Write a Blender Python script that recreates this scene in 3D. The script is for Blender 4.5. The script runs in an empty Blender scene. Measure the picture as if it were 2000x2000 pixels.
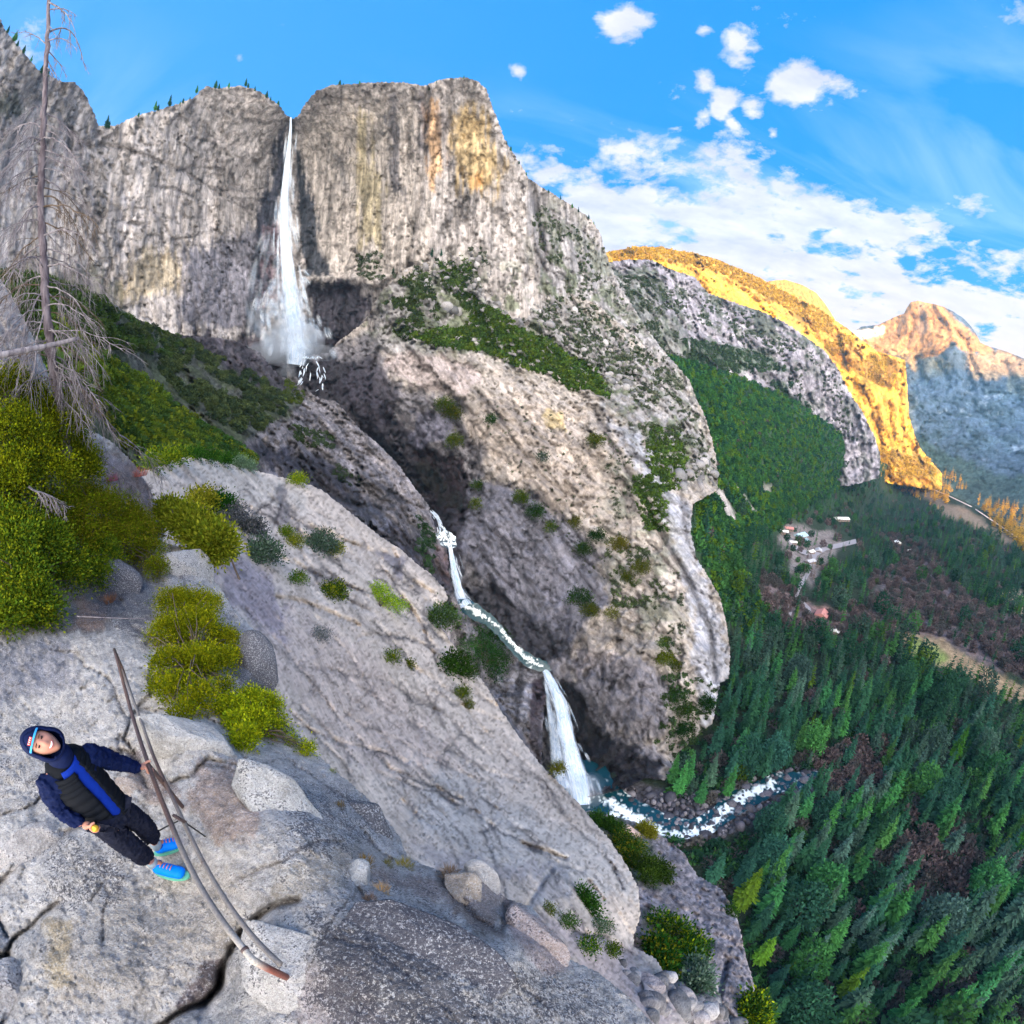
import bpy, bmesh, math, random
import numpy as np
from mathutils import Vector, Matrix, geometry

random.seed(7)
rng = np.random.default_rng(7)
sc = bpy.context.scene
COL = sc.collection
R = math.radians

# ---------------------------------------------------------------- camera (action camera with a very wide lens)
FL = 14.4                       # mm, stereographic focal length
PITCH = R(12)
CAM = np.array([0.0, 0.0, 300.0])   # valley floor is z = 0
cd = bpy.data.cameras.new('camera')
cam = bpy.data.objects.new('camera', cd); COL.objects.link(cam)
cd.type = 'PANO'; cd.panorama_type = 'FISHEYE_LENS_POLYNOMIAL'
cd.sensor_fit = 'AUTO'; cd.sensor_width = 36; cd.sensor_height = 36
cd.fisheye_fov = R(200)
cd.fisheye_polynomial_k0 = 0.0
cd.fisheye_polynomial_k1 = -6.94901409e-02
cd.fisheye_polynomial_k2 = 3.99153995e-07
cd.fisheye_polynomial_k3 = 3.11382906e-05
cd.fisheye_polynomial_k4 = -4.59058275e-07
cd.clip_start = 0.05; cd.clip_end = 60000
cam.location = CAM
cam.rotation_euler = (R(90) - PITCH, 0, 0)
sc.camera = cam

# ---------------------------------------------------------------- light
SUN_AZ = R(22)        # the light travels towards this azimuth (0 = straight ahead, + = right)
SUN_EL = R(9)
sl = bpy.data.lights.new('sun', 'SUN'); so = bpy.data.objects.new('sun', sl); COL.objects.link(so)
sl.energy = 5.0; sl.angle = R(0.5); sl.color = (1.0, 0.50, 0.09)
ld = Vector((math.sin(SUN_AZ) * math.cos(SUN_EL), math.cos(SUN_AZ) * math.cos(SUN_EL), -math.sin(SUN_EL)))
so.rotation_euler = ld.to_track_quat('-Z', 'Y').to_euler()
so.location = (0, -50, 900)
sc.view_settings.view_transform = 'Standard'; sc.view_settings.look = 'None'
sc.view_settings.exposure = 0.85; sc.view_settings.gamma = 1.0
sc.render.film_transparent = False
try:
    sc.cycles.max_bounces = 5; sc.cycles.diffuse_bounces = 2; sc.cycles.transparent_max_bounces = 24
    sc.cycles.volume_bounces = 1; sc.cycles.use_denoising = True; sc.cycles.volume_step_rate = 4; sc.cycles.volume_max_steps = 64
except Exception: pass

# ---------------------------------------------------------------- helpers: picture point + distance <-> place
def dirs(px, py):
    px = np.asarray(px, float); py = np.asarray(py, float)
    u = (px - 1000) * .018; v = -(py - 1000) * .018
    r = np.hypot(u, v) + 1e-9; th = 2 * np.arctan(r / (2 * FL)); s = np.sin(th) / r
    x = u * s; up = v * s; f = np.cos(th)
    return np.stack([x, f * math.cos(PITCH) + up * math.sin(PITCH), -f * math.sin(PITCH) + up * math.cos(PITCH)], -1)
def P(px, py, d):
    return CAM + dirs(px, py) * np.asarray(d, float)[..., None]
def pix(p):
    q = np.asarray(p, float) - CAM
    f = q[..., 1] * math.cos(PITCH) - q[..., 2] * math.sin(PITCH)
    up = q[..., 1] * math.sin(PITCH) + q[..., 2] * math.cos(PITCH)
    L = np.linalg.norm(q, axis=-1) + 1e-9
    k = 2 * FL / (L + f + 1e-9)
    return 1000 + q[..., 0] * k / .018, 1000 - up * k / .018

# value noise in numpy
def _h(i, j, k, s):
    n = (i * 374761393 + j * 668265263 + k * 2147483647 + s * 974711) & 0xffffffff
    n = ((n ^ (n >> 13)) * 1274126177) & 0xffffffff
    return ((n ^ (n >> 16)) & 0xffff) / 65535.0
def vnoise(p, s=0):
    p = np.asarray(p, float); i = np.floor(p).astype(np.int64); f = p - i; f = f * f * (3 - 2 * f)
    r = 0
    for a in (0, 1):
        wa = f[..., 0] if a else 1 - f[..., 0]
        for b in (0, 1):
            wb = f[..., 1] if b else 1 - f[..., 1]
            for c in (0, 1):
                wc = f[..., 2] if c else 1 - f[..., 2]
                r = r + wa * wb * wc * _h(i[..., 0] + a, i[..., 1] + b, i[..., 2] + c, s)
    return r
def fbm(p, octv=4, s=0, ridged=False):
    r = 0; a = 1.0; t = 0; p = np.asarray(p, float)
    for o in range(octv):
        n = vnoise(p * 2.03 ** o + o * 17.3, s + o)
        if ridged: n = 1 - abs(2 * n - 1)
        r = r + a * n; t += a; a *= .52
    return r / t                      # 0..1
def tps(ctrl, px, py):
    c = np.array(ctrl, float); X = c[:, :2] / 1000; L = np.log(c[:, 2]); n = len(c)
    def U(d2): return .5 * d2 * np.log(d2 + 1e-12)
    K = U(((X[:, None] - X[None]) ** 2).sum(-1)) + np.eye(n) * 1e-5
    Q = np.hstack([np.ones((n, 1)), X])
    A = np.block([[K, Q], [Q.T, np.zeros((3, 3))]])
    w = np.linalg.solve(A, np.concatenate([L, np.zeros(3)]))
    q = np.stack([np.asarray(px), np.asarray(py)], -1) / 1000
    out = np.empty(len(q))
    for a in range(0, len(q), 20000):
        s_ = q[a:a + 20000]
        out[a:a + 20000] = U(((s_[:, None] - X[None]) ** 2).sum(-1)) @ w[:n] + w[n] + s_ @ w[n + 1:]
    return np.exp(out)
def inside(poly, px, py):
    poly = np.array(poly, float); r = np.zeros(len(px), bool); n = len(poly)
    for i in range(n):
        x1, y1 = poly[i]; x2, y2 = poly[(i + 1) % n]
        if y1 == y2: continue
        c = ((y1 > py) != (y2 > py)) & (px < (x2 - x1) * (py - y1) / (y2 - y1) + x1)
        r ^= c
    return r
def segdist(line, px, py, closed=False):
    line = np.array(line, float); best = np.full(len(px), 1e9)
    n = len(line)
    for i in range(n if closed else n - 1):
        a = line[i]; b = line[(i + 1) % n]; ab = b - a; L = (ab ** 2).sum() + 1e-9
        t = np.clip(((px - a[0]) * ab[0] + (py - a[1]) * ab[1]) / L, 0, 1)
        best = np.minimum(best, np.hypot(px - a[0] - t * ab[0], py - a[1] - t * ab[1]))
    return best
def gline(line, px, py, wd):
    l = np.array(line, float); m = wd * 2.6; k = (px > l[:, 0].min() - m) & (px < l[:, 0].max() + m) & (py > l[:, 1].min() - m) & (py < l[:, 1].max() + m); out = np.zeros(len(px))
    if k.any(): out[k] = np.exp(-(segdist(line, px[k], py[k]) / wd) ** 2)
    return out
def zone(poly, px, py, feather):
    d = segdist(poly, px, py, True); s = np.where(inside(poly, px, py), d, -d)
    return np.clip(.5 + s / (2 * feather), 0, 1)
def resample(line, step, jit=0, seed=0, closed=False):
    line = [tuple(map(float, p)) for p in line]; out = []; r = random.Random(seed)
    n = len(line)
    for i in range(n if closed else n - 1):
        a = line[i]; b = line[(i + 1) % n]; L = math.hypot(b[0] - a[0], b[1] - a[1]); k = max(1, int(L / step))
        for j in range(k):
            t = j / k; x = a[0] + (b[0] - a[0]) * t; y = a[1] + (b[1] - a[1]) * t
            if j and jit:
                q = r.uniform(-jit, jit); x += -(b[1] - a[1]) / L * q; y += (b[0] - a[0]) / L * q
            out.append((x, y))
    if not closed: out.append(line[-1])
    return out

def link_mesh(name, verts, faces, mat=None, parent=None, smooth=True, attrs=None):
    me = bpy.data.meshes.new(name)
    verts = np.asarray(verts, np.float32)
    if isinstance(faces, np.ndarray):
        nf, k = faces.shape
        me.vertices.add(len(verts)); me.vertices.foreach_set('co', verts.ravel())
        me.loops.add(nf * k); me.polygons.add(nf)
        me.loops.foreach_set('vertex_index', faces.astype(np.int32).ravel())
        me.polygons.foreach_set('loop_start', np.arange(0, nf * k, k, dtype=np.int32))
        me.polygons.foreach_set('loop_total', np.full(nf, k, np.int32))
        me.update(calc_edges=True)
    else:
        me.from_pydata([tuple(map(float, v)) for v in verts], [], [tuple(f) for f in faces]); me.update()
    if smooth: me.polygons.foreach_set('use_smooth', np.ones(len(me.polygons), bool))
    if attrs:
        for k_, v_ in attrs.items():
            v_ = np.asarray(v_, np.float32)
            if v_.ndim == 2:
                a = me.color_attributes.new(k_, 'FLOAT_COLOR', 'POINT')
                a.data.foreach_set('color', np.hstack([v_, np.ones((len(v_), 1), np.float32)]).ravel())
            else:
                a = me.attributes.new(k_, 'FLOAT', 'POINT'); a.data.foreach_set('value', v_)
    if mat: me.materials.append(mat)
    o = bpy.data.objects.new(name, me); COL.objects.link(o)
    if parent is not None: o.parent = parent
    return o
def tag(o, label=None, cat=None, group=None, kind=None):
    if label: o['label'] = label
    if cat: o['category'] = cat
    if group: o['group'] = group
    if kind: o['kind'] = kind
    return o
def empty(name, loc=(0, 0, 0), rz=0):
    o = bpy.data.objects.new(name, None); COL.objects.link(o); o.location = loc; o.rotation_euler = (0, 0, rz); o.empty_display_size = .2
    return o

# ---------------------------------------------------------------- node helpers
def new_mat(name):
    m = bpy.data.materials.new(name); m.use_nodes = True; nt = m.node_tree; nt.nodes.clear()
    return m, nt
class NT:
    def __init__(s, nt): s.nt = nt
    def n(s, t, **kw):
        nd = s.nt.nodes.new(t)
        for k, v in kw.items():
            if k.startswith('i_'):
                key = k[2:]; key = int(key) if key.isdigit() else key
                s.put(nd.inputs[key], v)
            else: setattr(nd, k, v)
        return nd
    def put(s, inp, v):
        if isinstance(v, bpy.types.NodeSocket): s.nt.links.new(v, inp)
        else: inp.default_value = v
    def math(s, op, a, b=0.0, c=0.0, clamp=False):
        nd = s.nt.nodes.new('ShaderNodeMath'); nd.operation = op; nd.use_clamp = clamp
        s.put(nd.inputs[0], a); s.put(nd.inputs[1], b); s.put(nd.inputs[2], c); return nd.outputs[0]
    def vmath(s, op, a, b=(0, 0, 0)):
        nd = s.nt.nodes.new('ShaderNodeVectorMath'); nd.operation = op
        s.put(nd.inputs[0], a); s.put(nd.inputs[1], b); return nd.outputs['Value'] if op in ('DOT_PRODUCT', 'LENGTH', 'DISTANCE') else nd.outputs[0]
    def mix(s, f, a, b, bt='MIX'):
        nd = s.nt.nodes.new('ShaderNodeMix'); nd.data_type = 'RGBA'; nd.blend_type = bt
        s.put(nd.inputs[0], f); s.put(nd.inputs[6], a); s.put(nd.inputs[7], b); return nd.outputs[2]
    def ramp(s, f, lo, hi, a=0.0, b=1.0):
        nd = s.nt.nodes.new('ShaderNodeMapRange'); nd.clamp = True
        s.put(nd.inputs[0], f); nd.inputs[1].default_value = lo; nd.inputs[2].default_value = hi
        nd.inputs[3].default_value = a; nd.inputs[4].default_value = b; return nd.outputs[0]
    def noise(s, vec, scale, detail=4, rough=.55, dist=0.0, out=0):
        nd = s.nt.nodes.new('ShaderNodeTexNoise'); s.put(nd.inputs['Vector'], vec)
        nd.inputs['Scale'].default_value = scale; nd.inputs['Detail'].default_value = detail
        nd.inputs['Roughness'].default_value = rough; nd.inputs['Distortion'].default_value = dist
        return nd.outputs[out]
    def mapping(s, vec, scale=(1, 1, 1), rot=(0, 0, 0), loc=(0, 0, 0)):
        nd = s.nt.nodes.new('ShaderNodeMapping'); s.put(nd.inputs[0], vec)
        nd.inputs['Scale'].default_value = scale; nd.inputs['Rotation'].default_value = rot; nd.inputs['Location'].default_value = loc
        return nd.outputs[0]
    def voro(s, vec, scale, feature='F1', out='Distance', rand=1.0):
        nd = s.nt.nodes.new('ShaderNodeTexVoronoi'); nd.feature = feature; s.put(nd.inputs['Vector'], vec)
        nd.inputs['Scale'].default_value = scale; nd.inputs['Randomness'].default_value = rand; return nd.outputs[out]
    def rgb(s, v):
        c = s.nt.nodes.new('ShaderNodeCombineColor')
        for i in range(3): s.put(c.inputs[i], v)
        return c.outputs[0]
    def out(s, shader=None, volume=None):
        o = s.nt.nodes.new('ShaderNodeOutputMaterial')
        if shader: s.nt.links.new(shader, o.inputs[0])
        if volume: s.nt.links.new(volume, o.inputs[1])
    def bsdf(s, col, rough=.8, normal=None, spec=.3, **kw):
        b = s.nt.nodes.new('ShaderNodeBsdfPrincipled'); s.put(b.inputs['Base Color'], col); s.put(b.inputs['Roughness'], rough)
        s.put(b.inputs['Specular IOR Level'], spec)
        if normal is not None: s.put(b.inputs['Normal'], normal)
        for k, v in kw.items(): s.put(b.inputs[k], v)
        return b.outputs[0]
    def bump(s, h, dist, strength=1.0, normal=None):
        b = s.nt.nodes.new('ShaderNodeBump'); s.put(b.inputs['Height'], h); b.inputs['Distance'].default_value = dist; b.inputs['Strength'].default_value = strength
        if normal is not None: s.put(b.inputs['Normal'], normal)
        return b.outputs[0]

def rock_material(name, u, streak=.5, speck=0.0, axis=(0, 0, 1), vert=.12, contrast=1.0, bump=.4, mid_s=1.3):
    """u: size in metres of the fine detail; the colour zones of the rock come from the mesh"""
    m, nt = new_mat(name); N = NT(nt)
    pos = N.n('ShaderNodeNewGeometry').outputs['Position']
    tint = N.n('ShaderNodeVertexColor', layer_name='tint').outputs[0]
    mid = N.noise(pos, mid_s / u, 5, .72)
    c = N.mix(1, tint, N.rgb(N.ramp(mid, .30, .70, 1 - .5 * contrast, 1 + .42 * contrast)), 'MULTIPLY')
    if streak:
        ax = Vector(axis).normalized(); sc_ = N.n('ShaderNodeVectorMath', operation='SCALE'); N.put(sc_.inputs[0], tuple(ax)); N.put(sc_.inputs['Scale'], N.math('MULTIPLY', N.vmath('DOT_PRODUCT', pos, tuple(ax)), vert - 1))
        st = N.noise(N.vmath('ADD', pos, sc_.outputs[0]), 1.2 / u, 4, .65)
        c = N.mix(1, c, N.rgb(N.ramp(st, .36, .64, 1 - .6 * streak, 1 + .35 * streak)), 'MULTIPLY')
    if speck:
        a = N.n('ShaderNodeAttribute', attribute_name='lichen').outputs['Fac']
        sn = N.noise(pos, 10 / u, 5, .78)
        fine = N.noise(pos, 30 / u, 3, .7)
        thr = N.math('ADD', N.math('ADD', N.math('MULTIPLY', sn, .6), N.math('MULTIPLY', mid, .4)), N.math('MULTIPLY', N.math('SUBTRACT', a, .5), .26))
        c = N.mix(N.math('MULTIPLY', N.ramp(thr, .515, .56), speck), c, (.05, .05, .065, 1))
        c = N.mix(N.math('MULTIPLY', N.ramp(sn, .47, .41), .55 * speck), c, (.60, .60, .62, 1))
        c = N.mix(1, c, N.rgb(N.ramp(fine, .3, .7, .62, 1.38)), 'MULTIPLY')
        h = N.math('ADD', mid, N.math('MULTIPLY', sn, .25))
    else:
        h = mid
    N.out(N.bsdf(c, .85, N.bump(h, bump * u, 1.0), .2)); return m

def cells(q, seed=0):
    q = np.asarray(q, float); b = np.floor(q).astype(np.int64); f1 = np.full(len(q), 9.0); f2 = f1.copy(); idr = np.zeros(len(q))
    for dx in (-1, 0, 1):
        for dy in (-1, 0, 1):
            for dz in (-1, 0, 1):
                i, j, k = b[:, 0] + dx, b[:, 1] + dy, b[:, 2] + dz
                c = np.stack([i + _h(i, j, k, seed), j + _h(i, j, k, seed + 1), k + _h(i, j, k, seed + 2)], -1); d = np.sqrt(((q - c) ** 2).sum(-1)); m = d < f1
                f2 = np.where(m, f1, np.minimum(f2, d)); idr = np.where(m, _h(i, j, k, seed + 3), idr); f1 = np.where(m, d, f1)
    return idr, f2 - f1
def rock_detail(w, d, seed, k=1.0, vert=.12, lines=1.0, axis=(0, 0, 1), blocks=1.0, big=1.0, iso=1.0):
    """joints, stains and blotches of the rock at the size of a few metres to a few hundred, in world space; returns shade factor and relief"""
    s = float(np.median(d)) / 1000.0; ax = np.array(axis, float); ax /= np.linalg.norm(ax); al = w @ ax
    def q(f, v): return (w + (al * (v - 1))[:, None] * ax) * f / s
    blotch = fbm(q(.02, .8), 5, seed + 1); mids = fbm(q(.09, .7), 5, seed + 2); fine = fbm(q(.35, .8), 3, seed + 3)
    st1 = fbm(q(.05, vert), 4, seed + 4); st2 = fbm(q(.19, vert * .8), 3, seed + 5)
    f = 1 + k * (1.1 * (blotch - .5) + iso * .9 * (mids - .5) + iso * .8 * (fine - .5) + 1.9 * (st1 - .5) + 1.5 * (st2 - .5))
    l1 = abs(fbm(q(.016, .35), 4, seed + 6) - .5); l2 = abs(fbm(q(.035, 1.1), 4, seed + 7) - .5)
    ck = np.exp(-(l1 / .006) ** 2) * (mids > .47) + .7 * np.exp(-(l2 / .006) ** 2) * (blotch > .53)
    f = f * (1 - np.clip(ck * .5 * lines, 0, .75))
    wq = (np.stack([fbm(q(.05, 1), 2, seed + 21), fbm(q(.05, 1), 2, seed + 22), fbm(q(.05, 1), 2, seed + 23)], -1) - .5)
    i1, e1 = cells(q(.022, max(.12, vert * 2.2)) + wq * .9, seed + 31); i2, e2 = cells(q(.075, max(.2, vert * 2.5)) + wq * 1.2, seed + 35)
    i0, e0 = cells(q(.008, max(.3, vert * 2.5)) + wq * .5, seed + 41); e0 = np.clip(e0 / .25, 0, 1)
    b1 = np.exp(-(e1 / .05) ** 2) * (fine > .40); b2 = np.exp(-(e2 / .07) ** 2) * (mids > .45)
    f = f * (1 + (i1 - .5) * .30 * k / .5) * (1 + (i2 - .5) * .22 * k / .5) * (1 - .42 * b1 * lines) * (1 - .30 * b2 * lines)
    f = f * (1 + (i0 - .5) * .22 * big)
    rel = big * (.026 * (i0 - .5) - .006 * e0) + blocks * (.011 * (i1 - .5) + .0055 * (i2 - .5) + .004 * b1 + .003 * b2) + .006 * ck * lines + .010 * (st1 - .5) + iso * .006 * (mids - .5) + iso * .003 * (fine - .5) + .007 * (st2 - .5)
    return np.clip(f, .25, 1.9), rel

def rock_patch(name, outline, dctrl, step, mat, tint_fn, relief=None, amp=.01, freq=.02, seed=0, jit=1.5, skirt=(1.04, 1.12, 1.35), sk_in=6, attrs_fn=None, det=None):
    """a landform: outline traced at its own distance, surface through measured distances, edges turned away behind"""
    ol = resample(outline, step * .8, jit, seed, True)
    xs = [p[0] for p in ol]; ys = [p[1] for p in ol]
    gx, gy = np.meshgrid(np.arange(min(xs), max(xs), step), np.arange(min(ys), max(ys), step))
    gx = gx.ravel() + rng.uniform(-.33, .33, gx.size) * step; gy = gy.ravel() + rng.uniform(-.33, .33, gy.size) * step
    k = inside(ol, gx, gy) & (segdist(ol, gx, gy, True) > step * .55)
    gx = gx[k]; gy = gy[k]; nb = len(ol)
    pts = [Vector(p) for p in ol] + [Vector((a, b)) for a, b in zip(gx, gy)]
    v2, e2, f2, ov, oe, of = geometry.delaunay_2d_cdt(pts, [(i, (i + 1) % nb) for i in range(nb)], [list(range(nb))], 1, 1e-4)
    px = np.array([v[0] for v in v2]); py = np.array([v[1] for v in v2])
    d = tps(dctrl, px, py)
    w = P(px, py, d)
    rel = (fbm(w * freq, 5, seed) - .5) * 2 * amp
    rel = rel + (fbm(w * freq * 5, 4, seed + 9) - .5) * .6 * amp
    if relief is not None: rel = rel + relief(px, py, w)
    fac = None
    if det is not None:
        fac, r2 = rock_detail(w, d, seed * 7, **{k_: v_ for k_, v_ in det.items() if k_ != 'rel'}); rel = rel + r2 * det.get('rel', 1)
    d = d * (1 + rel)
    w = P(px, py, d)
    faces = [list(f) for f in f2]
    tint = tint_fn(px, py, w)
    if fac is not None: tint = np.clip(tint * fac[:, None] * np.array([1.0, 1.0, 1.0]), .012, .8)
    extra = attrs_fn(px, py, w) if attrs_fn else {}
    # skirt: the back of the landform
    cnt = {}
    for f in faces:
        for i in range(3):
            a, b = f[i], f[(i + 1) % 3]; cnt[(min(a, b), max(a, b))] = cnt.get((min(a, b), max(a, b)), 0) + 1
    be = [(f[i], f[(i + 1) % 3]) for f in faces for i in range(3) if cnt[(min(f[i], f[(i + 1) % 3]), max(f[i], f[(i + 1) % 3]))] == 1]
    nxt = dict(be); nrm = {}
    for a, b in be:
        dx, dy = px[b] - px[a], py[b] - py[a]; L = math.hypot(dx, dy) + 1e-9
        for q in (a, b): n_ = nrm.get(q, (0, 0)); nrm[q] = (n_[0] - dy / L, n_[1] + dx / L)
    # decide the sign so that it points inwards
    bl = list(nrm); cx, cy = px[bl], py[bl]
    nx = np.array([nrm[b][0] for b in bl]); ny = np.array([nrm[b][1] for b in bl]); L = np.hypot(nx, ny) + 1e-9; nx /= L; ny /= L
    t_ = inside(ol, cx + nx * 2, cy + ny * 2); sgn = 1 if t_.mean() > .5 else -1
    ring = {b: b for b in bl}; W = [w]; T = [tint]; E_ = {k_: [v_] for k_, v_ in extra.items()}; base = len(w)
    for li, m_ in enumerate(skirt):
        q = P(cx + sgn * nx * sk_in * (li + 1), cy + sgn * ny * sk_in * (li + 1), d[bl] * m_)
        W.append(q); T.append(tint[bl])
        for k_ in E_: E_[k_].append(extra[k_][bl])
        new = {b: base + i for i, b in enumerate(bl)}; base += len(bl)
        for a, b in be: faces.append([a if li == 0 else ring[a], new[a], new[b]]); faces.append([a if li == 0 else ring[a], new[b], b if li == 0 else ring[b]])
        ring = new
    o = link_mesh(name, np.vstack(W), np.array(faces), mat, attrs={'tint': np.vstack(T), **{k_: np.concatenate(v_) for k_, v_ in E_.items()}})
    o['kind'] = 'structure'
    pd = (px, py, d)
    return o, pd
def lerp(c, w, col): return c * (1 - w[:, None]) + np.array(col) * w[:, None]
class Dist:
    """distance of a landform at any picture point (nearest sample grid)"""
    def __init__(s, pd, cell=6):
        s.c = cell; s.g = {}; px, py, d = pd
        for x, y, q in zip((px / cell).astype(int), (py / cell).astype(int), d): s.g.setdefault((x, y), []).append(q)
        s.g = {k: float(np.mean(v)) for k, v in s.g.items()}
    def __call__(s, x, y):
        i, j = int(x / s.c), int(y / s.c)
        for r in range(1, 6):
            v = [(s.g[(a, b)], math.exp(-(((a + .5) * s.c - x) ** 2 + ((b + .5) * s.c - y) ** 2) / (.7 * s.c) ** 2 / r)) for a in range(i - r, i + r + 1) for b in range(j - r, j + r + 1) if (a, b) in s.g]
            if v: return float(sum(q * w_ for q, w_ in v) / (sum(w_ for q, w_ in v) + 1e-12)) or v[0][0]
        return None
# ---------------------------------------------------------------- sky
world = bpy.data.worlds.new('World'); sc.world = world; world.use_nodes = True
wt = world.node_tree; wt.nodes.clear(); W_ = NT(wt)
sky = W_.n('ShaderNodeTexSky', sky_type='NISHITA', sun_disc=False)
sky.sun_elevation = SUN_EL; sky.sun_rotation = SUN_AZ + math.pi; sky.air_density = 1.3; sky.dust_density = .6; sky.ozone_density = 2.5
D_ = W_.n('ShaderNodeTexCoord').outputs['Generated']
sep = W_.n('ShaderNodeSeparateXYZ', i_0=D_); dx_, dy_, dz_ = sep.outputs
SKY_GAIN = 1.0
# deep blue overhead, paler towards the horizon and towards the low sun behind
elev = W_.ramp(dz_, 0.0, .95)
side = W_.math('ADD', W_.math('MULTIPLY', dx_, .8), W_.math('MULTIPLY', dy_, .3))
pale = W_.ramp(side, -.75, .55, 1, 0)
blue = W_.mix(elev, (.0, .22, .62, 1), (.0, .17, .60, 1))
blue = W_.mix(W_.math('MULTIPLY', pale, .9), blue, (.06, .26, .62, 1))
low = W_.ramp(dz_, .0, .30, 1, 0)
blue = W_.mix(W_.math('MULTIPLY', low, .45), blue, (.30, .42, .60, 1))
back = W_.ramp(dy_, -.15, -.8, 0, 1)          # the bright evening side, behind the camera
blue = W_.mix(back, blue, (5.7, 5.2, 4.5, 1))
# clouds: flat layer seen in perspective
kz = W_.math('ADD', W_.math('MAXIMUM', dz_, 0.0), .12)
cx_ = W_.math('DIVIDE', dx_, kz); cy_ = W_.math('DIVIDE', dy_, kz)
cc = W_.n('ShaderNodeCombineXYZ', i_0=cx_, i_1=cy_, i_2=0.0).outputs[0]
cn = W_.noise(W_.mapping(cc, (1.0, 1.5, 1)), 2.6, 8, .58, .3)
cw = W_.noise(W_.mapping(cc, (.5, 1.4, 1), (0, 0, .6), (3, 1, 0)), 1.6, 6, .55, 1.2)
def sdir(px, py):
    v = dirs(px, py); return (float(v[0]), float(v[1]), float(v[2]))
def blob(px, py, rad, sx=1, sy=1, rot=0):      # soft round patch of sky around one direction
    c = sdir(px, py); d = W_.vmath('DISTANCE', D_, c)
    return W_.ramp(d, 0, rad, 1, 0)
# the cloud bank low on the right
cov = None
for (px, py, rad, g) in [(1150, 410, .30, .46), (1330, 400, .26, .38), (1500, 400, .24, .36), (1200, 490, .40, .85), (1400, 510, .36, .85), (1560, 520, .34, .75), (1640, 460, .16, .45),
                         (1700, 590, .30, .75), (1600, 600, .32, .85), (1800, 510, .13, .42), (1860, 650, .26, .8), (2000, 690, .20, 1.0), (1930, 640, .12, .7), (1950, 565, .10, .42), (1740, 490, .14, .5), (1890, 520, .05, .35),
                         (1225, 45, .095, .62), (1440, 88, .060, .62), (1370, 58, .045, .5), (1580, 160, .090, .60), (1410, 210, .042, .58), (1365, 235, .042, .58), (1470, 220, .036, .55), (1430, 245, .03, .5),
                         (1500, 305, .10, .28), (1435, 250, .04, .25), (1840, 395, .07, .28), (1010, 140, .03, .45), (1510, 262, .026, .5), (1375, 150, .03, .4), (1275, 205, .022, .45), (1900, 430, .06, .45), (1760, 365, .03, .4)]:
    b = W_.math('MULTIPLY', blob(px, py, rad), g); cov = b if cov is None else W_.math('MAXIMUM', cov, b)
cn3 = W_.noise(cc, 9.0, 5, .65, .2)
val = W_.math('ADD', W_.math('ADD', W_.math('MULTIPLY', W_.math('SUBTRACT', cn, .5), 2.0), W_.math('MULTIPLY', W_.math('SUBTRACT', cn3, .5), .9)), cov)
dens = W_.ramp(val, .30, .52)
wis = W_.math('MULTIPLY', W_.math('MULTIPLY', W_.ramp(cw, .46, .70), .6), W_.ramp(dz_, .72, .5))
shade = W_.noise(W_.mapping(cc, (1.0, 1.8, 1), (0, 0, 0), (.1, .12, 0)), 4.0, 5, .6)
ccol = W_.mix(W_.ramp(shade, .35, .65), (.38, .40, .57, 1), (.58, .57, .58, 1))
ccol = W_.mix(W_.ramp(dz_, .12, .42, 1, 0), ccol, (.60, .475, .47, 1))
skyc = W_.mix(wis, blue, (.34, .50, .68, 1))
skyc = W_.mix(dens, skyc, ccol)
nish = W_.mix(1, W_.mix(1, sky.outputs[0], (.008, .008, .008, 1), 'MULTIPLY'), skyc, 'ADD')
bg = W_.n('ShaderNodeBackground', i_0=nish, i_1=SKY_GAIN)
wo = W_.n('ShaderNodeOutputWorld'); wt.links.new(bg.outputs[0], wo.inputs[0])

# ---------------------------------------------------------------- landforms
def grow_lines(poly, n, ang, spread, lmin, lmax, dd, wd, seed, curve=.25):
    r = random.Random(seed); a = np.array(poly, float); x0, y0 = a.min(0); x1, y1 = a.max(0); out = []
    while len(out) < n:
        x, y = r.uniform(x0, x1), r.uniform(y0, y1)
        if not inside(poly, np.array([x]), np.array([y]))[0]: continue
        t_ = R(ang + r.uniform(-spread, spread)); L = r.uniform(lmin, lmax); p = [(x, y)]; m_ = max(3, int(L / 22))
        for i in range(m_): t_ += r.uniform(-curve, curve); x += math.cos(t_) * L / m_; y += math.sin(t_) * L / m_; p.append((x, y))
        out.append((p, dd * r.uniform(.4, 1.2), wd * r.uniform(.6, 1.2)))
    return out
def ink(c, lines, px, py, col=(.05, .045, .055), k=.75, warp=5):
    wx = (fbm(np.stack([px / 26, py / 26, px * 0], -1), 3, 91) - .5) * 4 * warp; wy = (fbm(np.stack([px / 26, py / 26, px * 0], -1), 3, 92) - .5) * 4 * warp; br = np.clip((fbm(np.stack([px / 40, py / 40, px * 0], -1), 3, 93) - .3) * 3.5, .1, 1)
    for line, dd, wd in lines:
        if dd > 0: c = lerp(c, k * br * min(1, .35 + dd * 30) * gline(line, px + wx, py + wy, max(2.6, wd * .7)), col)
    return c
def gauss(x, c, w): return np.exp(-((x - c) / w) ** 2)
GRAN = (.33, .30, .32); COOL = (.30, .30, .34); TAN = (.42, .33, .25); ORNG = (.50, .34, .17); DARK = (.07, .068, .085); PALE = (.50, .46, .46); GREEN = (.045, .075, .02)
GAX = tuple(P(1100, 1400, 450) - P(700, 800, 650))
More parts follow.
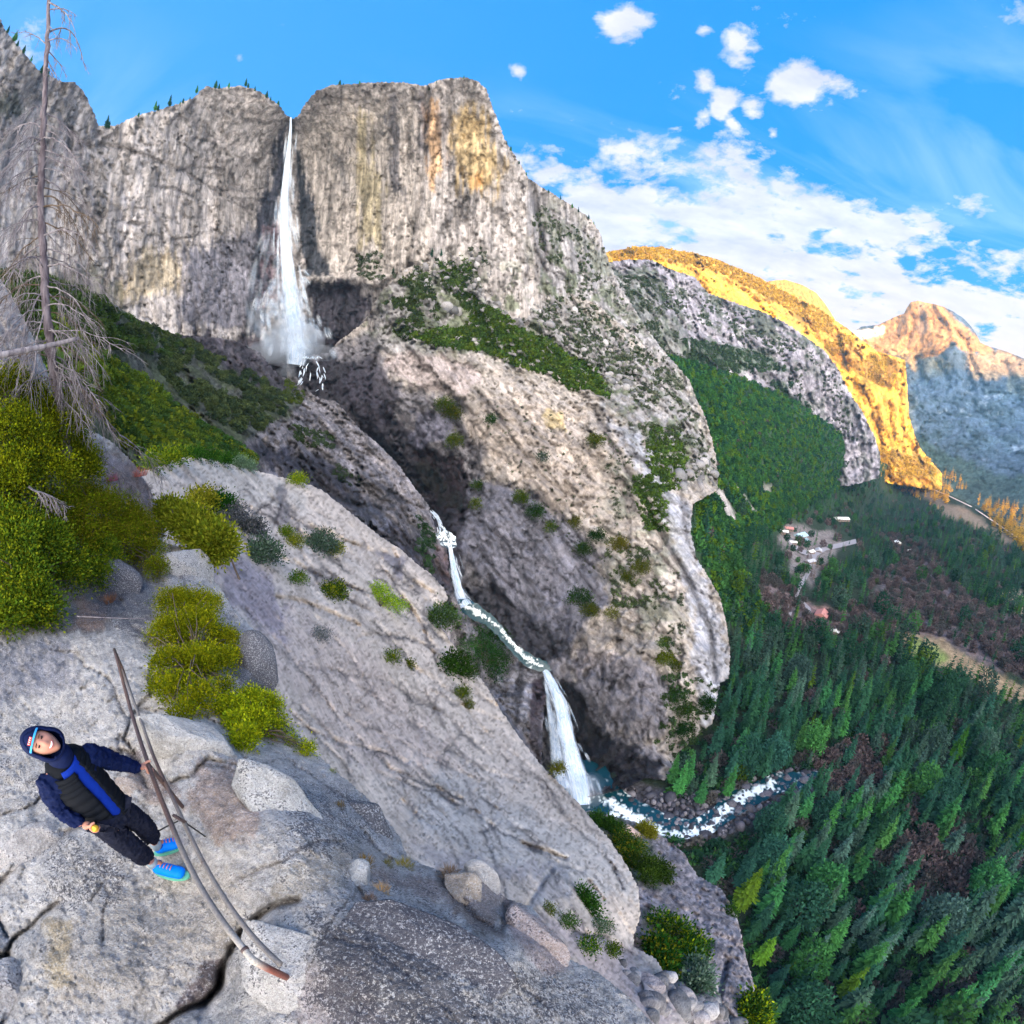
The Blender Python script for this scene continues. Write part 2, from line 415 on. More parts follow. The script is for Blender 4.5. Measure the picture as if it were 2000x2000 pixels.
def zones(px, py, w, base, zl, warp=14, nf=(9, 16), na=2.6):
    c = np.tile(np.array(base, float), (len(px), 1))
    q = np.stack([px / 40, py / 40, px * 0], -1)
    jx = (fbm(q, 4, 3) - .5) * 2 * warp * 1.6; jy = (fbm(q, 4, 33) - .5) * 2 * warp * 1.6
    nz = fbm(np.stack([px / nf[0], py / nf[1], px * 0], -1), 4, 77)
    for poly, col, fe, k in zl:
        z = zone(poly, px + jx, py + jy, fe); z = np.clip((z - .5) * 1.5 + .5 + (nz - .5) * na * (4 * z * (1 - z)), 0, 1) * k; c = lerp(c, z, col)
    return c

cliff_out = [(-70, -30), (0, 36), (9, 56), (43, 98), (72, 134), (120, 159), (145, 160), (163, 178), (181, 214), (192, 246), (225, 246), (268, 225), (312, 214), (377, 192), (395, 174), (402, 168),
             (428, 172), (471, 167), (507, 178), (543, 203), (560, 226), (572, 232), (582, 226), (594, 206), (616, 178), (652, 165), (668, 165), (748, 160), (795, 161), (828, 168), (838, 163), (867, 154),
             (911, 151), (936, 160), (951, 176), (965, 216), (987, 274), (1012, 314), (1034, 350), (1078, 377), (1121, 404), (1157, 430), (1172, 455), (1184, 495), (1197, 530), (1215, 565), (1262, 640),
             (1300, 690), (1345, 740), (1365, 790), (1250, 830), (900, 790), (700, 790), (560, 770), (-70, 760)]
cliff_d = [(-70, 0, 760), (0, 500, 780), (100, 150, 860), (190, 240, 960), (190, 650, 820), (400, 180, 1030), (400, 600, 880), (552, 225, 1100), (572, 240, 1160), (572, 480, 1060), (585, 700, 900), (612, 200, 1080),
           (650, 600, 900), (700, 165, 1010), (830, 170, 1000), (800, 450, 880), (930, 155, 930), (990, 300, 930), (1080, 380, 980), (1185, 495, 1040), (930, 500, 810), (1195, 600, 960), (1100, 550, 850), (1345, 760, 900),
           (1250, 700, 850), (740, 740, 840), (0, 740, 740), (300, 740, 800), (280, 300, 950)]
CLIFF_L = [([(838, 168), (830, 330), (815, 420), (790, 560)], .02, 5), ([(668, 165), (664, 215), (650, 225), (610, 226)], .014, 3), ([(192, 262), (140, 300), (137, 250)], .02, 6), ([(340, 470), (350, 620), (365, 700)], .01, 3),
                         ([(190, 282), (250, 290), (300, 312), (360, 335), (430, 380)], .012, 4), ([(430, 475), (480, 473), (520, 505), (540, 520)], .012, 3), ([(256, 480), (258, 545)], .012, 4), ([(250, 510), (300, 495), (340, 490)], -.008, 5),
                         ([(880, 160), (884, 320), (900, 420), (960, 520)], .010, 4), ([(770, 230), (765, 300), (772, 400)], .012, 6), ([(1040, 360), (1060, 500), (1065, 620)], .014, 5), ([(480, 238), (525, 240)], .008, 3)]
CLIFF_L += grow_lines([(640, 220), (920, 180), (980, 300), (1100, 420), (1150, 560), (760, 520), (640, 520)], 46, 92, 9, 40, 190, .010, 3.2, 1) + grow_lines([(20, 200), (180, 260), (500, 200), (500, 600), (200, 600), (20, 500)], 44, 92, 16, 30, 150, .009, 3, 2) + grow_lines([(60, 260), (520, 240), (480, 560), (180, 560)], 12, 8, 22, 40, 120, .008, 2.6, 3)
def cliff_relief(px, py, w):
    r = .035 * gauss(px, 571 + (py - 230) * .03, 16) * np.clip((560 - py) / 200, 0, 1)
    # alcove right of the fall, ledge under it, vertical joints
    r = r + .05 * zone([(610, 560), (700, 545), (725, 600), (690, 700), (610, 700)], px, py, 14)
    r = r - .03 * zone([(600, 536), (760, 540), (740, 560), (600, 556)], px, py, 5)
    lat = w[:, 0] * .9 - w[:, 1] * .3
    jn = fbm(np.stack([lat * .022, w[:, 2] * .0022, lat * 0], -1), 4, 5, True)
    k = np.where(px > 620, 1.0, .55)
    r = r + (jn - .6) * .030 * k
    for line, dd, wd in CLIFF_L:
        r = r + dd * gline(line, px, py, wd)
    return r
def cliff_tint(px, py, w):
    z = [([(585, 230), (700, 200), (830, 200), (830, 560), (600, 540)], (.40, .36, .335), 25, .8),
         ([(690, 220), (720, 220), (740, 360), (748, 480), (715, 480), (695, 350)], (.42, .36, .23), 16, .8),
         ([(828, 215), (856, 200), (862, 300), (852, 370), (826, 330)], (.52, .33, .18), 9, .85),
         ([(876, 215), (935, 215), (985, 320), (960, 390), (905, 370), (880, 290)], (.50, .37, .19), 22, .85),
         ([(925, 340), (945, 340), (938, 380), (925, 370)], (.56, .34, .15), 5, .8),
         ([(258, 500), (330, 488), (358, 520), (358, 575), (250, 590), (200, 600), (230, 560)], (.42, .35, .25), 14, .8),
         ([(754, 180), (775, 180), (780, 330), (800, 390), (765, 370)], (.15, .145, .17), 7, .75),
         ([(820, 190), (836, 190), (830, 300), (812, 300)], (.18, .16, .18), 6, .7),
         ([(855, 215), (875, 215), (880, 320), (860, 330)], (.20, .18, .19), 6, .6),
         ([(650, 300), (680, 290), (690, 400), (660, 380)], (.20, .19, .20), 10, .5),
         ([(130, 220), (142, 220), (142, 258), (132, 255)], (.12, .12, .13), 4, .8),
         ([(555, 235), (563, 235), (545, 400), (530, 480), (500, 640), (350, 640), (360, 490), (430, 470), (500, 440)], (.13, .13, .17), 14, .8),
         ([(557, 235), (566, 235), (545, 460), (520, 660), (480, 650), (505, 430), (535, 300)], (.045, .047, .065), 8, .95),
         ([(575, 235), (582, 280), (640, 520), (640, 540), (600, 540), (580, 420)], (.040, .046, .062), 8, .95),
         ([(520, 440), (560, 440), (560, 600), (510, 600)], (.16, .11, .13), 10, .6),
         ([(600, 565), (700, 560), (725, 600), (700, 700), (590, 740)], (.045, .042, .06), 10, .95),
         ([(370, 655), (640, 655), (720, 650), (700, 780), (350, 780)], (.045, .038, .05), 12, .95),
         ([(-80, 180), (30, 185), (60, 220), (-80, 230)], (.10, .12, .09), 8, .6),
         ([(-80, 520), (190, 520), (240, 600), (-80, 640)], (.09, .10, .07), 14, .6),
         ([(1030, 360), (1200, 480), (1360, 780), (1060, 560)], (.30, .29, .31), 15, .8)]
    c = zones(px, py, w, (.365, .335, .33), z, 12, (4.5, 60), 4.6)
    c = ink(c, CLIFF_L, px, py)
    # brush growing on the lower apron
    n = fbm(w * .035, 5, 61); a = zone([(1080, 400), (1190, 500), (1380, 800), (900, 800), (900, 520), (1040, 520)], px, py, 50)
    return lerp(c, a * np.clip((n - .52) * 14, 0, 1) * .75, (.10, .125, .07))
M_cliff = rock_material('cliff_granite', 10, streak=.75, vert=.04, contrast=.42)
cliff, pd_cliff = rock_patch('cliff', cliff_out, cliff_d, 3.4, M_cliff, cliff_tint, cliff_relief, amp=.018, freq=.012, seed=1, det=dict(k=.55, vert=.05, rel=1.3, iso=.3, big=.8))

dome_out = [(560, 700), (600, 694), (640, 690), (660, 668), (712, 628), (745, 570), (790, 525), (870, 505), (930, 488), (1000, 520), (1080, 560), (1160, 590), (1240, 655), (1300, 722), (1345, 760), (1372, 800), (1392, 860), (1400, 900), (1402, 957),
            (1353, 985), (1349, 1040), (1361, 1090), (1386, 1131), (1407, 1168), (1419, 1218), (1426, 1276), (1423, 1325), (1407, 1333), (1399, 1371), (1392, 1412), (1361, 1437), (1324, 1470), (1312, 1508), (1299, 1524), (1262, 1520),
            (1230, 1537), (1180, 1550), (1120, 1565), (1060, 1540), (980, 1400), (900, 1260), (840, 1150), (760, 1050), (660, 930), (560, 800)]
dome_d = [(560, 710, 860), (640, 700, 840), (712, 640, 840), (745, 570, 840), (790, 530, 830), (870, 508, 825), (930, 492, 830), (1080, 565, 860), (1240, 660, 860), (1345, 760, 840), (1400, 900, 720), (760, 680, 720), (900, 690, 690), (1150, 750, 690),
          (1250, 820, 640), (680, 790, 690), (740, 860, 680), (800, 880, 650), (860, 950, 640), (830, 1000, 600), (900, 870, 590), (900, 1000, 530), (1000, 800, 590), (1100, 900, 530), (1200, 1000, 500), (1320, 900, 600), (1350, 1000, 530), (1350, 1100, 490),
          (1426, 1280, 480), (1395, 1410, 465), (1320, 1470, 440), (1262, 1518, 398), (1230, 1535, 392), (1180, 1548, 386), (1120, 1562, 384), (1000, 1100, 490), (930, 1150, 500), (1050, 1230, 480), (1120, 1300, 450), (1200, 1300, 420), (1250, 1400, 412), (1100, 1420, 470), (1140, 1490, 435), (1190, 1440, 440), (970, 1300, 490),
          (620, 800, 760), (880, 1120, 480), (870, 1050, 500), (1080, 1540, 450), (900, 1260, 490), (560, 800, 800)]
DOME_L = [([(640, 760), (700, 830), (760, 900), (830, 980), (860, 1040)], .03, 16), ([(880, 800), (905, 860), (930, 900), (945, 980), (925, 1040), (905, 1150)], .022, 9), ([(740, 750), (800, 765), (870, 760), (905, 800)], .02, 9),
                         ([(925, 935), (985, 950), (1060, 975), (1120, 1030), (1150, 1080)], .014, 7), ([(1160, 800), (1190, 860), (1250, 960), (1300, 1060), (1350, 1140), (1390, 1240), (1395, 1330)], .022, 6),
                         ([(1230, 880), (1290, 930), (1340, 1040)], .010, 5), ([(1110, 1280), (1150, 1240), (1210, 1250), (1280, 1300), (1310, 1350)], .014, 6), ([(1150, 1060), (1180, 1130), (1240, 1180), (1250, 1250)], .012, 8),
                         ([(960, 900), (1000, 960), (1060, 1040), (1100, 1120)], .010, 6), ([(720, 620), (740, 680), (730, 720)], .02, 8), ([(1310, 900), (1330, 960), (1340, 1020)], .02, 8)]
DOME_L += grow_lines([(880, 720), (1150, 780), (1380, 1250), (1300, 1440), (1000, 900)], 50, 58, 14, 50, 230, .010, 3, 4) + grow_lines([(640, 740), (860, 770), (1150, 1100), (1120, 1260), (950, 1180), (700, 900)], 46, 62, 20, 40, 160, .016, 3.6, 5) + grow_lines([(1100, 1270), (1300, 1290), (1290, 1440), (1150, 1420)], 26, 88, 12, 30, 90, .012, 3, 6)
def dome_relief(px, py, w):
    r = 0 * px
    for line, dd, wd in DOME_L:
        r = r + dd * gline(line, px, py, wd)
    lo = zone([(640, 720), (870, 760), (960, 900), (1150, 1060), (1330, 1300), (1300, 1540), (1000, 1540), (800, 1100)], px, py, 40)
    q = w * .05
    r = r + lo * (fbm(np.stack([q[:, 0] + q[:, 2] * .3, q[:, 1], q[:, 2] * .5], -1), 4, 12, True) - .6) * .05
    ap = zone([(745, 560), (930, 480), (1345, 740), (1400, 950), (1250, 860), (1150, 740), (900, 690), (700, 690)], px, py, 20)
    r = r + ap * (fbm(w * .08, 3, 77, True) - .6) * .022
    return r
def dome_tint(px, py, w):  # near-black zones put the shade of crevice, cave and alcove into the colour
    z = [([(745, 560), (930, 480), (1345, 740), (1400, 950), (1250, 860), (1150, 740), (900, 690), (700, 690)], (.28, .27, .28), 16, .9),
         ([(1170, 790), (1250, 850), (1340, 1000), (1430, 1300), (1380, 1420), (1330, 1100), (1240, 900)], (.36, .37, .43), 12, .9),
         ([(950, 760), (1120, 790), (1200, 900), (1180, 1010), (1080, 1000), (960, 900), (900, 830)], (.345, .295, .265), 18, .7),
         ([(1060, 800), (1090, 800), (1100, 840), (1070, 835)], (.44, .34, .16), 8, .7),
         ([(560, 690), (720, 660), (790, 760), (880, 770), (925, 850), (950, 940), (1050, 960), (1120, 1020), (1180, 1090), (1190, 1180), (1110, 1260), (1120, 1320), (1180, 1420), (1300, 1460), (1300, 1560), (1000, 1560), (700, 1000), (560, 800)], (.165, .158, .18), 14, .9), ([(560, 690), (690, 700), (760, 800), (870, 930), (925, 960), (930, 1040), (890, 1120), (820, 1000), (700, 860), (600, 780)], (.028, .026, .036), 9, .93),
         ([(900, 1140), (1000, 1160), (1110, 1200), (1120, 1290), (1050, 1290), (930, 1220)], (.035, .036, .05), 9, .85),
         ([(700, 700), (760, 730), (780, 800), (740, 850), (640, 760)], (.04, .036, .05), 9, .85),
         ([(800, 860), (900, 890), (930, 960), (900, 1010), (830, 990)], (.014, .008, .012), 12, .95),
         ([(760, 690), (880, 690), (940, 740), (900, 770), (800, 750), (755, 720)], (.36, .31, .31), 8, .9),
         ([(820, 800), (880, 805), (880, 860), (820, 880), (790, 860)], (.12, .12, .17), 8, .8),
         ([(1120, 1270), (1260, 1290), (1320, 1360), (1290, 1420), (1180, 1400), (1120, 1330)], (.20, .18, .20), 10, .7),
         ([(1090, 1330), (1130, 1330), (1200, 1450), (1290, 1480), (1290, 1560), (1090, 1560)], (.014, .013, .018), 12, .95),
         ([(1010, 1160), (1070, 1165), (1110, 1190), (1060, 1200), (1015, 1180)], (.12, .11, .06), 5, .8),
         ([(1280, 890), (1370, 890), (1402, 930), (1340, 960)], (.34, .32, .31), 8, .8), ([(930, 930), (1050, 965), (1150, 1070), (1190, 1180), (1110, 1250), (950, 1150), (895, 1050)], (.15, .15, .19), 8, .9), ([(1120, 1330), (1230, 1280), (1320, 1350), (1290, 1440), (1180, 1430)], (.19, .185, .22), 9, .8)]
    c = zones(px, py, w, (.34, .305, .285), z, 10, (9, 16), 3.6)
    c = ink(c, DOME_L, px, py)
    n = fbm(w * .05, 5, 61)
    a = zone([(700, 640), (745, 560), (930, 480), (1345, 740), (1400, 950), (1250, 860), (1150, 740), (900, 700)], px, py, 20)
    c = lerp(c, a * np.clip((n - .50) * 12, 0, 1) * .8, (.10, .12, .065))
    b = zone([(1190, 900), (1290, 950), (1330, 1150), (1330, 1260), (1240, 1240), (1190, 1100)], px, py, 30)
    return lerp(c, b * np.clip((fbm(w * .06, 4, 5) - .5) * 9, 0, 1) * .6, (.14, .16, .12))
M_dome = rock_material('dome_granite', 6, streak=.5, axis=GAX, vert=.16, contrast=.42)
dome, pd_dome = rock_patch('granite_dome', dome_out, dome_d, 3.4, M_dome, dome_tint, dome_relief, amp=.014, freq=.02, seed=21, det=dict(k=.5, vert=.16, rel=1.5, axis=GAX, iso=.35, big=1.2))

ridge_out = [(-70, 500), (0, 536), (94, 543), (156, 558), (203, 580), (254, 616), (326, 648), (362, 655), (453, 663), (507, 688), (543, 733), (580, 748), (594, 759), (625, 778), (656, 783), (703, 838), (740, 868), (775, 903), (808, 950), (837, 986),
             (848, 1026), (873, 1066), (877, 1117), (884, 1153), (902, 1193), (930, 1232), (1000, 1262), (1040, 1290), (1066, 1308), (1068, 1350), (1060, 1420), (1058, 1480), (1080, 1560), (960, 1440), (850, 1250), (700, 1120), (500, 1010), (300, 990), (-70, 1000)]
ridge_d = [(-70, 520, 230), (94, 545, 300), (203, 582, 400), (326, 650, 560), (453, 665, 700), (507, 690, 720), (594, 760, 690), (703, 838, 580), (775, 903, 520), (837, 986, 480), (877, 1117, 425), (890, 1180, 400), (1000, 1262, 440), (1066, 1310, 430), (1060, 1450, 400),
           (960, 1400, 360), (860, 1240, 370), (700, 950, 430), (550, 850, 430), (500, 930, 330), (350, 850, 260), (250, 750, 280), (120, 700, 150), (-50, 700, 100), (-50, 980, 80), (600, 1050, 330), (820, 1130, 380), (300, 980, 140), (1000, 1350, 420), (960, 1330, 425)]
RIDGE_L = [([(560, 860), (640, 900), (700, 940), (740, 960)], .02, 7), ([(500, 870), (580, 900), (640, 960), (720, 1000)], .025, 9), ([(1018, 1300), (1010, 1380), (1006, 1420)], .03, 4), ([(760, 940), (790, 1000), (830, 1050)], .02, 7)]
RIDGE_L += grow_lines([(480, 770), (620, 790), (860, 1060), (870, 1180), (700, 1060), (500, 900)], 60, 42, 18, 40, 170, .018, 3.6, 7)
def ridge_relief(px, py, w):
    lo = zone([(480, 760), (600, 770), (780, 920), (870, 1080), (880, 1190), (700, 1050), (500, 880)], px, py, 30)
    r = lo * (fbm(w * .05, 4, 15, True) - .6) * .07
    for line, dd, wd in RIDGE_L:
        r = r + dd * gline(line, px, py, wd)
    return r
def ridge_tint(px, py, w):
    z = [([(-80, 520), (100, 540), (260, 610), (380, 660), (560, 740), (600, 790), (540, 830), (500, 850), (460, 900), (-80, 980)], (.055, .07, .035), 12, .95),
         ([(330, 645), (470, 660), (560, 740), (600, 770), (520, 760), (400, 690)], (.045, .038, .048), 8, .95),
         ([(480, 870), (600, 880), (700, 950), (800, 1040), (880, 1130), (880, 1200), (700, 1060)], (.045, .045, .065), 9, .92),
         ([(850, 1060), (880, 1080), (880, 1150), (850, 1130)], (.14, .09, .09), 6, .8),
         ([(680, 960), (760, 990), (760, 1030), (700, 1030)], (.10, .11, .15), 8, .7),
         ([(960, 1290), (1060, 1310), (1020, 1460), (960, 1420)], (.22, .22, .26), 6, .9), ([(1040, 1330), (1070, 1310), (1060, 1500), (1035, 1480)], (.04, .03, .04), 6, .95)]
    c = zones(px, py, w, (.20, .185, .20), z, 9)
    c = ink(c, RIDGE_L, px, py, (.02, .02, .028))
    n = fbm(w * .05, 5, 71)
    return lerp(c, np.clip((n - .5) * 12, 0, 1) * .45, (.09, .085, .10))
M_ridge = rock_material('wet_granite', 5, streak=.7, axis=GAX, vert=.16, contrast=.6)
ridge, pd_ridge = rock_patch('gorge_ridge', ridge_out, ridge_d, 3.6, M_ridge, ridge_tint, ridge_relief, amp=.025, freq=.03, seed=31, det=dict(k=.7, vert=.16, rel=1.7, axis=GAX, iso=.35, big=1.3))

def floor_d(px, py): return float(300 / -dirs(px, py)[2])
floor_out = [(1230, 700), (1300, 690), (1370, 715), (1450, 740), (1540, 775), (1620, 830), (1690, 885), (1730, 905), (1775, 925), (1850, 962), (1930, 1000), (2070, 1062), (2090, 2090), (1300, 2090), (1060, 1700), (1040, 1560), (1100, 1515), (1180, 1515), (1250, 1490), (1300, 1430), (1320, 1300), (1290, 1100), (1250, 900)]
floor_ctrl = [(1340, 700, 1350), (1300, 760, 1000), (1450, 740, 1650), (1540, 775, 1900), (1340, 900, 720), (1450, 850, 1250), (1340, 1050, 560), (1430, 1130, 680), (1450, 1000, 950), (1520, 950, 1450), (1600, 940, 1950), (1650, 870, 2350), (1720, 905, 3300), (1280, 1100, 520)]
floor_ctrl += [(x, y, floor_d(x, y)) for x, y in [(1770, 930), (1850, 965), (1930, 1002), (2060, 1062), (1700, 960), (1570, 1050), (1480, 1250), (1700, 1200), (1900, 1100), (2050, 1150), (1720, 1270), (2000, 1330), (1450, 1400), (1300, 1620), (1500, 2060), (1150, 1570), (1060, 1560), (2060, 2060),
               (1800, 1600), (1200, 1800), (1600, 1500), (1800, 1900), (2060, 1700), (1400, 1700), (1250, 1480), (1600, 1120), (1840, 1020), (1620, 1350), (1800, 1400), (1100, 1620)]]
def floor_tint(px, py, w):
    z = [([(1290, 680), (1450, 730), (1740, 900), (1700, 960), (1600, 1000), (1500, 1050), (1450, 1250), (1380, 1150), (1300, 950)], (.026, .05, .026), 8, 1),
         ([(1530, 1030), (1625, 1030), (1650, 1062), (1615, 1100), (1590, 1150), (1550, 1115), (1520, 1060)], (.19, .165, .165), 6, .9),
         ([(1575, 1180), (1620, 1185), (1600, 1220), (1580, 1200)], (.40, .20, .15), 5, .95),
         ([(1700, 1130), (1800, 1090), (1900, 1180), (2060, 1240), (2060, 1330), (1900, 1290), (1780, 1240)], (.15, .115, .125), 16, .9),
         ([(1480, 1120), (1560, 1160), (1640, 1200), (1760, 1190), (1750, 1240), (1560, 1240), (1500, 1200)], (.13, .10, .11), 14, .9),
         ([(1760, 1235), (1830, 1245), (1920, 1300), (2060, 1370), (2060, 1400), (1930, 1350), (1850, 1310), (1770, 1270)], (.26, .19, .12), 6, .95),
         ([(1775, 1245), (1810, 1250), (1850, 1285), (1840, 1300), (1790, 1275)], (.16, .22, .06), 6, .9),
         ([(1800, 950), (1900, 1000), (1990, 1060), (1960, 1065), (1860, 1010), (1790, 965)], (.20, .15, .11), 4, .95),
         ([(1955, 1150), (2060, 1170), (2060, 1220), (1975, 1200)], (.4, .3, .24), 6, .9),
         ([(1150, 1520), (1250, 1530), (1400, 1560), (1500, 1520), (1620, 1500), (1640, 1530), (1520, 1570), (1420, 1640), (1280, 1640), (1150, 1610)], (.07, .068, .085), 8, .95),
         ([(1750, 1790), (1830, 1740), (1880, 1760), (1850, 1800), (1780, 1820)], (.13, .11, .11), 10, .7),
         ([(1390, 950), (1410, 960), (1440, 1010), (1425, 1020)], (.42, .38, .38), 4, .9), ([(1420, 935), (1436, 945), (1475, 1000), (1470, 1002)], (.40, .37, .36), 3, .9), ([(1490, 940), (1510, 950), (1505, 965), (1492, 960)], (.26, .24, .22), 5, .8)]
    return zones(px, py, w, (.022, .034, .022), z, 7)
m, nt = new_mat('forest_floor'); N = NT(nt)
pos = N.n('ShaderNodeNewGeometry').outputs['Position']; tint = N.n('ShaderNodeVertexColor', layer_name='tint').outputs[0]
c = N.mix(1, tint, N.rgb(N.ramp(N.noise(pos, .08, 6, .65), .3, .7, .55, 1.5)), 'MULTIPLY'); c = N.mix(1, c, N.rgb(N.ramp(N.noise(pos, .5, 5, .7), .3, .7, .6, 1.45)), 'MULTIPLY')
N.out(N.bsdf(c, .95, N.bump(N.noise(pos, .25, 5, .6), 2.5), .1)); M_floor = m
floor, pd_floor = rock_patch('valley_floor', floor_out, floor_ctrl, 7, M_floor, floor_tint, None, amp=.004, freq=.01, seed=41, skirt=(1.02,))

gray_out = [(1140, 480), (1190, 512), (1230, 506), (1273, 508), (1317, 528), (1357, 541), (1383, 572), (1432, 590), (1484, 607), (1533, 629), (1572, 656), (1612, 686), (1638, 722), (1656, 761), (1684, 804), (1709, 853), (1720, 891), (1716, 935), (1650, 950), (1560, 940), (1440, 850), (1300, 800), (1200, 700)]
gray_d = [(1140, 500, 1500), (1190, 515, 1700), (1273, 508, 2000), (1400, 580, 2200), (1530, 630, 2350), (1612, 686, 2400), (1700, 830, 2500), (1715, 930, 2450), (1300, 700, 1450), (1400, 750, 1650), (1500, 800, 1900), (1600, 900, 2150), (1200, 650, 1150), (1240, 590, 1500), (1500, 700, 2050), (1640, 850, 2330)]
def gray_relief(px, py, w):
    q = np.stack([(w[:, 0] - w[:, 1] * .4) * .008, w[:, 2] * .003, w[:, 0] * 0], -1)
    r = (fbm(q, 5, 52, True) - .6) * .045
    for line, dd, wd in [([(1510, 740), (1540, 780), (1580, 850), (1600, 890)], .03, 8), ([(1330, 640), (1400, 660), (1470, 680), (1520, 700)], .02, 10)]: r = r + dd * gline(line, px, py, wd)
    return r
def gray_tint(px, py, w):
    c = zones(px, py, w, (.30, .28, .33), [([(1330, 670), (1400, 670), (1480, 690), (1540, 720), (1440, 725), (1360, 715)], (.07, .10, .07), 9, .85), ([(1505, 740), (1530, 745), (1590, 820), (1620, 900), (1580, 900), (1540, 830)], (.07, .10, .07), 7, .85),
                                          ([(1150, 520), (1260, 540), (1330, 640), (1350, 730), (1250, 700), (1180, 600)], (.15, .165, .13), 18, .6)], 7)
    n = fbm(w * .018, 5, 62); k = np.where(py < 700, .85, .55)
    return lerp(c, np.clip((n - .5) * 14, 0, 1) * k, (.085, .10, .075))
M_gray = rock_material('far_granite', 22, streak=.6, vert=.2, contrast=.8)
gray, pd_gray = rock_patch('canyon_wall', gray_out, gray_d, 3.4, M_gray, gray_tint, gray_relief, amp=.02, freq=.006, seed=51, det=dict(k=.6, vert=.2, rel=1.6))

gold_out = [(1150, 470), (1183, 493), (1238, 482), (1291, 483), (1357, 495), (1401, 506), (1440, 524), (1484, 543), (1520, 563), (1559, 585), (1599, 603), (1630, 625), (1656, 642), (1678, 660), (1713, 686), (1744, 695), (1768, 703), (1771, 739), (1776, 814), (1787, 850), (1797, 874), (1815, 897),
            (1840, 925), (1840, 960), (1740, 945), (1690, 930), (1600, 800), (1500, 700), (1300, 620), (1150, 580)]
gold_d = [(1150, 490, 3300), (1291, 483, 3800), (1440, 524, 4300), (1600, 603, 4500), (1713, 686, 4500), (1768, 705, 4550), (1776, 814, 4500), (1815, 897, 4450), (1840, 950, 4300), (1740, 940, 3700), (1690, 925, 3500), (1600, 800, 3400), (1500, 700, 3200), (1300, 620, 2900), (1150, 580, 2700), (1680, 800, 3800)]
def gold_relief(px, py, w):
    q = np.stack([(w[:, 0] - w[:, 1] * .5) * .007, w[:, 2] * .0015, w[:, 0] * 0], -1)
    r = (fbm(q, 4, 82, True) - .6) * .030
    r = r + .03 * np.exp(-(segdist([(1560, 620), (1620, 690), (1680, 730), (1735, 760)], px, py) / 12) ** 2)
    return r
def gold_tint(px, py, w):  # the gold of the evening sun is put into the ridge colour
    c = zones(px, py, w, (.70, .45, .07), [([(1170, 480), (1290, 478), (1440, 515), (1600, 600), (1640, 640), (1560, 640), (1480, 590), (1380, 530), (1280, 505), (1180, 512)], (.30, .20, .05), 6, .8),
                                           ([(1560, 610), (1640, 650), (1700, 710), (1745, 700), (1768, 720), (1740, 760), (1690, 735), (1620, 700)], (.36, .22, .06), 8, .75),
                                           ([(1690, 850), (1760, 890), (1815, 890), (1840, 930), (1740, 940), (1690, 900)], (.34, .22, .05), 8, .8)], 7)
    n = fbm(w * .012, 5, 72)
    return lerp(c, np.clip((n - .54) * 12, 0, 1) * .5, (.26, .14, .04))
M_gold = rock_material('sunlit_granite', 36, streak=.75, vert=.08, contrast=.6)
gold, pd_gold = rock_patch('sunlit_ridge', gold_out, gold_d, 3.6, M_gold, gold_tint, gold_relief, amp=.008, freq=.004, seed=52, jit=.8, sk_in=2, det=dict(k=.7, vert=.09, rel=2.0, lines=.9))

nd_out = [(1470, 560), (1502, 549), (1533, 546), (1568, 557), (1594, 572), (1612, 594), (1630, 622), (1640, 660), (1500, 620)]
ndome, _ = rock_patch('rounded_dome', nd_out, [(1470, 560, 5200), (1533, 548, 5300), (1630, 640, 5200), (1640, 660, 5000), (1500, 620, 4900), (1560, 590, 5000)], 5, M_gold, lambda px, py, w: zones(px, py, w, (.42, .24, .07), [], 5), None, amp=.004, freq=.004, seed=53, jit=.4, sk_in=1.2)  # evening sunlight is put into the dome's orange base colour

hd_out = [(1640, 670), (1667, 649), (1682, 638), (1717, 634), (1735, 625), (1752, 617), (1766, 612), (1772, 600), (1779, 590), (1792, 587), (1810, 591), (1829, 595), (1845, 600), (1863, 609), (1880, 620), (1893, 633), (1906, 650), (1915, 669), (1933, 677), (1964, 686), (2000, 700), (2090, 722), (2090, 1090), (2000, 1055), (1900, 1010), (1780, 950), (1700, 800)]
hd_d = [(1650, 660, 6800), (1717, 634, 7600), (1779, 592, 7400), (1829, 596, 7500), (1863, 609, 7700), (1915, 669, 7700), (2000, 700, 7600), (2090, 722, 7400), (1790, 690, 6950), (1866, 668, 6950), (1900, 720, 6900), (1780, 760, 6300), (2000, 760, 6700), (1800, 860, 5600), (2000, 860, 5600), (1780, 940, 4900), (1900, 980, 4300), (2000, 1045, 3300), (2090, 1085, 3000), (2090, 860, 5600)]
def hd_relief(px, py, w):
    r = 0 * px
    for line, dd, wd in [([(1829, 597), (1852, 625), (1866, 665)], -.020, 6), ([(1800, 605), (1803, 640), (1798, 670)], .010, 5), ([(1790, 700), (1830, 690), (1865, 672)], .02, 5), ([(1830, 710), (1850, 740)], .02, 8), ([(1880, 700), (1895, 760)], .03, 9), ([(1690, 660), (1740, 690), (1775, 700)], -.012, 5),
                         ([(1790, 700), (1800, 740)], .02, 7), ([(1960, 710), (1985, 760)], .02, 8)]:
        r = r + dd * gline(line, px, py, wd)
    lo = zone([(1760, 720), (2090, 740), (2090, 900), (1780, 860)], px, py, 20)
    return r + lo * (fbm(w * .0035, 5, 92, True) - .6) * .03
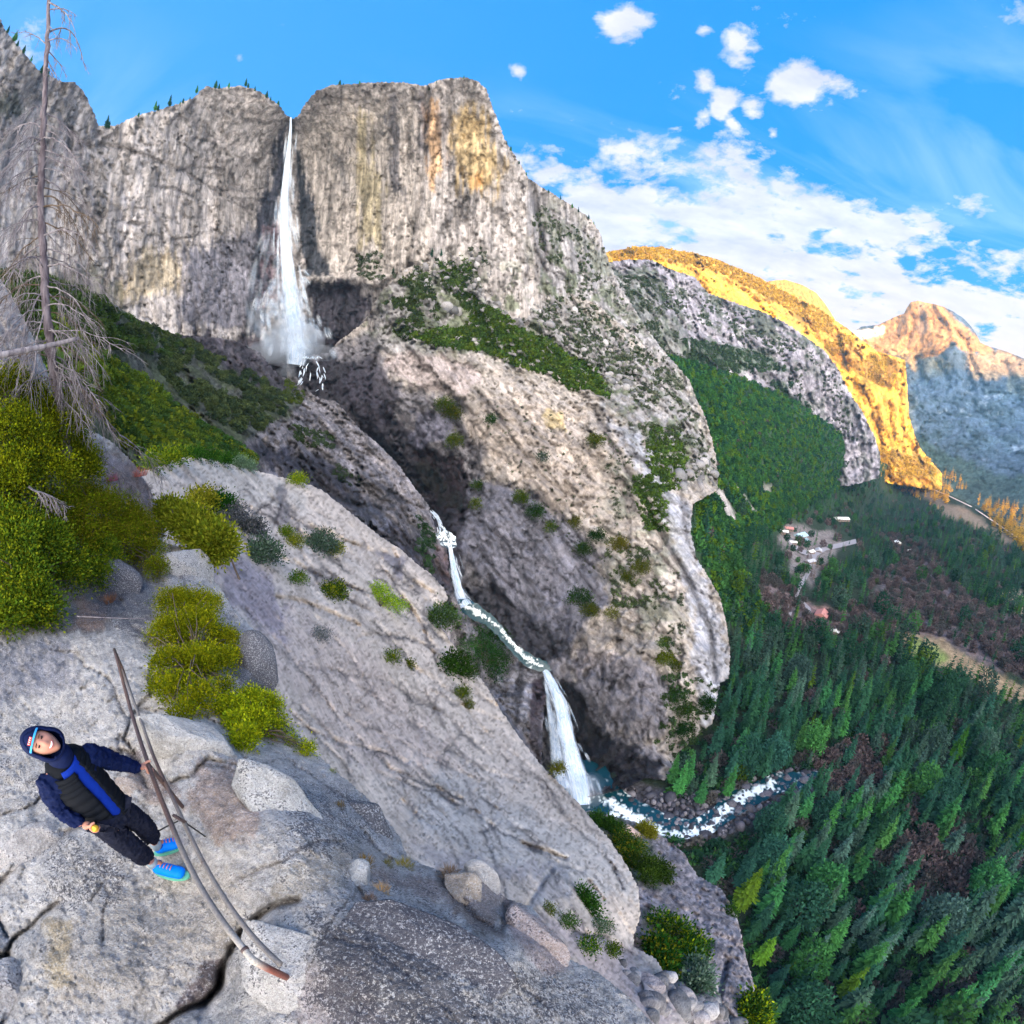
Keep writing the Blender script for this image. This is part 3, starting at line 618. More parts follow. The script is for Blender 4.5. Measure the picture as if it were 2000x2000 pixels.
def hd_tint(px, py, w):  # sunlit orange top and blue shaded wall are put into the rock colour
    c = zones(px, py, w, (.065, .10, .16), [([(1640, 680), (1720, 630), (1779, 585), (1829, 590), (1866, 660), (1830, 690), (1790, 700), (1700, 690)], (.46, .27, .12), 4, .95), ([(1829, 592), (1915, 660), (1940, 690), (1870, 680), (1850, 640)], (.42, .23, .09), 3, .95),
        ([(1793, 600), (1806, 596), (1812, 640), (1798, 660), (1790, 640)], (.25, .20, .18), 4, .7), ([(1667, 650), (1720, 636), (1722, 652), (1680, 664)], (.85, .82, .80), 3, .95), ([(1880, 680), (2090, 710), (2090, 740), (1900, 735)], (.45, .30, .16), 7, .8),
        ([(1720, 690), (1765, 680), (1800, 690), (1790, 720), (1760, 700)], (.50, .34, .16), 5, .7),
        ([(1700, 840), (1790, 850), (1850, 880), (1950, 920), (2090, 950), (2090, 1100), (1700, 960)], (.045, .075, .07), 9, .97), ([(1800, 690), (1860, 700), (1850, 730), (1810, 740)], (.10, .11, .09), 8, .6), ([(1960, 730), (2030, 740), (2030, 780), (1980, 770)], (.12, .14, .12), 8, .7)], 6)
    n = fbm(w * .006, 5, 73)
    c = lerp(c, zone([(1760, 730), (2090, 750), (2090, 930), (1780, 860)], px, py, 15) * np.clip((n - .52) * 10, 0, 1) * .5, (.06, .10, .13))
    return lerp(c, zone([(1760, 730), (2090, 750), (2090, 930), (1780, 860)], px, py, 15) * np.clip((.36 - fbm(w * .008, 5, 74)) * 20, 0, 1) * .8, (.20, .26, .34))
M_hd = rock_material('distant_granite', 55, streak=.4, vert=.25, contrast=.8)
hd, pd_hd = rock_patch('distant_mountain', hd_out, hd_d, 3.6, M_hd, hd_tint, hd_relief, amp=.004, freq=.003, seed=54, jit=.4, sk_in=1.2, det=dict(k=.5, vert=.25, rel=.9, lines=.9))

# the big slab of clean granite between the trail and the gorge
slab_out = [(250, 930), (308, 911), (340, 898), (370, 893), (398, 896), (467, 911), (522, 925), (565, 936), (594, 943), (630, 958), (665, 985), (703, 1016), (746, 1050), (783, 1073), (815, 1102), (848, 1127), (868, 1150), (875, 1168), (862, 1185), (850, 1207), (873, 1243), (899, 1280), (925, 1306), (940, 1325), (954, 1347), (990, 1405),
            (1026, 1456), (1062, 1499), (1095, 1532), (1135, 1575), (1160, 1606), (1189, 1637), (1225, 1691), (1247, 1735), (1250, 1789), (1238, 1829), (1238, 1850), (1280, 1872), (1309, 1916), (1334, 1970), (1349, 2010), (1380, 2100), (1000, 2100), (600, 1800), (300, 1400), (200, 1100)]
slab_d = [(250, 940, 40), (370, 895, 70), (467, 911, 95), (565, 936, 120), (630, 958, 130), (746, 1050, 140), (848, 1127, 145), (870, 1160, 140), (850, 1207, 120), (925, 1306, 118), (1026, 1456, 108), (1135, 1575, 98), (1225, 1691, 88), (1248, 1780, 78), (1238, 1850, 70), (1309, 1916, 66), (1380, 2100, 60), (1000, 2100, 22), (1100, 1900, 34), (950, 1750, 32),
          (800, 1650, 30), (650, 1500, 26), (530, 1300, 26), (430, 1150, 30), (320, 1060, 30), (200, 1100, 22), (600, 1100, 66), (700, 1200, 66), (800, 1400, 62), (1000, 1600, 60), (600, 1800, 18), (300, 1400, 16), (450, 1000, 60)]
SLAB_L = [([(536, 1166), (590, 1175), (640, 1195), (700, 1220)], .05, 4), ([(565, 936), (556, 955), (545, 1000), (535, 1030)], .03, 4), ([(500, 1000), (520, 985), (556, 950)], .02, 3), ([(700, 1246), (720, 1240), (790, 1243), (830, 1260), (900, 1320)], .02, 2.5), ([(1020, 1648), (1060, 1660), (1105, 1677)], .05, 3),
                         ([(1150, 1720), (1180, 1760)], .03, 3), ([(1200, 1700), (1215, 1735)], .03, 3), ([(560, 1040), (620, 1130), (640, 1160), (690, 1180)], .012, 3), ([(480, 1190), (560, 1270), (580, 1300), (660, 1400), (760, 1500), (900, 1560)], .018, 3.5), ([(765, 1072), (780, 1100), (770, 1120)], .04, 4),
                         ([(1030, 1770), (1060, 1720), (1080, 1695)], .02, 4), ([(600, 1300), (760, 1330), (860, 1390), (960, 1480)], .008, 4), ([(740, 1510), (840, 1545), (940, 1590)], .014, 3), ([(1060, 1500), (1110, 1560), (1170, 1640), (1200, 1700)], .012, 3), ([(1240, 1870), (1180, 1830), (1120, 1820)], .03, 6),
                         ([(1240, 1905), (1260, 1950), (1300, 1960)], .03, 5)]
SLAB_L += grow_lines([(330, 910), (600, 950), (850, 1140), (1000, 1450), (1230, 1740), (1200, 1830), (900, 1680), (560, 1400), (400, 1100)], 64, 42, 13, 60, 330, .016, 3.4, 8, .16) + grow_lines([(400, 930), (640, 980), (840, 1150), (700, 1200), (480, 1080)], 26, 30, 8, 60, 200, .02, 3.2, 9, .1) + grow_lines([(500, 1200), (900, 1300), (1200, 1750), (800, 1600)], 16, 100, 40, 30, 90, .010, 2.4, 10)
def slab_relief(px, py, w):
    r = 0 * px
    for line, dd, wd in SLAB_L:
        r = r + dd * gline(line, px, py, wd)
    q = np.stack([(px + py * .1) / 30, (py - px * .85) / 9, px * 0], -1)      # slanting exfoliation sheets
    up = zone([(300, 890), (900, 1100), (900, 1300), (500, 1250), (300, 1000)], px, py, 60)
    return r + up * (fbm(q, 4, 8) - .5) * .03
def slab_tint(px, py, w):
    c = zones(px, py, w, (.53, .45, .39), [([(480, 1150), (700, 1250), (900, 1500), (700, 1500), (520, 1300)], (.52, .42, .37), 30, .7), ([(370, 1040), (450, 1060), (540, 1150), (560, 1260), (450, 1180)], (.27, .235, .27), 16, .8), ([(860, 1500), (1240, 1690), (1230, 1760), (1000, 1700), (800, 1600)], (.47, .44, .42), 20, .7),
        ([(330, 900), (460, 905), (600, 960), (600, 1000), (450, 980)], (.44, .40, .36), 12, .7), ([(740, 1070), (790, 1090), (790, 1130), (760, 1110)], (.17, .16, .19), 5, .8), ([(536, 955), (560, 945), (556, 1030), (536, 1030)], (.15, .14, .15), 3, .75), ([(820, 1180), (862, 1185), (860, 1230), (830, 1220)], (.2, .19, .2), 5, .6),
        ([(1030, 1780), (1240, 1850), (1330, 2000), (1200, 2000), (1100, 1850)], (.40, .33, .33), 16, .8), ([(1040, 1695), (1110, 1690), (1110, 1760), (1040, 1770)], (.30, .30, .33), 7, .6),
        ([(800, 1640), (1060, 1700), (1000, 1720), (850, 1690)], (.33, .30, .31), 10, .6)], 12)
    q = np.stack([(px + py * .15) / 60, (py - px * .75) / 14, px * 0], -1); n = fbm(q, 5, 18)
    return ink(c * (1 + (n - .5)[:, None] * .5), SLAB_L, px, py, (.055, .05, .055), 1.0)
M_slab = rock_material('slab_granite', .6, streak=.20, axis=GAX, vert=.12, contrast=.26, bump=.15)
slab, pd_slab = rock_patch('granite_slab', slab_out, slab_d, 4, M_slab, slab_tint, slab_relief, amp=.012, freq=.09, seed=61, det=dict(k=.26, vert=.2, rel=.45, lines=1.1, blocks=.7, axis=GAX, iso=.5, big=.5))

ledge_out = [(1120, 1590), (1150, 1583), (1190, 1592), (1243, 1606), (1280, 1622), (1300, 1640), (1336, 1666), (1362, 1710), (1409, 1737), (1427, 1766), (1440, 1791), (1452, 1846), (1470, 1914), (1498, 2010), (1520, 2100), (1250, 2100), (1180, 1900), (1180, 1750), (1140, 1660)]
ledge_d = [(1120, 1590, 150), (1243, 1606, 175), (1336, 1666, 170), (1420, 1760, 140), (1452, 1846, 115), (1510, 2050, 95), (1250, 2100, 62), (1180, 1900, 75), (1180, 1750, 95), (1300, 1850, 90), (1400, 1950, 85), (1280, 1720, 120)]
def ledge_relief(px, py, w):
    r = .06 * (fbm(w * .10, 4, 44, True) - .6)
    for line in [[(1310, 1840), (1330, 1920), (1320, 1960), (1350, 2000)], [(1420, 1880), (1400, 1960), (1440, 2000)], [(1300, 1930), (1340, 1940)]]: r = r + .05 * np.exp(-(segdist(line, px, py) / 5) ** 2)
    return r
M_ledge = rock_material('ledge_granite', 1.8, streak=.4, axis=(0, 0, 1), vert=.3, contrast=.9)
ledge, pd_ledge = rock_patch('rock_ledge', ledge_out, ledge_d, 4, M_ledge, lambda px, py, w: zones(px, py, w, (.32, .28, .29), [([(1140, 1590), (1240, 1610), (1310, 1700), (1290, 1740), (1200, 1700)], (.07, .09, .05), 10, .8), ([(1240, 1780), (1330, 1790), (1390, 1850), (1360, 1900), (1280, 1850)], (.10, .11, .07), 12, .7)], 9), ledge_relief, amp=.02, freq=.1, seed=62, det=dict(k=.6, vert=.3, rel=1.2))

# the trail-side boulders around the hiker
PL = 3.4
fg_out = [(-80, 470), (0, 545), (35, 600), (65, 660), (100, 745), (130, 790), (165, 835), (215, 860), (262, 905), (290, 950), (315, 1000), (322, 1030), (318, 1059), (348, 1067), (380, 1092), (398, 1121), (427, 1143), (453, 1186), (496, 1230), (522, 1266), (533, 1302), (536, 1354), (543, 1401), (580, 1430), (616, 1470), (652, 1503), (688, 1532),
          (720, 1560), (747, 1590), (780, 1633), (795, 1673), (830, 1690), (862, 1702), (905, 1697), (954, 1727), (993, 1757), (1040, 1771), (1077, 1822), (1117, 1876), (1171, 1901), (1225, 1945), (1265, 1988), (1300, 2030), (1330, 2110), (-90, 2110)]
fg_d = [(-80, 480, 17), (0, 560, 16), (100, 760, 15), (165, 840, 16), (262, 905, 18), (310, 990, 20), (340, 1070, 16), (450, 1180, 12.5), (530, 1290, 9.8), (540, 1400, 7.6), (690, 1535, 6.1), (790, 1670, 5.4), (905, 1700, 5.3), (990, 1757, 5.1), (1077, 1822, 5.0), (1171, 1901, 4.8), (1265, 1988, 4.7), (1320, 2100, 4.7), (-80, 800, 11), (-80, 1100, 9.5), (100, 1100, 10.5), (100, 1250, 9),
        (200, 1150, 11.5), (300, 1250, 9), (400, 1300, 8.2), (200, 1300, 7.9), (100, 1400, 7.4), (300, 1420, 6.3), (400, 1450, 5.6), (200, 1600, 5.5), (0, 1600, 6.26), (-80, 1600, 6.6), (0, 1800, 5.4), (200, 1800, 4.71), (330, 1700, 4.8), (0, 2000, 4.78), (-80, 2100, 4.7), (200, 2000, 4.30), (400, 1800, 4.25), (400, 2000, 3.9), (600, 1600, 4.5), (600, 1900, 3.55), (800, 1900, 3.4), (1000, 2000, 3.5), (1000, 1880, 3.9), (750, 1780, 3.8), (600, 2080, 3.3), (100, 950, 12)]
FGC = [([(-60, 1745), (0, 1727), (33, 1695), (91, 1655), (152, 1608), (172, 1590)], .20, 10), ([(-40, 1600), (0, 1593), (40, 1583), (65, 1568), (95, 1530)], .12, 4), ([(65, 1606), (91, 1650)], .12, 4), ([(-60, 1890), (0, 1869), (18, 1865), (29, 1836), (62, 1804), (83, 1782), (120, 1760)], .20, 7), ([(18, 1860), (40, 1900), (30, 1960), (10, 2010)], .12, 5), ([(0, 1795), (20, 1830)], .1, 4),
       ([(580, 1753), (533, 1771), (507, 1785), (471, 1818), (457, 1843), (442, 1880), (431, 1916), (402, 1949), (362, 1967), (308, 2004), (260, 2060)], .32, 10), ([(435, 1890), (425, 1925), (400, 1950)], .3, 14), ([(254, 1409), (265, 1390), (285, 1383), (330, 1385), (362, 1400), (400, 1398), (435, 1407), (455, 1440), (464, 1463), (484, 1498), (435, 1497), (402, 1487), (375, 1510), (330, 1525), (290, 1500), (262, 1475), (250, 1450), (254, 1409)], .14, 5),
       ([(212, 1480), (245, 1470), (262, 1485), (290, 1540)], .14, 8), ([(700, 1619), (736, 1655), (765, 1675)], .16, 4), ([(862, 1702), (890, 1740), (930, 1790), (975, 1822), (992, 1790), (990, 1760)], .30, 11), ([(690, 1700), (712, 1760), (720, 1770)], .14, 6), ([(650, 1830), (720, 1850), (800, 1900), (880, 1980), (930, 2060)], .05, 5), ([(560, 1990), (590, 1900), (640, 1800), (700, 1740)], .04, 5),
       ([(395, 1500), (450, 1510), (500, 1530), (540, 1560)], .05, 6), ([(180, 1760), (200, 1730), (215, 1745), (205, 1800), (195, 1840)], .05, 4), ([(470, 1715), (520, 1690), (600, 1650), (680, 1640)], .04, 6), ([(540, 1330), (500, 1350), (470, 1400)], .12, 8), ([(230, 1130), (240, 1200), (300, 1260)], .10, 8), ([(100, 1270), (150, 1280), (215, 1330), (250, 1400)], .06, 5),
       ([(490, 1500), (560, 1480), (620, 1520), (690, 1570), (750, 1640)], .04, 4), ([(330, 1060), (360, 1150), (440, 1250), (500, 1330)], .05, 5), ([(820, 1760), (900, 1830), (980, 1900), (1060, 1960)], .04, 6), ([(240, 1440), (230, 1520), (300, 1600)], .05, 5), ([(270, 1385), (292, 1360), (300, 1290)], .1, 6)]
def fg_relief(px, py, w):
    r = 0 * px
    wx = (fbm(w * 3.0, 4, 55) - .5) * 34; wy = (fbm(w * 3.0, 4, 66) - .5) * 34; br_ = .35 + 1.1 * np.clip((fbm(w * 1.1, 3, 57) - .36) * 3.2, 0, 1)
    for line, dd, wd in FGC:
        s = segdist(line, px + wx, py + wy); r = r + dd / 5.5 * br_ * (np.exp(-(s / (wd * .55)) ** 2) + .35 * np.exp(-(s / (wd * 4)) ** 2))
    for cx, cy, rx, ry, k in [(360, 1440, 95, 55, -.05), (120, 1700, 110, 70, -.03), (560, 1600, 130, 90, -.05), (740, 1880, 210, 110, -.06), (180, 1900, 140, 90, -.04), (500, 1290, 50, 60, -.07), (370, 1120, 50, 50, -.06), (1000, 1850, 70, 50, -.05), (900, 1720, 50, 40, -.05), (50, 1620, 60, 40, -.02), (700, 1680, 70, 50, -.04)]:
        r = r + k * np.exp(-(((px - cx) / rx) ** 2 + ((py - cy) / ry) ** 2))
    return r + (fbm(w * 1.3, 4, 91, True) - .6) * .02
def fg_tint(px, py, w):
    c = zones(px, py, w, (.46, .435, .42), [([(380, 1500), (480, 1490), (520, 1560), (500, 1640), (420, 1640), (360, 1570)], (.38, .28, .23), 18, .8), ([(330, 1700), (480, 1700), (470, 1850), (300, 1950), (100, 1980), (60, 1850)], (.40, .35, .30), 30, .6), ([(85, 1800), (135, 1800), (135, 1920), (90, 1930)], (.42, .33, .20), 10, .7),
        ([(255, 1500), (330, 1520), (360, 1540), (300, 1570), (250, 1530)], (.24, .18, .16), 8, .8), ([(215, 1470), (275, 1470), (290, 1520), (240, 1500)], (.16, .12, .13), 6, .8), ([(480, 1500), (700, 1560), (760, 1650), (600, 1640)], (.40, .41, .43), 20, .6), ([(700, 1700), (1000, 1720), (960, 1830), (850, 1760)], (.30, .235, .21), 14, .8),
        ([(990, 1760), (1060, 1790), (1110, 1890), (1060, 1900), (1000, 1830)], (.38, .29, .27), 8, .8), ([(860, 1700), (930, 1790), (990, 1820), (980, 1840), (930, 1830), (860, 1750)], (.20, .16, .14), 8, .7), ([(560, 1680), (700, 1640), (690, 1720), (520, 1760)], (.42, .375, .32), 12, .7), ([(600, 1880), (700, 1880), (800, 2080), (560, 2080)], (.34, .28, .28), 20, .6),
        ([(-80, 1240), (130, 1250), (150, 1340), (-80, 1400)], (.20, .20, .24), 16, .7), ([(400, 1880), (445, 1880), (430, 1930), (360, 1980), (340, 1970)], (.10, .07, .08), 5, .8), ([(-80, 480), (0, 545), (120, 790), (60, 800), (-80, 640)], (.38, .34, .34), 8, .8), ([(-80, 700), (200, 860), (320, 960), (320, 1050), (200, 1240), (-80, 1240)], (.14, .12, .11), 12, .85),
        ([(150, 1160), (200, 1180), (200, 1230), (140, 1230)], (.28, .17, .12), 8, .7), ([(160, 870), (300, 930), (310, 1010), (240, 1010), (170, 930)], (.28, .22, .23), 10, .8)], 10)
    wx = (fbm(w * 3.0, 4, 55) - .5) * 34; wy = (fbm(w * 3.0, 4, 66) - .5) * 34
    for line, dd, wd in FGC: c = lerp(c, .8 * np.exp(-(segdist(line, px + wx, py + wy) / (wd * .5)) ** 2), (.09, .07, .06))
    return c
def fg_lichen(px, py, w):
    a = .36 + 0 * px
    for poly, v, fe in [([(480, 1250), (540, 1260), (545, 1370), (500, 1380), (440, 1290)], 1.1, 12), ([(620, 1790), (800, 1830), (960, 1960), (960, 2060), (700, 2060), (620, 1960)], .92, 30), ([(170, 1090), (320, 1080), (330, 1160), (280, 1260), (180, 1200)], .8, 20), ([(560, 1520), (700, 1540), (760, 1630), (640, 1680), (560, 1640)], .62, 25), ([(-80, 1380), (150, 1400), (150, 1560), (-80, 1580)], .5, 25),
                        ([(80, 1640), (260, 1650), (240, 1760), (100, 1760)], .6, 20), ([(400, 1560), (500, 1520), (520, 1700), (400, 1700)], .1, 20), ([(840, 1820), (1180, 1930), (1250, 2060), (960, 2060)], .62, 25), ([(640, 1680), (900, 1720), (960, 1840), (800, 1800), (640, 1780)], .45, 20), ([(330, 1060), (420, 1150), (520, 1270), (440, 1280), (340, 1180)], .6, 16)]:
        z = zone(poly, px, py, fe); a = a * (1 - z) + v * z
    return {'lichen': a}
M_fg = rock_material('boulder_granite', .22, streak=.15, speck=.85, contrast=.9)
fg, pd_fg = rock_patch('trail_rock', fg_out, fg_d, 4, M_fg, fg_tint, fg_relief, amp=.012, freq=.9, seed=71, skirt=(1.04, 1.12, 1.3), attrs_fn=fg_lichen, det=dict(k=.28, vert=.8, lines=.5, rel=.6, blocks=1.2, big=.4))
# unseen ridge added behind the photographer, crest shaped to shade the near valley
Bk = 4200.0; tE = math.tan(SUN_EL); ua = np.array([math.sin(SUN_AZ), math.cos(SUN_AZ)]); us = np.array([math.cos(SUN_AZ), -math.sin(SUN_AZ)])
prof = [(-5000, 900), (-3000, 1150), (-1200, 1250), (0, 1300), (560, 1300), (800, 1180), (960, 900), (1100, 600), (1420, 400), (1540, 160), (1600, 20), (1650, -80), (2400, -80), (2560, 20), (2700, 450), (2900, 1100), (3080, 1650), (3400, 1900), (4200, 1900), (5200, 1850), (6500, 1400), (9000, 700)]
ss = np.arange(-5000, 9000, 35.0); hh = np.interp(ss, [p[0] for p in prof], [p[1] for p in prof]) + (vnoise(np.stack([ss / 90, ss * 0, ss * 0], -1), 4) - .5) * 50 + (vnoise(np.stack([ss / 25, ss * 0, ss * 0], -1), 5) - .5) * 22
V = []; rows = [(-2600, 0.0), (-1500, .45), (-500, .8), (0, 1.0), (500, .75), (1500, .3), (2300, 0.0)]
for tt, k in rows:
    top = hh + Bk * tE + 300
    z = -30 + (top + 30) * k + (vnoise(np.stack([ss / 160, ss * 0 + tt, ss * 0], -1), 6) - .5) * 120 * (k < 1) * (k > 0)
    V.append(np.stack([us[0] * ss + ua[0] * (tt - Bk), us[1] * ss + ua[1] * (tt - Bk), z], -1))
n_ = len(ss); F = [[r * n_ + i, r * n_ + i + 1, (r + 1) * n_ + i + 1, (r + 1) * n_ + i] for r in range(len(rows) - 1) for i in range(n_ - 1)]
rim = link_mesh('shade_ridge', np.vstack(V), np.array(F), M_gray, attrs={'tint': np.tile([.26, .25, .27], (n_ * len(rows), 1))}); rim['kind'] = 'structure'
# ---------------------------------------------------------------- vegetation builders
def leaf_mat(name, noise=.25, rough=.7):
    m, nt = new_mat(name); N = NT(nt)
    col = N.n('ShaderNodeVertexColor', layer_name='tint').outputs[0]
    ri = N.n('ShaderNodeObjectInfo').outputs['Random']
    hs = N.n('ShaderNodeHueSaturation', i_Color=col, i_Hue=N.ramp(ri, 0, 1, .47, .53), i_Saturation=1.0, i_Value=N.ramp(N.math('FRACT', N.math('MULTIPLY', ri, 7.3)), 0, 1, .7, 1.35))
    d = N.n('ShaderNodeBsdfDiffuse', i_Color=hs.outputs[0]); t = N.n('ShaderNodeBsdfTranslucent', i_Color=hs.outputs[0])
    mx = N.n('ShaderNodeMixShader', i_0=.35, i_1=d.outputs[0], i_2=t.outputs[0]); N.out(mx.outputs[0]); return m
M_leaf = leaf_mat('foliage')
def bark_mat(name, a, b, sc_=6):
    m, nt = new_mat(name); N = NT(nt); pos = N.n('ShaderNodeTexCoord').outputs['Object']
    n1 = N.noise(N.mapping(pos, (1, 1, .2)), sc_, 5, .65)
    N.out(N.bsdf(N.mix(N.ramp(n1, .35, .65), a, b), .9, N.bump(n1, .03), .15)); return m
M_bark = bark_mat('bark', (.05, .035, .025, 1), (.13, .10, .08, 1))
M_dead = bark_mat('dead_wood', (.07, .06, .075, 1), (.25, .23, .25, 1), 9); M_snag = bark_mat('snag_bark', (.045, .035, .045, 1), (.15, .13, .15, 1), 9)

def quads_to(Vq): return np.arange(len(Vq) * 4).reshape(-1, 4)
def card(c, d, s, L, Wd):
    """quad from c along d (unit) length L, width vector s"""
    return np.stack([c - s * Wd * .5, c + s * Wd * .5, c + d * L + s * Wd * .22, c + d * L - s * Wd * .22], -2)
def conifer_cards(whorls, per, seed, R0=.14, lean=0, base=.12, sub=1):
    r = np.random.default_rng(seed); Q = []; C = []
    for i in range(whorls):
        t = i / whorls; z = base + (1 - base) * t; rad = R0 * (1 - t) ** .8 * (.75 + .5 * r.random()) + .008
        if t < .15: rad *= .6 + t * 2.6
        k = max(4, int(per * (1 - t * .5)))
        for j in range(k):
            a = r.random() * 6.283; d = np.array([math.cos(a), math.sin(a), -.35 + .55 * t + r.uniform(-.15, .15)]); d /= np.linalg.norm(d)
            s = np.array([-math.sin(a), math.cos(a), r.uniform(-.4, .4)]); L = rad * r.uniform(.7, 1.15)
            for q in range(sub):
                f = q / sub
                cc = np.array([0, 0, z + r.uniform(-.012, .012)]) + d * L * f * .8
                a2 = r.uniform(-.6, .6) * (q > 0)
                d2 = d * math.cos(a2) + s * math.sin(a2)
                Q.append(card(cc, d2, s, L * (1 - f * .55), rad * (.55 if sub == 1 else .34)))
                v = .7 + .5 * r.random(); C += [[v * .8, v * .8, v * .8]] * 2 + [[v * 1.35, v * 1.4, v * 1.1]] * 2  # darker roots and brighter tips put the crown's shading into the colour
    return np.array(Q).reshape(-1, 3), np.array(C)
def round_cards(n, seed, asp=.8, size=.22, inner=.45):
    r = np.random.default_rng(seed); a = r.normal(size=(n, 3)); a /= np.linalg.norm(a, axis=1)[:, None]
    lump = .75 + .5 * vnoise(a * 2.2 + seed, seed)
    rad = (inner + (1 - inner) * r.random(n) ** .5) * lump
    c = a * rad[:, None] * np.array([.5, .5, .5 * asp]) + np.array([0, 0, .5 * asp])
    d = r.normal(size=(n, 3)) + a * .8; d /= np.linalg.norm(d, axis=1)[:, None]
    s = np.cross(d, r.normal(size=(n, 3))); s /= np.linalg.norm(s, axis=1)[:, None]
    L = size * r.uniform(.6, 1.2, n)
    Q = np.stack([c - s * (L * .35)[:, None], c + s * (L * .35)[:, None], c + d * L[:, None] + s * (L * .22)[:, None], c + d * L[:, None] - s * (L * .22)[:, None]], 1)
    v = r.uniform(.6, 1.25, n); C = np.repeat(np.stack([v, v, v * .9], -1), 4, 0)
    return Q.reshape(-1, 3), C
def trunk_mesh(r0, h, n=7, segs=5, seed=0, bend=.02):
    r = random.Random(seed); V = []; x = y = 0
    for i in range(segs + 1):
        t = i / segs; x += r.uniform(-bend, bend) * h / segs * (i > 0); y += r.uniform(-bend, bend) * h / segs * (i > 0); rr = r0 * (1 - t * .85)
        for j in range(n): a = j / n * 6.283; V.append((x + rr * math.cos(a), y + rr * math.sin(a), h * t))
    F = [(i * n + j, i * n + (j + 1) % n, (i + 1) * n + (j + 1) % n, (i + 1) * n + j) for i in range(segs) for j in range(n)]
    F.append(tuple(segs * n + j for j in range(n)))
    return V, F
def raw_mesh(name, V, Fc, mat, attrs=None):
    o = link_mesh(name, V, Fc, mat, attrs=attrs, smooth=False); me = o.data; bpy.data.objects.remove(o); return me

class Spots:
    def __init__(s, pds): s.D = [Dist(p, c) for p, c in pds]
    def at(s, x, y, i=0):
        d = s.D[i](x, y); return None if d is None else P(x, y, d)
surf = Spots([(pd_floor, 12), (pd_dome, 7), (pd_ridge, 7), (pd_slab, 8), (pd_ledge, 8), (pd_fg, 8), (pd_cliff, 7), (pd_gray, 7), (pd_gold, 7), (pd_hd, 7)])
FLOOR, DOME, RIDGE, SLAB, LEDGE, FG, CLIFF, GRAY, GOLD, HD = range(10)

def scatter(poly, n, seed, holes=(), clump=0, dens=None):
    r = np.random.default_rng(seed); a = np.array(poly, float); x0, y0 = a.min(0); x1, y1 = a.max(0); out = []
    while len(out) < n:
        px = r.uniform(x0, x1, 4000); py = r.uniform(y0, y1, 4000); k = inside(poly, px, py)
        for h in holes: k &= ~inside(h, px, py)
        if clump: k &= vnoise(np.stack([px / clump, py / clump, px * 0], -1), seed) > .45
        px = px[k]; py = py[k]
        if dens is not None:
            q = dens(px, py); kk = r.random(len(px)) < q; px = px[kk]; py = py[kk]
        out += list(zip(px, py))
        if not len(px): break
    return out[:n]

def merge_stuff(name, items, protos, mat, kindlabel, cols):
    """items: (pos, scale_xy, scale_z, rot, proto index, colour)"""
    VV = []; CC = []
    for pi, (pv, pc) in enumerate(protos):
        it = [i for i in items if i[4] == pi]
        if not it: continue
        p = np.array([i[0] for i in it]); sx = np.array([i[1] for i in it]); sz = np.array([i[2] for i in it]); a = np.array([i[3] for i in it]); c = np.array([i[5] for i in it])
        ca, sa = np.cos(a), np.sin(a)
        X = pv[None, :, 0] * sx[:, None]; Y = pv[None, :, 1] * sx[:, None]; Z = pv[None, :, 2] * sz[:, None]
        v = np.stack([X * ca[:, None] - Y * sa[:, None] + p[:, None, 0], X * sa[:, None] + Y * ca[:, None] + p[:, None, 1], Z + p[:, None, 2]], -1)
        VV.append(v.reshape(-1, 3)); CC.append((pc[None] * c[:, None, :]).reshape(-1, 3))
    V = np.vstack(VV); C = np.vstack(CC)
    o = link_mesh(name, V, quads_to(V.reshape(-1, 4, 3)), mat, attrs={'tint': C}, smooth=False)
    o['kind'] = 'stuff'; return o

G_DARK = (.036, .115, .080); G_MID = (.055, .205, .065); G_BRI = (.095, .23, .025); G_BLUE = (.078, .150, .130); G_OLV = (.17, .17, .022); G_GREY = (.13, .125, .13); G_BARE = (.20, .155, .165); G_SUNLIT = (.85, .62, .09)  # the gold entry puts evening sunlight into the conifer colour
# ---- the valley forest
VILL = [(1520, 1028), (1600, 1015), (1668, 1040), (1680, 1075), (1640, 1110), (1600, 1170), (1555, 1150), (1535, 1100), (1510, 1060)]
CLEAR = [(1570, 1178), (1625, 1180), (1612, 1225), (1580, 1210)]
MEAD = [(1758, 1232), (1830, 1240), (1920, 1290), (2080, 1370), (2080, 1410), (1930, 1360), (1850, 1320), (1770, 1275)]
RIVER = [(1080, 1480), (1180, 1500), (1250, 1535), (1350, 1575), (1420, 1560), (1500, 1512), (1560, 1500), (1590, 1520), (1570, 1560), (1530, 1590), (1480, 1640), (1440, 1690), (1360, 1710), (1280, 1680), (1150, 1620), (1080, 1600)]
TRACK = [(1790, 945), (1830, 955), (1930, 1010), (2000, 1055), (1990, 1075), (1900, 1030), (1790, 972)]
SLIDES = [[(1386, 948), (1412, 960), (1445, 1012), (1425, 1022)], [(1416, 932), (1438, 945), (1478, 1000), (1468, 1004)], [(1485, 938), (1512, 948), (1506, 968), (1490, 962)]]
FOREST = [(1310, 740), (1345, 735), (1450, 760), (1540, 790), (1620, 840), (1690, 895), (1730, 915), (1760, 935), (1850, 985), (1930, 1040), (2080, 1100), (2100, 2100), (1500, 2100), (1440, 1780), (1300, 1640), (1300, 1540), (1400, 1440), (1430, 1300), (1400, 1130), (1350, 1040), (1340, 960), (1400, 920), (1370, 800)]
HILLSIDE = [(1290, 695), (1370, 715), (1450, 740), (1540, 776), (1620, 830), (1690, 886), (1680, 940), (1560, 1000), (1490, 1050), (1430, 1080), (1500, 1200), (1470, 1260), (1400, 1200), (1340, 1000), (1390, 900)]
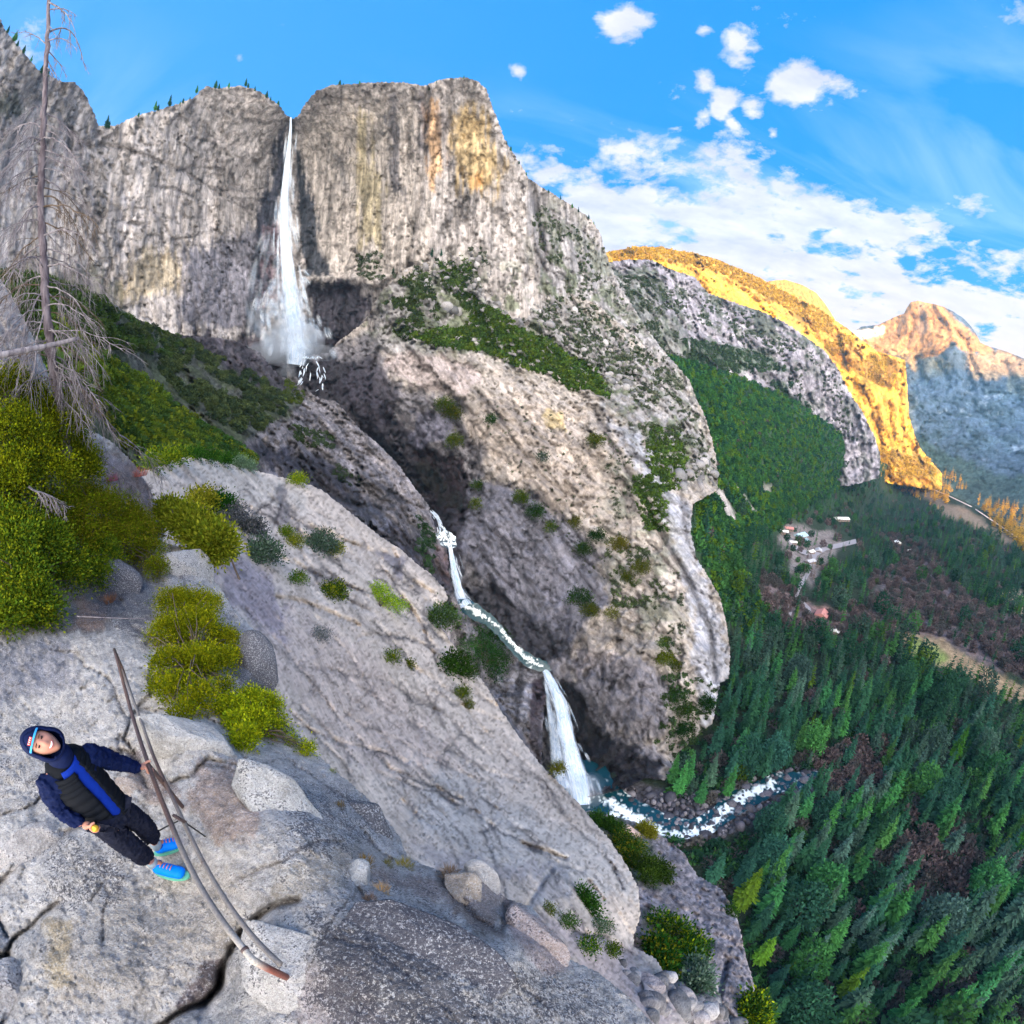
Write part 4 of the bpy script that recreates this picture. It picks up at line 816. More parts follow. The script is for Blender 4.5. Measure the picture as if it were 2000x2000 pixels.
BARE = [[(1700, 1120), (1800, 1090), (1900, 1180), (2080, 1260), (2080, 1330), (1900, 1285), (1790, 1235), (1690, 1190)], [(1480, 1110), (1560, 1165), (1640, 1200), (1760, 1180), (1750, 1240), (1560, 1250), (1490, 1210)], [(1700, 1040), (1790, 1050), (1850, 1110), (1780, 1120)], [(1690, 1700), (1760, 1640), (1900, 1640), (1900, 1780), (1800, 1820)], [(1560, 1460), (1700, 1450), (1720, 1560), (1600, 1580)], [(1950, 1300), (2080, 1340), (2080, 1400), (1960, 1360)]]
fd = surf.D[FLOOR]
def tdens(px, py):
    d = np.array([fd(x, y) or 400 for x, y in zip(px, py)]); return np.clip((d / 2200) ** 1.35, .017, 1)
cand = scatter(FOREST, 11500, 11, [VILL, CLEAR, MEAD, RIVER, TRACK] + SLIDES, 0, tdens)
tr_items = []
rr = random.Random(5)
for (x, y) in cand:
    p = surf.at(x, y); d = float(np.linalg.norm(p - CAM))
    hill = inside(HILLSIDE, np.array([x]), np.array([y]))[0]; bare = any(inside(b, np.array([x]), np.array([y]))[0] for b in BARE)
    u = rr.random(); cl = float(vnoise(np.array([[p[0] / 70, p[1] / 70, 0]]), 3)[0])
    yellow = inside([(1690, 860), (1760, 905), (1850, 950), (1990, 1030), (2080, 1080), (2080, 1110), (1960, 1060), (1840, 1000), (1740, 950)], np.array([x]), np.array([y]))[0]
    if hill and rr.random() < .8:
        kind = 'oak'; h = rr.uniform(9, 15); c = G_BRI if u < .12 else (G_MID if u < .75 else G_DARK)
    elif (bare and rr.random() < .85) or rr.random() < .07:
        kind = 'bare'; h = rr.uniform(12, 20); c = G_BARE if u < .6 else G_GREY
    else:
        kind = 'con'; h = rr.choice((rr.uniform(16, 30), rr.uniform(30, 52), rr.uniform(36, 50))) * (.85 if d > 900 else 1)
        kind = 'round' if rr.random() < .10 else 'con'; c = G_DARK if u < .45 + (cl - .5) else (G_BLUE if u < .7 else (G_MID if u < .94 else G_BRI))
    if yellow: c = G_SUNLIT; kind = 'con'; h = rr.uniform(28, 42)
    tr_items.append((h / d, kind, h, p, c, d, x, y))
extra_h = scatter(HILLSIDE, 3600, 15, SLIDES, 0, tdens)
for (x, y) in extra_h:
    p = surf.at(x, y); d = float(np.linalg.norm(p - CAM)); h = rr.uniform(9, 17); tr_items.append((h / d, 'oak', h, p, rr.choice((G_MID, G_MID, G_DARK, G_BRI)), d, x, y))
for (x, y) in scatter(VILL, 110, 16):
    p = surf.at(x, y); d = float(np.linalg.norm(p - CAM)); h = rr.uniform(14, 34); tr_items.append((h / d, 'con' if rr.random() < .6 else 'bare', h, p, rr.choice((G_MID, G_DARK, G_BARE)), d, x, y))
for (x, y) in scatter([(1320, 1300), (1480, 1180), (2080, 1400), (2100, 2100), (1500, 2100), (1440, 1780), (1300, 1640), (1300, 1500)], 1500, 19, [MEAD, RIVER]):
    p = surf.at(x, y); d = float(np.linalg.norm(p - CAM)); h = rr.uniform(4, 10); tr_items.append((h / d * .3, 'oak', h, p, rr.choice((G_MID, G_DARK, G_DARK, G_GREY)), d, x, y))
for (x, y) in scatter([(1300, 1648), (1420, 1640), (1500, 1640), (1450, 1740), (1380, 1710)], 90, 23):
    p = surf.at(x, y); d = float(np.linalg.norm(p - CAM)); h = rr.uniform(4, 11); tr_items.append((h / d * .3, 'oak', h, p, rr.choice((G_MID, G_DARK, G_DARK, G_GREY)), d, x, y))
kept = []; grid = {}
for it_ in tr_items:
    if it_[5] < 1100 and it_[1] != 'oak':
        gk = (int(it_[3][0] / 8.6), int(it_[3][1] / 8.6))
        if any((gk[0] + a_, gk[1] + b_) in grid and np.hypot(*(grid[(gk[0] + a_, gk[1] + b_)] - it_[3][:2])) < 8.6 for a_ in (-1, 0, 1) for b_ in (-1, 0, 1)): continue
        grid[gk] = it_[3][:2]
    kept.append(it_)
tr_items = kept
yell = scatter([(1688, 868), (1750, 905), (1800, 935), (1860, 960), (1850, 985), (1790, 975), (1720, 935)], 200, 12) + scatter([(1800, 905), (1870, 930), (1900, 960), (1850, 960)], 40, 13) + scatter([(1900, 975), (1990, 1000), (2060, 1040), (2060, 1120), (1990, 1080), (1930, 1020)], 220, 14)
for (x, y) in yell:
    p = surf.at(x, y)
    if p is None: continue
    d = float(np.linalg.norm(p - CAM)); h = rr.uniform(42, 72); tr_items.append((h / d, 'con', h, p, G_SUNLIT, d, x, y))
tr_items.sort(key=lambda t: -t[0])
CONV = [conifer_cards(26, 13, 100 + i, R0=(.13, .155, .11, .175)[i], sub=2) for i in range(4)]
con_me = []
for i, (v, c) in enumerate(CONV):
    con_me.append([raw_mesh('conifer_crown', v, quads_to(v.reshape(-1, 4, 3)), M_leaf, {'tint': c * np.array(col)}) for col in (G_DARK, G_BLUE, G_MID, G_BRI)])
tv, tf = trunk_mesh(.012, .96); trunk_me = raw_mesh('conifer_trunk', tv, tf, M_bark)
bare_v, bare_c = round_cards(1000, 77, .95, .09, .15); bare_me = raw_mesh('bare_crown', bare_v * 1, quads_to(bare_v.reshape(-1, 4, 3)), M_leaf, {'tint': bare_c * np.array(G_BARE)})
tv2, tf2 = trunk_mesh(.022, .6); btrunk_me = raw_mesh('bare_trunk', tv2, tf2, M_bark)
RNDV = [round_cards(1700, 550 + i, 1.5, .075, .45) for i in range(4)]
rnd_me = [[raw_mesh('broad_crown', v, quads_to(v.reshape(-1, 4, 3)), M_leaf, {'tint': c * np.array(col)}) for col in (G_DARK, G_BLUE, G_MID, G_BRI)] for v, c in RNDV]
CN = {G_DARK: 0, G_BLUE: 1, G_MID: 2, G_BRI: 3}
CW = ['dark green', 'bluish green', 'mid green', 'yellowish green']
def visible_enough(x, y): return 0 < x < 2000 and 0 < y < 2000
def region_words(x, y):
    if y > 1650: return 'below the rock ledge at the lower right' if x < 1650 else 'in the lower right corner of the forest'
    if y > 1500: return 'beside the rocky stream' if x < 1650 else 'right of the rocky stream'
    if x < 1480: return 'at the foot of the granite dome'
    if y < 1400 and x > 1750: return 'below the tan meadow'
    return 'in the forest between stream and clearing'
made = 0; rest = []
for it in tr_items:
    s, kind, h, p, c, d, x, y = it
    if made < 285 and kind in ('con', 'bare', 'round') and c is not G_SUNLIT and visible_enough(x, y) and s * 1100 > 20:
        vi = rr.randrange(4); rz = rr.uniform(0, 6.28)
        if kind == 'con':
            t = empty('conifer_tree', p, rz); ci = CN.get(c, 0)
            cr = bpy.data.objects.new('crown', con_me[vi][ci]); tk = bpy.data.objects.new('trunk', trunk_me)
            tag(t, f'{CW[ci]} pointed conifer {region_words(x, y)}', 'tree', 'conifers standing in the valley forest')
        elif kind == 'round':
            t = empty('broad_tree', p, rz); ci = CN.get(c, 0); cr = bpy.data.objects.new('crown', rnd_me[vi][ci]); tk = bpy.data.objects.new('trunk', btrunk_me)
            tag(t, f'{CW[ci]} rounded full crowned tree {region_words(x, y)}', 'tree', 'rounded trees among the conifers')
        else:
            t = empty('bare_tree', p, rz); cr = bpy.data.objects.new('crown', bare_me); tk = bpy.data.objects.new('trunk', btrunk_me)
            tag(t, f'greyish leafless round tree {region_words(x, y)}', 'tree', 'leafless trees among the conifers')
        t.scale = (h, h, h) if kind == 'con' else ((h * .6, h * .6, h * .62) if kind == 'round' else (h * .8, h * .8, h))
        for q in (cr, tk): COL.objects.link(q); q.parent = t
        made += 1
    else: rest.append(it)
CONL = [conifer_cards(15, 8, 200 + i, R0=(.15, .175, .13)[i]) for i in range(3)]
RND = [round_cards(420, 360 + i, 1.5, .13, .5) for i in range(2)]
OAK = [round_cards(70, 300 + i, .85, .34, .5) for i in range(3)]; TWG = [round_cards(230, 380 + i, .9, .16, .2) for i in range(2)]
items = []
for s, kind, h, p, c, d, x, y in rest:
    v = rr.uniform(.7, 1.3)
    if kind == 'con': items.append((p, h * (1.5 if c is G_SUNLIT else 1), h, rr.uniform(0, 6.3), rr.randrange(3), np.array(c) * v))
    elif kind == 'round': items.append((p, h * .6, h * .62, rr.uniform(0, 6.3), 6 + rr.randrange(2), np.array(c) * v))
    elif kind == 'bare': items.append((p, h * .85, h, rr.uniform(0, 6.3), 8 + rr.randrange(2), np.array(c) * v))
    else: items.append((p - np.array([0, 0, 1]), h * 1.0, h, rr.uniform(0, 6.3), 3 + rr.randrange(3), np.array(c) * v))
forest = merge_stuff('valley_forest', items, CONL + OAK + RND + TWG, M_leaf, '', None)
tag(forest, 'dense dark conifer and oak forest covering the valley floor and lower slopes', 'forest')

# ---- brush on slopes
BUSH = [round_cards(46, 400 + i, .7, .36, .5) for i in range(4)]
def brush(name, specs, label, seed, protos=None):
    r = random.Random(seed); its = []
    for poly, n, si, size, cols, clump in specs:
        for (x, y) in scatter(poly, n, r.randrange(9999), clump=clump):
            p = surf.at(x, y, si)
            if p is None: continue
            k = size * r.uniform(.55, 1.35); c = np.array(r.choice(cols)) * r.uniform(.7, 1.3)
            its.append((p - np.array([0, 0, k * .15]), k, k, r.uniform(0, 6.3), r.randrange(4), c))
    o = merge_stuff(name, its, protos or BUSH, M_leaf, '', None); tag(o, label, 'brush'); return o
OLV = [G_OLV, (.10, .125, .02), (.06, .095, .02)]; GR = [G_MID, (.05, .09, .03), (.035, .06, .03)]; GY = [(.09, .105, .08), (.075, .095, .06), (.05, .07, .04)]
apron = [([(795, 658), (853, 643), (904, 643), (940, 603), (976, 607), (1012, 643), (1067, 665), (1103, 694), (1157, 716), (1180, 752), (1193, 785), (1157, 765), (1114, 763), (1077, 734), (1030, 723), (987, 705), (940, 687), (867, 680)], 1500, DOME, 9, [(.085, .125, .02), (.06, .11, .02), (.045, .085, .02)], 0),
         ([(853, 517), (904, 502), (922, 527), (905, 560), (951, 600), (985, 615), (940, 640), (904, 600), (867, 555)], 320, DOME, 9, [(.07, .11, .03), (.045, .08, .025)], 0),
         ([(750, 560), (830, 530), (860, 600), (860, 660), (790, 665), (745, 620)], 240, DOME, 9, [(.06, .085, .03), (.045, .07, .03)], 22),
         ([(760, 540), (930, 480), (1080, 560), (1240, 660), (1345, 760), (1400, 930), (1340, 940), (1240, 850), (1150, 720), (980, 600), (860, 560)], 950, DOME, 6.5, GY, 24),
         ([(1000, 510), (1100, 560), (1240, 650), (1300, 760), (1200, 740), (1080, 650)], 260, DOME, 7, GY, 0),
         ([(1050, 400), (1180, 480), (1200, 560), (1330, 740), (1100, 560), (1030, 450)], 220, CLIFF, 7, GY, 30), ([(690, 500), (745, 495), (750, 560), (700, 540)], 60, CLIFF, 8, GY, 0),
         ([(1150, 540), (1280, 540), (1340, 640), (1340, 740), (1250, 680)], 420, GRAY, 14, GY, 20), ([(1330, 660), (1480, 690), (1540, 725), (1440, 730), (1350, 715)], 420, GRAY, 17, [(.05, .08, .045)], 0),
         ([(1505, 740), (1540, 745), (1600, 820), (1660, 915), (1600, 930), (1530, 830)], 300, GRAY, 17, [(.045, .075, .045)], 0), ([(1190, 520), (1500, 620), (1640, 740), (1680, 880), (1500, 700), (1300, 600)], 500, GRAY, 13, GY, 26),
         ([(1270, 830), (1330, 850), (1340, 900), (1325, 955), (1290, 960), (1265, 900)], 200, DOME, 8, [(.07, .115, .02), (.05, .09, .02)], 0),
         ([(1235, 930), (1275, 930), (1300, 990), (1300, 1040), (1265, 1035), (1240, 980)], 150, DOME, 7, [(.065, .11, .02), (.05, .09, .02)], 0),
         ([(1170, 830), (1240, 900), (1330, 1100), (1340, 1300), (1290, 1260), (1200, 1020)], 260, DOME, 3.2, GY, 28), ([(1180, 1050), (1280, 1080), (1300, 1180), (1200, 1190)], 150, DOME, 4.5, [(.07, .1, .04), (.09, .11, .07)], 20),
         ([(940, 760), (1100, 790), (1180, 1000), (1300, 1250), (1100, 1080), (950, 850)], 140, DOME, 2.6, GY, 0), ([(1300, 1300), (1400, 1340), (1390, 1420), (1320, 1480), (1280, 1450)], 110, DOME, 5, [(.05, .085, .03), (.04, .07, .03)], 0)]
brush('slope_brush', apron, 'green brush and low oaks spread over the talus slope under the cliff', 21)
left = [([(-20, 548), (95, 552), (156, 566), (203, 588), (254, 624), (330, 655), (380, 690), (330, 700), (200, 680), (60, 640)], 420, RIDGE, 7, [(.035, .06, .015), (.05, .075, .02)], 0),
        ([(200, 600), (380, 670), (520, 745), (595, 765), (585, 790), (520, 830), (490, 860), (380, 800), (300, 720)], 800, RIDGE, 7.5, [(.03, .045, .025), (.045, .06, .025), (.06, .075, .03)], 18),
        ([(560, 745), (600, 770), (585, 790), (545, 790)], 40, RIDGE, 7, [(.07, .09, .02)], 0),
        ([(100, 640), (190, 700), (280, 740), (350, 800), (400, 840), (480, 880), (500, 905), (420, 900), (340, 895), (250, 880), (180, 800), (90, 740)], 900, RIDGE, 7, [(.11, .13, .012), (.08, .115, .015), (.045, .08, .02)], 0),
        ([(380, 820), (460, 870), (505, 900), (470, 910), (400, 890)], 160, RIDGE, 6, [(.04, .085, .02)], 0), ([(560, 830), (650, 850), (660, 880), (580, 870)], 60, RIDGE, 6, [(.045, .065, .03)], 0), ([(815, 1010), (850, 1040), (845, 1130), (815, 1080)], 60, RIDGE, 6, [(.03, .055, .025)], 0), ([(650, 900), (720, 950), (700, 960), (650, 930)], 30, RIDGE, 5, [(.04, .055, .03)], 0)]
brush('hillside_brush', left, 'dark and yellow green brush covering the slope left of the tall waterfall', 22, [round_cards(170, 430 + i, .75, .17, .5) for i in range(4)])
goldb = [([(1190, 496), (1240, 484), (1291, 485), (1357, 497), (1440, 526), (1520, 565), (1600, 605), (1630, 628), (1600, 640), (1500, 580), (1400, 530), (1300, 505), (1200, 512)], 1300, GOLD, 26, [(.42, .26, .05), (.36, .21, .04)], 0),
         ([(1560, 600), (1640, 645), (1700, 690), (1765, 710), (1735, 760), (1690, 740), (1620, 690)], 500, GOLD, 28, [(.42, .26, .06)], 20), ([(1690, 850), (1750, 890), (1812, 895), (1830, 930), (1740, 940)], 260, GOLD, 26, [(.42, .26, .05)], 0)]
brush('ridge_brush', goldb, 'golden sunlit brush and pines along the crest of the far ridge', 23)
# ---------------------------------------------------------------- water
def tube(pts, rad, n=6, cap=True):
    pts = np.asarray(pts, float); m = len(pts); rad = np.broadcast_to(np.asarray(rad, float), (m,)) if np.ndim(rad) else np.full(m, rad)
    T = np.gradient(pts, axis=0); T /= np.linalg.norm(T, axis=1)[:, None] + 1e-12
    up = np.array([0, 0, 1.]) if abs(T[0][2]) < .9 else np.array([1., 0, 0]); V = []
    u = np.cross(T[0], up); u /= np.linalg.norm(u)
    for i in range(m):
        u = u - T[i] * u.dot(T[i]); u /= np.linalg.norm(u) + 1e-12; v = np.cross(T[i], u)
        for j in range(n): a = j / n * 6.2832; V.append(pts[i] + rad[i] * (math.cos(a) * u + math.sin(a) * v))
    F = [[i * n + j, i * n + (j + 1) % n, (i + 1) * n + (j + 1) % n, (i + 1) * n + j] for i in range(m - 1) for j in range(n)]
    if cap: F += [list(range(n))[::-1], [(m - 1) * n + j for j in range(n)]]
    return V, F
class MB:
    def __init__(s): s.v = []; s.f = []; s.t = []
    def add(s, V, F, tint=None):
        b = len(s.v); s.v += [tuple(p) for p in V]; s.f += [[i + b for i in f] for f in F]
        s.t += [tint or (1, 1, 1)] * len(V); return s
    def tube(s, pts, rad, n=6, tint=None, cap=True): return s.add(*tube(pts, rad, n, cap), tint)
    def box(s, c, sz, rot=0, tint=None):
        V = []; ca, sa = math.cos(rot), math.sin(rot)
        for z in (-.5, .5):
            for x, y in ((-.5, -.5), (.5, -.5), (.5, .5), (-.5, .5)):
                X, Y = x * sz[0], y * sz[1]; V.append((c[0] + X * ca - Y * sa, c[1] + X * sa + Y * ca, c[2] + z * sz[2]))
        return s.add(V, [[3, 2, 1, 0], [4, 5, 6, 7], [0, 1, 5, 4], [1, 2, 6, 5], [2, 3, 7, 6], [3, 0, 4, 7]], tint)
    def build(s, name, mat, parent=None, smooth=True, bevel=0):
        o = link_mesh(name, np.array(s.v), s.f, mat, parent, smooth, attrs={'tint': np.array(s.t, float)})
        if bevel: b = o.modifiers.new('b', 'BEVEL'); b.width = bevel; b.segments = 2
        return o

def water_mat(name, col=(.86, .90, .95, 1), thr=(.30, .62), scale=(9, 2.2), soft=.5, seed=0.0, amax=1.0):
    m, nt = new_mat(name); N = NT(nt)
    u = N.n('ShaderNodeAttribute', attribute_name='across').outputs['Fac']; v = N.n('ShaderNodeAttribute', attribute_name='along').outputs['Fac']; k = N.n('ShaderNodeAttribute', attribute_name='layer').outputs['Fac']
    vec = N.n('ShaderNodeCombineXYZ', i_0=N.math('MULTIPLY', u, scale[0]), i_1=N.math('MULTIPLY', v, scale[1]), i_2=N.math('ADD', N.math('MULTIPLY', k, 3.7), seed)).outputs[0]
    n1 = N.noise(vec, 1.0, 6, .68, .4); vec2 = N.vmath('MULTIPLY', vec, (.45, 1.6, 1)); n2 = N.noise(vec2, 1.1, 5, .65, .6)
    n = N.math('ADD', N.math('MULTIPLY', n1, .6), N.math('MULTIPLY', n2, .4))
    e = N.n('ShaderNodeAttribute', attribute_name='edge').outputs['Fac']
    a = N.ramp(N.math('ADD', n, N.math('MULTIPLY', N.math('SUBTRACT', e, .5), soft)), thr[0], thr[1]); a = N.math('MULTIPLY', N.math('MULTIPLY', a, N.ramp(e, 0, .6)), amax)
    c = N.mix(N.ramp(n2, .35, .62), N.mix(1, col, (.50, .66, .86, 1), 'MULTIPLY'), col)
    d = N.n('ShaderNodeBsdfDiffuse', i_Color=c); t = N.n('ShaderNodeBsdfTranslucent', i_Color=c); tr = N.n('ShaderNodeBsdfTransparent')
    s = N.n('ShaderNodeMixShader', i_0=.35, i_1=d.outputs[0], i_2=t.outputs[0])
    N.out(N.n('ShaderNodeMixShader', i_0=a, i_1=tr.outputs[0], i_2=s.outputs[0]).outputs[0]); return m
def fall_sheet(name, pts, mat, parent, layers=3, thick=.25, nv=90, nu=14, seed=0, jw=.2):
    """pts: (px, py, width px, distance m); layered veils bulging outwards from the rock"""
    a = np.array(pts, float); L = np.concatenate([[0], np.cumsum(np.hypot(np.diff(a[:, 0]), np.diff(a[:, 1])))]); t = np.linspace(0, L[-1], nv)
    X, Y, Wd, D = (np.interp(t, L, a[:, i]) for i in range(4)); k_ = np.ones(5) / 5
    for arr in (X, Y, Wd, D): arr[2:-2] = np.convolve(arr, k_, 'valid')
    dx = np.gradient(X); dy = np.gradient(Y); n = np.hypot(dx, dy); nx, ny = -dy / n, dx / n
    V = []; AC = []; AL = []; ED = []; LY = []; F = []
    for l in range(layers):
        for i in range(nv):
            wj = Wd[i] * (1 + jw * (vnoise(np.array([[i * .3, l * 5.1, seed]]), 3)[0] - .5)) * (1 - .12 * l)
            for j in range(nu):
                q = j / (nu - 1) * 2 - 1
                px = X[i] + nx[i] * q * wj / 2; py = Y[i] + ny[i] * q * wj / 2
                mpp = D[i] / 1000; out = (math.sqrt(max(0, 1 - q * q)) * .5 * wj * mpp * (1 if l % 2 == 0 else .4) + l * thick * wj * mpp * .3)
                V.append(P(px, py, D[i] - out)); AC.append(q * wj / 30); AL.append(t[i] / 30); ED.append(1 - abs(q) ** 2.2); LY.append(l)
        b = l * nv * nu
        F += [[b + i * nu + j, b + i * nu + j + 1, b + (i + 1) * nu + j + 1, b + (i + 1) * nu + j] for i in range(nv - 1) for j in range(nu - 1)]
    return link_mesh(name, np.array(V), np.array(F), mat, parent, attrs={'across': np.array(AC), 'along': np.array(AL), 'edge': np.array(ED), 'layer': np.array(LY, float)})
def mist(name, px, py, d, r, dens, parent, sq=(1, 1, 1), seed=0, col=(.80, .88, 1.0, 1)):
    bm = bmesh.new(); bmesh.ops.create_icosphere(bm, subdivisions=4, radius=1); V = np.array([v.co[:] for v in bm.verts]); F = np.array([[v.index for v in f.verts] for f in bm.faces]); bm.free()
    k = .55 + .9 * fbm(V * 1.4 + seed * 3.1, 3, seed)
    c = P(px, py, d); m, nt = new_mat('mist'); N = NT(nt)
    vs = N.n('ShaderNodeVolumePrincipled'); vs.inputs['Color'].default_value = col; vs.inputs['Density'].default_value = dens; vs.inputs['Anisotropy'].default_value = .1
    N.out(volume=vs.outputs[0])
    return link_mesh(name, V * k[:, None] * r * np.array(sq) + c, F, m, parent)

M_fall = water_mat('falling_water', thr=(.46, .76), scale=(12, .30), soft=.8, amax=.85)
M_fall2 = water_mat('white_water', thr=(.43, .66), scale=(14, .7), soft=.6, seed=4, amax=.9)
M_mistv = water_mat('mist_veil', col=(.80, .88, .96, 1), thr=(.40, .80), scale=(2.0, .38), soft=.9, seed=31, amax=.5)
M_spray = water_mat('drifting_spray', thr=(.40, .80), scale=(2, .4), soft=.5, seed=12, amax=.28)
M_thin2 = water_mat('splitting_water', thr=(.50, .62), scale=(26, 6), soft=.4, seed=7, amax=.85)
M_thin = water_mat('thin_water', thr=(.56, .80), scale=(10, 1.2), soft=.6, seed=9, amax=.55)
wf = empty('waterfall', P(590, 705, 850)); tag(wf, 'tall white waterfall dropping from the notch in the granite cliff', 'waterfall')
def keep(o, par):   # world-space mesh under a parent standing elsewhere
    p_ = o.parent; o.matrix_parent_inverse = Matrix.Translation(p_.location if p_.type == 'EMPTY' else (0, 0, 0)).inverted(); return o
UP = [(568, 229, 7, 1110), (567, 260, 12, 1085), (563, 300, 20, 1050), (559, 350, 28, 1010), (555, 400, 32, 975), (556, 450, 38, 945), (560, 500, 44, 915), (564, 550, 50, 890), (570, 600, 58, 865), (577, 650, 74, 845), (580, 690, 84, 830), (577, 712, 70, 825)]
keep(fall_sheet('water_column', [(x, y, w_ * .72, d) for x, y, w_, d in UP], M_fall, wf, 3, seed=1), wf)
def strands(path, n, par, mat, seed, wmin, wmax, lmin, lmax, spread=.5, drift=.15, name='water_strand', parts=None):
    """torn strands of falling water round one path, each its own length"""
    r_ = np.random.default_rng(seed); a = np.array(path, float); y0, y1 = a[0, 1], a[-1, 1]; V = []; F = []; A = {k: [] for k in ('across', 'along', 'edge', 'layer')}; b = 0
    for s_i in range(n):
        L = r_.uniform(lmin, lmax); s0 = r_.uniform(y0, max(y0 + 1, y1 - L * .6)); s1 = min(y1, s0 + L); u0 = r_.normal() * spread * .55; u1 = u0 + r_.normal() * drift; wd = r_.uniform(wmin, wmax); m_ = 16; nu = 4
        wm = float(np.interp((s0 * .75 + s1 * .25), a[:, 1], a[:, 2]))
        for i in range(m_):
            f = i / (m_ - 1); y = s0 + (s1 - s0) * f; x, wq, d = (np.interp(y, a[:, 1], a[:, k]) for k in (0, 2, 3)); taper = math.sin(math.pi * min(1, f * 1.15 + .08)) ** .6 if f < .92 else .25
            for j in range(nu):
                q = j / (nu - 1) * 2 - 1; px_ = x + (u0 * wm + ((u1 - u0) * f + u0 * .25 * f) * min(wq, 40)) + q * wd * taper * .5 * (.6 + wq / 60)
                V.append(P(px_, y, d - (6 + r_.uniform(0, 3)) * d / 900 * (1 + s_i % 3) - (1 - q * q) * wd * .3 * d / 1000)); A['across'].append(q * wd / 18 + s_i * 1.7); A['along'].append(y / 30); A['edge'].append((1 - abs(q)) * (taper if f > .1 else .4)); A['layer'].append(s_i % 5)
        F += [[b + i * nu + j, b + i * nu + j + 1, b + (i + 1) * nu + j + 1, b + (i + 1) * nu + j] for i in range(m_ - 1) for j in range(nu - 1)]; b += m_ * nu
    return keep(link_mesh(name, np.array(V), np.array(F), mat, par, attrs={k: np.array(v, float) for k, v in A.items()}), par)
M_str = water_mat('torn_water', thr=(.40, .72), scale=(2.6, .6), soft=.6, seed=17, amax=.5)
strands(UP, 60, wf, M_str, 5, 4, 11, 40, 150, .62, .18, 'torn_veil')
strands([(560, 520, 60, 885), (562, 600, 90, 862), (572, 660, 120, 838), (576, 712, 140, 820)], 80, wf, M_str, 6, 6, 16, 25, 70, .5, .15, 'torn_veil')
strands([(530, 430, 24, 905), (520, 520, 40, 885), (520, 600, 60, 862), (530, 690, 110, 832)], 26, wf, M_spray, 7, 8, 22, 50, 120, .6, .3, 'side_spray')
for i, (x, y, d, r, dn, sq) in enumerate([(572, 668, 820, 52, .009, (1.15, .9, .8)), (520, 688, 815, 36, .008, (1.4, .8, .6)), (624, 690, 815, 28, .006, (1.3, .8, .6)), (560, 600, 850, 44, .005, (.8, .8, 1.4)), (560, 726, 800, 20, .008, (1, .8, .6))]):
    keep(mist('mist', x, y, d, r, dn, wf, sq, i), wf)
def fall_thing(name, base, label, parts):
    t = empty(name, base); tag(t, label, 'waterfall' if 'fall' in name else 'stream')
    for nm, pts, mat, ly, sd in parts: keep(fall_sheet(nm, pts, mat, t, ly, seed=sd, nv=60, nu=10), t)
    return t
def onsurf(pts, si, off):
    out = []
    for x, y, w in pts:
        d = surf.D[si](x, y); out.append((x, y, w, d - off))
    return out
cas = empty('cascade', P(597, 765, 690)); tag(cas, 'two thin white cascades splitting over dark rock below the tall waterfall', 'stream')
M_brk = water_mat('broken_water', thr=(.34, .52), scale=(6, 2.2), soft=.5, seed=21, amax=.95)
for sd_, pth in ((1, [(604, 700, 10, 740), (594, 716, 9, 722), (592, 735, 12, 704), (588, 757, 20, 690)]), (2, [(616, 698, 8, 742), (623, 716, 10, 725), (629, 738, 10, 706), (626, 768, 16, 690)]), (3, [(606, 694, 26, 748), (606, 704, 30, 742)])): strands(pth, 16, cas, M_brk, sd_, 3, 6, 8, 30, .7, .3)
up = fall_thing('cascade', P(868, 1046, 500), 'small white cascade bouncing out of the dark gorge above the middle falls', [])
strands([(838, 994, 8, 470), (849, 1004, 9, 468), (857, 1016, 8, 466), (864, 1034, 14, 464), (868, 1050, 30, 461)], 26, up, M_brk, 31, 3, 7, 10, 34, .5, .2)
mid = fall_thing('middle_waterfall', P(899, 1170, 420), 'short blue white waterfall halfway down the dark gorge', [('water_column', [(879, 1068, 11, 450), (883, 1092, 15, 447), (888, 1120, 19, 440), (895, 1150, 24, 432), (901, 1172, 32, 424), (908, 1184, 36, 418)], M_fall2, 3, 6)])
strands([(879, 1068, 14, 446), (888, 1120, 24, 436), (899, 1165, 36, 424), (908, 1190, 60, 414)], 22, mid, M_str, 8, 3, 8, 20, 70, .7, .3, 'torn_veil')
low = fall_thing('lower_waterfall', P(1135, 1560, 395), 'broad lower waterfall plunging into the dark teal pool', [
    ('water_column', [(1056, 1297, 12, 432), (1066, 1312, 17, 428), (1078, 1335, 25, 420), (1092, 1370, 32, 412), (1101, 1410, 38, 406), (1109, 1450, 44, 402), (1119, 1490, 50, 398), (1128, 1525, 54, 394), (1136, 1556, 50, 388), (1137, 1572, 44, 384)], M_fall2, 4, 7),
    ('side_spray', [(1064, 1318, 8, 428), (1071, 1370, 16, 420), (1080, 1430, 30, 412), (1090, 1490, 46, 404), (1102, 1540, 60, 396)], M_thin, 3, 8)])
strands([(1060, 1305, 18, 428), (1090, 1370, 44, 412), (1108, 1450, 66, 402), (1125, 1520, 80, 392), (1135, 1572, 84, 382)], 60, low, M_str, 9, 4, 10, 30, 90, .5, .12, 'torn_veil')
for i, (x, y, d, r, dn) in enumerate([(1140, 1548, 384, 15, .016), (1118, 1530, 390, 13, .010), (1156, 1535, 388, 12, .005)]): keep(mist('mist', x, y, d, r, dn, low, (1, 1, .9), 10 + i), low)

